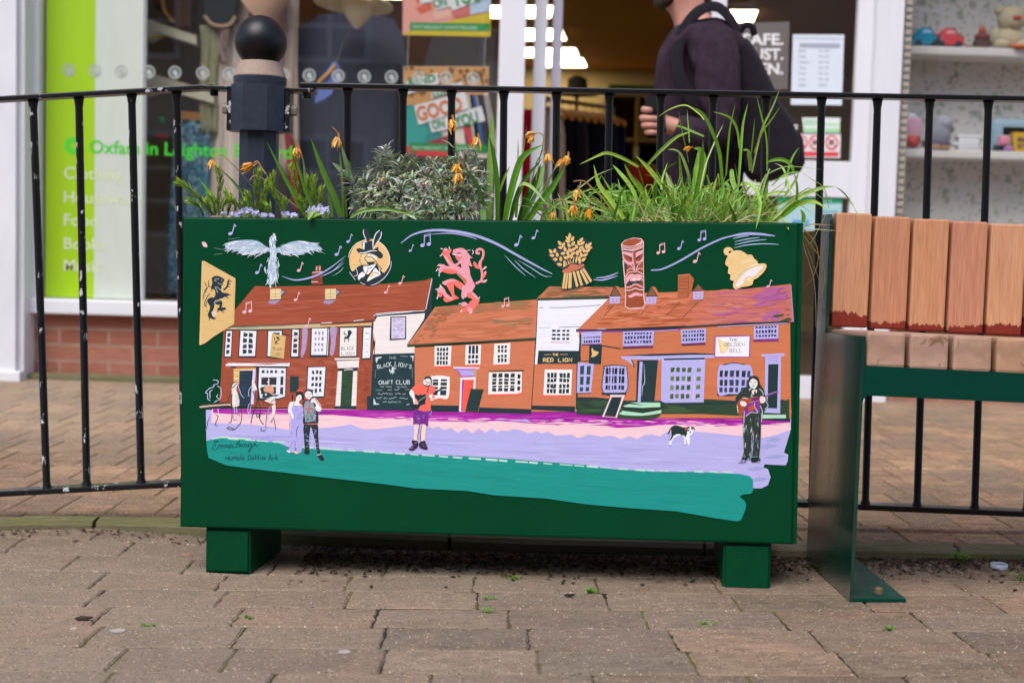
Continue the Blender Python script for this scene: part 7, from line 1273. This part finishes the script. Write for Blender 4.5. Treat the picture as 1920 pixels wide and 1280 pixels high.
# daffodils, centre
d2_ = root_thing('daffodil', .67, .14, 'tall broad green daffodil clump with withered orange heads, centre of planter', 'daffodils', 'withered daffodils in the planter')
b = B()
for tx, w, w0, w1, c in (('240,1240 245,800 262,300 278,-80', 82, .26, .29, '7fa84e'), ('335,1240 335,800 290,450 238,232', 58, .1, .08, '4a7d18'), ('365,890 420,730 492,578', 30, .14, .14, '7a9c2c'), ('430,1240 500,900 600,560 700,430 880,332', 84, .09, .06, '5a9420'), ('490,1240 560,980 660,760 875,492', 62, .1, .1, '4a7f1e'), ('600,1240 680,1000 780,790 862,555', 84, .13, .12, '3f701a'), ('700,1240 850,1020 1000,830 1155,575', 82, .08, .06, '5a9226'), ('560,1200 590,900 640,820', 40, .12, .12, '6a9838'), ('600,820 660,800 760,850 935,1045', 44, .06, .02, 'a4c676'), ('640,1240 760,1000 850,830', 50, .15, .15, '5f9440'), ('820,900 850,700 900,560', 90, .3, .32, '8fb46a'), ('570,760 585,500 585,240', 24, .3, .3, '9ab58a'), ('850,1240 1020,1030 1240,900 1520,700 1745,608', 22, .1, .12, '8a9f5c'), ('860,1240 940,1120 1230,930 1500,860', 44, .09, .1, '6c9434'), ('430,1240 470,1000 530,800', 70, .16, .16, '6fa038'), ('690,400 640,470 690,100', 18, .3, .3, '7a9c4e'), ('1200,1230 1350,1050 1500,890 1560,850', 30, .1, .1, '5f8f34'), ('1060,990 1300,1040 1500,1090 1760,1180', 34, .07, .06, '93ab62'), ('170,1240 160,1060', 70, .05, .05, '86b06c'), ('175,1080 120,850 20,690', 30, .06, .05, '3c6420')): leafpx(b, t4, tx, w, w0, w1, c)
b.build('leaves', V_LEAF, d2_); b = B()
for tx, w, w0, w1, c in (('720,900 800,560 865,440 880,330', 18, .1, .09, '6d8f3e'), ('880,330 892,240 850,190 790,195', 20, .09, .08, 'c9b070'), ('800,760 860,420 890,400 930,450', 14, .1, .09, 'a89c6c'), ('830,950 1000,660 1080,570', 14, .1, .09, '7f9c4e'), ('860,980 960,760 1050,560', 20, .12, .11, '8fac6a'), ('1495,870 1400,780 1330,760 1250,770', 20, .08, .07, 'b98a60'), ('1340,770 1320,840 1290,890', 14, .07, .07, 'c49a74'), ('1680,1120 1560,1020 1480,980 1440,1000 1440,1080', 18, .07, .06, 'b8915f'), ('1190,1010 1060,985 1000,1000', 16, .07, .06, 'c9a474')): stalkpx(b, t4, tx, w, w0, w1, c)
for tx, w, w0, w1, c in (('1590,420 1520,250 1480,80', 0, 0, 0, ''),)[:0]: pass
b.build('stems', V_LEAF, d2_)
for i, (x, y, s_, w, a) in enumerate(((735, 205, 95, .08, 160), (745, 260, 90, .08, 110), (948, 495, 120, .09, 80), (1085, 545, 100, .085, 120), (1165, 520, 125, .08, 95), (1285, 935, 135, .065, 95), (1250, 1120, 130, .05, 85), (1440, 1160, 120, .05, 92), (995, 1185, 90, .03, 100))): wilted('flower', d2_, t4, x, y, s_, w, a, 20 + i)
# daffodil heads rising through the shrub
d3_ = root_thing('daffodil', .53, .2, 'slim withered daffodil heads rising out of the silvery bush', 'daffodils', 'withered daffodils in the planter')
b = B(); leafpx(b, t3, '1850,800 1780,620 1690,460 1590,330', 44, .04, .03, '3a5f1e'); leafpx(b, t3, '240,940 400,865 700,850 1130,955', 42, .0, -.004, '6f9a3c', tip=.9); leafpx(b, t3, '440,640 400,620 360,600', 40, .1, .1, '7fa04a'); leafpx(b, t3, '1480,110 1400,40 1320,10', 14, .16, .15, 'b9bd9a'); b.build('leaves', V_LEAF, d3_)
b = B()
for tx, w, w0, w1, c in (('1560,500 1520,230 1490,60', 22, .16, .15, '6f9638'), ('1790,500 1770,350 1730,140', 22, .16, .15, '5f8a30'), ('1600,340 1570,300 1530,290', 20, .05, .04, 'd0a070')): stalkpx(b, t3, tx, w, w0, w1, c)
b.build('stems', V_LEAF, d3_)
for i, (x, y, s_, w, a) in enumerate(((1455, -160, 150, .15, 85), (1745, 50, 140, .15, 95), (1510, 370, 130, .035, 95), (1530, 480, 130, .03, 92), (625, 495, 60, .05, 90))): wilted('flower', d3_, t3, x, y, s_, w, a, 40 + i)
# grass clump, right
gr = root_thing('grass_clump', .98, .15, 'loose tuft of arching grass spilling over the right end of the planter', 'grass clump')
b = B(); dy = B(); GC_ = ['74a62e', '88b63e', '5f8f22', '98c252', 'a8c66c', '6a982c', 'b3cc80', '80ae3a', '9cba42']
tr5 = ['30,660 210,575 300,550 430,590 600,680|34', '350,660 430,750 540,900 650,1180|40', '170,660 220,850 330,1000 460,1180|46', '460,645 530,780 640,940 740,1180|36', '570,570 680,680 780,800 920,1000|46', '400,790 430,920 460,1060 510,1180|30', '780,210 900,130 1050,90 1180,170 1230,230|16', '890,270 1010,300 1110,340 1229,390|26', '690,660 800,540 960,400 1110,340|34', '620,910 500,910 290,915 120,930|20', '880,515 950,520 1010,570 1080,760 1090,900|30', '985,530 1000,700 1010,900 990,1080|36', '985,140 1010,300 1050,480 1080,640|14', '1065,130 1080,300 1090,450|12', '880,640 830,780 815,900|18', '980,630 880,690 820,800|18', '590,670 630,800 650,900|16', '860,720 900,860 960,1000|50', '700,1180 660,1100 640,1000|40', '880,1210 1000,1110 1229,930|44', '910,920 930,1010 960,1060|26', '1180,500 1150,800 1140,1180|60', '1220,420 1200,700 1120,1100|44', '780,700 760,900 770,1180|40', '290,920 450,960 620,1000|46']
for t_ in tr5:
    tx, w = t_.split('|'); q = tx.split(); y0, y1 = float(q[0].split(',')[1]), float(q[-1].split(',')[1]); 
    if y0 < y1: q = q[::-1]
    leafpx(b, t5, ' '.join(q), float(w), RP.uniform(.05, .2), RP.uniform(.02, .2), RP.choice(GC_))
tr6 = ['775,20 700,200 600,420 520,780|18', '780,180 690,310 610,420 540,600|14', '560,90 600,250 650,480 655,760|14', '170,235 270,260 340,300 390,400 410,560|20', '485,160 440,350 420,600 400,900|24', '375,160 330,350 310,520 290,800|18', '545,290 530,450 510,640|16', '270,340 200,480 110,700 60,920|14', '0,195 90,260 170,420 230,600 260,900|34', '650,780 560,960 470,1130|20', '650,690 700,665 780,660 850,690 890,760|34', '720,690 790,730 830,830 870,980|22', '890,760 920,880 920,1000 890,1060|22', '940,550 880,640 840,760 820,900|20', '640,800 760,740 880,720 1150,750|8', '700,890 800,800 900,770 960,770|16', '800,1000 900,860 940,770|22', '960,770 1060,840 1150,900 1190,1000 1200,1100|10', '600,1000 700,960 800,950 850,960|30', '680,1210 850,1060 1010,960 1150,910 1260,900|40', '1260,900 1340,960 1420,1070|14', '1260,900 1340,960 1430,1090 1480,1200|8', '720,1210 860,1100 990,1040 1090,1040 1200,1110|40', '950,1100 980,1160 975,1220|34', '420,880 500,880 560,940 590,1040 580,1160 555,1280|36', '770,1180 820,1230 850,1290|26', '1130,900 1170,970 1195,1050|8', '440,580 480,580 500,640 510,760|36', '320,770 340,760 350,850 400,1000 400,1180|44', '230,880 280,870 310,900 320,1000|30', '0,560 60,580 90,700 60,900|60', '180,860 100,930 0,1020|40', '790,1160 900,1070 960,1020|60']
for t_ in tr6:
    tx, w = t_.split('|'); q = tx.split(); d0 = RP.uniform(.05, .18); d1x = RP.uniform(.03, .2)
    if '1280' in tx or '1290' in tx: d0, d1x = .05, -.02
    elif float(q[0].split(',')[1]) < float(q[-1].split(',')[1]) : q = q[::-1]
    leafpx(b, t6, ' '.join(q), float(w), d0, d1x, RP.choice(GC_))
for i in range(560): # the dense tuft the traced blades rise from
    u = RP.triangular(.80, 1.16, 1.02); w = RP.uniform(.05, .215); o = PL(u, w, PHGT - .03); h = RP.triangular(.05, .22, .10); lean = RP.gauss((u - 1.0) * .5, .25); dr = PH + PU * lean + PW * RP.gauss(-.05, .22); q = []
    for k in range(7): t = k / 6; q.append(o + dr.normalized() * h * t - PH * h * .38 * t ** 3 * RP.uniform(.5, 1.5) + PU * lean * h * .5 * t * t)
    b.col(tuple(v * RP.uniform(.7, 1.15) for v in lin(RP.choice(GC_)))); b.blade(q, RP.uniform(.002, .0062), TOC + Vector((RP.uniform(-.6, .6), 0, RP.uniform(-.3, .3))), .25, 1, .85)
for i in range(260):
    u = RP.triangular(.82, 1.17, 1.03); w = RP.uniform(.03, .2); o = PL(u, w, PHGT - .03); h = RP.uniform(.03, .10); lean = RP.gauss(0, .8); dr = (PH + PU * lean + PW * RP.gauss(-.1, .3)).normalized(); q = [o, o + dr * h * .4, o + dr * h * .75 + PU * lean * h * .2, o + dr * h - PH * h * .15 + PU * lean * h * .4]
    dy.col(RP.choice(['c9b98c', 'b8a06c', 'd8cba4', 'a98a58', 'c0a878'])); dy.blade(q, RP.uniform(.0014, .003), TOC, .2, 1, .9)
for i in range(60): # green blades between the daffodils and the tuft
    u = RP.uniform(.72, .86); o = PL(u, RP.uniform(.06, .21), PHGT - .03); h = RP.uniform(.05, .14); lean = RP.gauss(0, .5); dr = (PH + PU * lean).normalized(); q = [o + dr * h * k / 5 - PH * h * .25 * (k / 5) ** 3 + PU * lean * h * .4 * (k / 5) ** 2 for k in range(6)]
    b.col(tuple(v * RP.uniform(.7, 1.1) for v in lin(RP.choice(GC_)))); b.blade(q, RP.uniform(.002, .005), TOC + Vector((RP.uniform(-.5, .5), 0, 0)), .25, 1, .85)
b.build('foliage', V_LEAF, gr)
ts = (1480, 400, 3.371)
for tx, w, w1, c in (('60,70 95,225 150,400 166,560 168,720', 6, .1, 'c9a878'), ('60,60 105,115 165,190 182,290 150,400 90,478', 6, .08, 'b98a3c'), ('60,80 105,165 180,260 222,380 205,535', 8, .1, '9a9a48'), ('60,90 112,225 190,430 220,600', 5, .12, 'b89a72'), ('50,60 120,200 235,0', 5, .1, '8fa05c')): stalkpx(dy, ts, tx, w, .06, w1, c)
dy.build('dry_stalks', V_LEAF, gr)
wilted('flower', gr, t5, 1075, 505, 60, .1, 150, 77); wilted('flower', gr, t6, 555, 1140, 50, .05, 60, 78)
# ------------------------------------------------------------------ weeds, litter and spots on the paving
ZN = Vector((-.02, .03, 1)); P0 = Vector((-.03413487, 2.54529938, .00455828))
def low(px, py): return onplane(px, py, P0, ZN)
for px, py, n, h, lab in ((965, 1087, 14, .022, 'small green weed in the joint under the middle of the planter'), (1107, 1111, 22, .02, 'flat green weed in the joint, right of the middle weed'), (915, 1124, 12, .016, 'tiny green weed in the joint in front of the shadow'), (911, 1147, 12, .016, 'tiny green weed in the joint, one brick nearer the viewer'), (1502, 1038, 22, .04, 'grassy weed by the kerb between the planter foot and bench plate'), (1800, 1053, 40, .045, 'spreading grassy weed by the kerb behind the bench'), (1745, 1030, 10, .03, 'lone weed sprout on the kerb behind the bench'), (1918, 1088, 22, .035, 'weed at the right edge of the paving beyond the bottle ring'), (275, 1173, 16, .012, 'bright green moss sprig in the joint at the left'), (470, 1160, 14, .012, 'moss sprig at the end of the dark grey brick'), (1318, 1170, 10, .014, 'small weed in the joint in front of the right planter foot'), (1668, 1180, 10, .014, 'small weed in the joint in front of the bench')):
    o = low(px, py); t = empty('weed', o, lab, 'weed', 'weeds in the paving joints'); b = B()
    for i in range(n):
        a = RP.uniform(0, 6.28); ln = h * RP.uniform(.5, 1.2); d = Vector((math.cos(a), math.sin(a) * .6, 0)); s0 = o + Vector((RP.gauss(0, .006), RP.gauss(0, .002), -.002)); b.col(RP.choice(['5c8a2c', '6f9a38', '4c7424', '7a9a40'])); b.blade([s0, s0 + d * ln * .35 + Vector((0, 0, ln * .5)), s0 + d * ln * .9 + Vector((0, 0, ln * .45))], RP.uniform(.0018, .004), (0, -.4, 1), .2)
    b.build('foliage', V_LEAF, t)
o = low(1873, 1066); b = B(); b.lathe(o, [(.0165, .001), (.0175, .004), (.0172, .011), (.0160, .0115), (.0155, .009), (.0155, .001), (.0165, .001)], 28); tag(b.build('bottle_ring', plain('ring_plastic', 'a9b4c4', .4, .05), None, True, org=o), 'pale blue plastic bottle ring lying by the kerb behind the bench', 'litter')
GUM = [(221, 1183, .013, 'largest pale gum spot, in the row at the left'), (645, 1223, .010, 'pale gum spot in the second row from the bottom, left of centre'), (138, 1179, .006, 'smallest pale gum spot, left of the largest one')]
for px, py, r_, lab in GUM:
    o = low(px, py) + Vector((0, 0, .0018)); b = B(); b.col(RP.choice(['a39a92', '9a9694', 'aaa29a'])); n = 16; V = [o + Vector((math.cos(2 * math.pi * i / n) * r_ * RP.uniform(.75, 1.1), math.sin(2 * math.pi * i / n) * r_ * RP.uniform(.75, 1.1), 0)) for i in range(n)]; b.prism([v - Vector((0, 0, .0012)) for v in V], (0, 0, .0012)); tag(b.build('gum_spot', V_MATT, org=o), lab, 'gum spot', 'pale spots on the paving')
for px, py, l, c, lab in ((157, 1163, .016, '3a2a1e', 'dark dead leaf lying on the paving at the far left'), (1068, 1119, .010, '2c2018', 'dark dead leaf scrap on the brick below the planter'), (345, 1045, .018, '9a6a50', 'terracotta coloured fragment beside the left planter foot'), (281, 1042, .006, '8f8ad0', 'tiny mauve scrap left of the terracotta fragment')):
    o = low(px, py) + Vector((0, 0, .002)); b = B(); b.col(c); b.prism([o + Vector(q) * l for q in ((-1, 0, 0), (-.4, .35, .15), (.5, .3, .1), (1, 0, .2), (.4, -.3, .05), (-.5, -.3, 0))], (0, 0, .0025)); tag(b.build('scrap', V_MATT, org=o), lab, 'scrap', 'scraps lying on the paving')
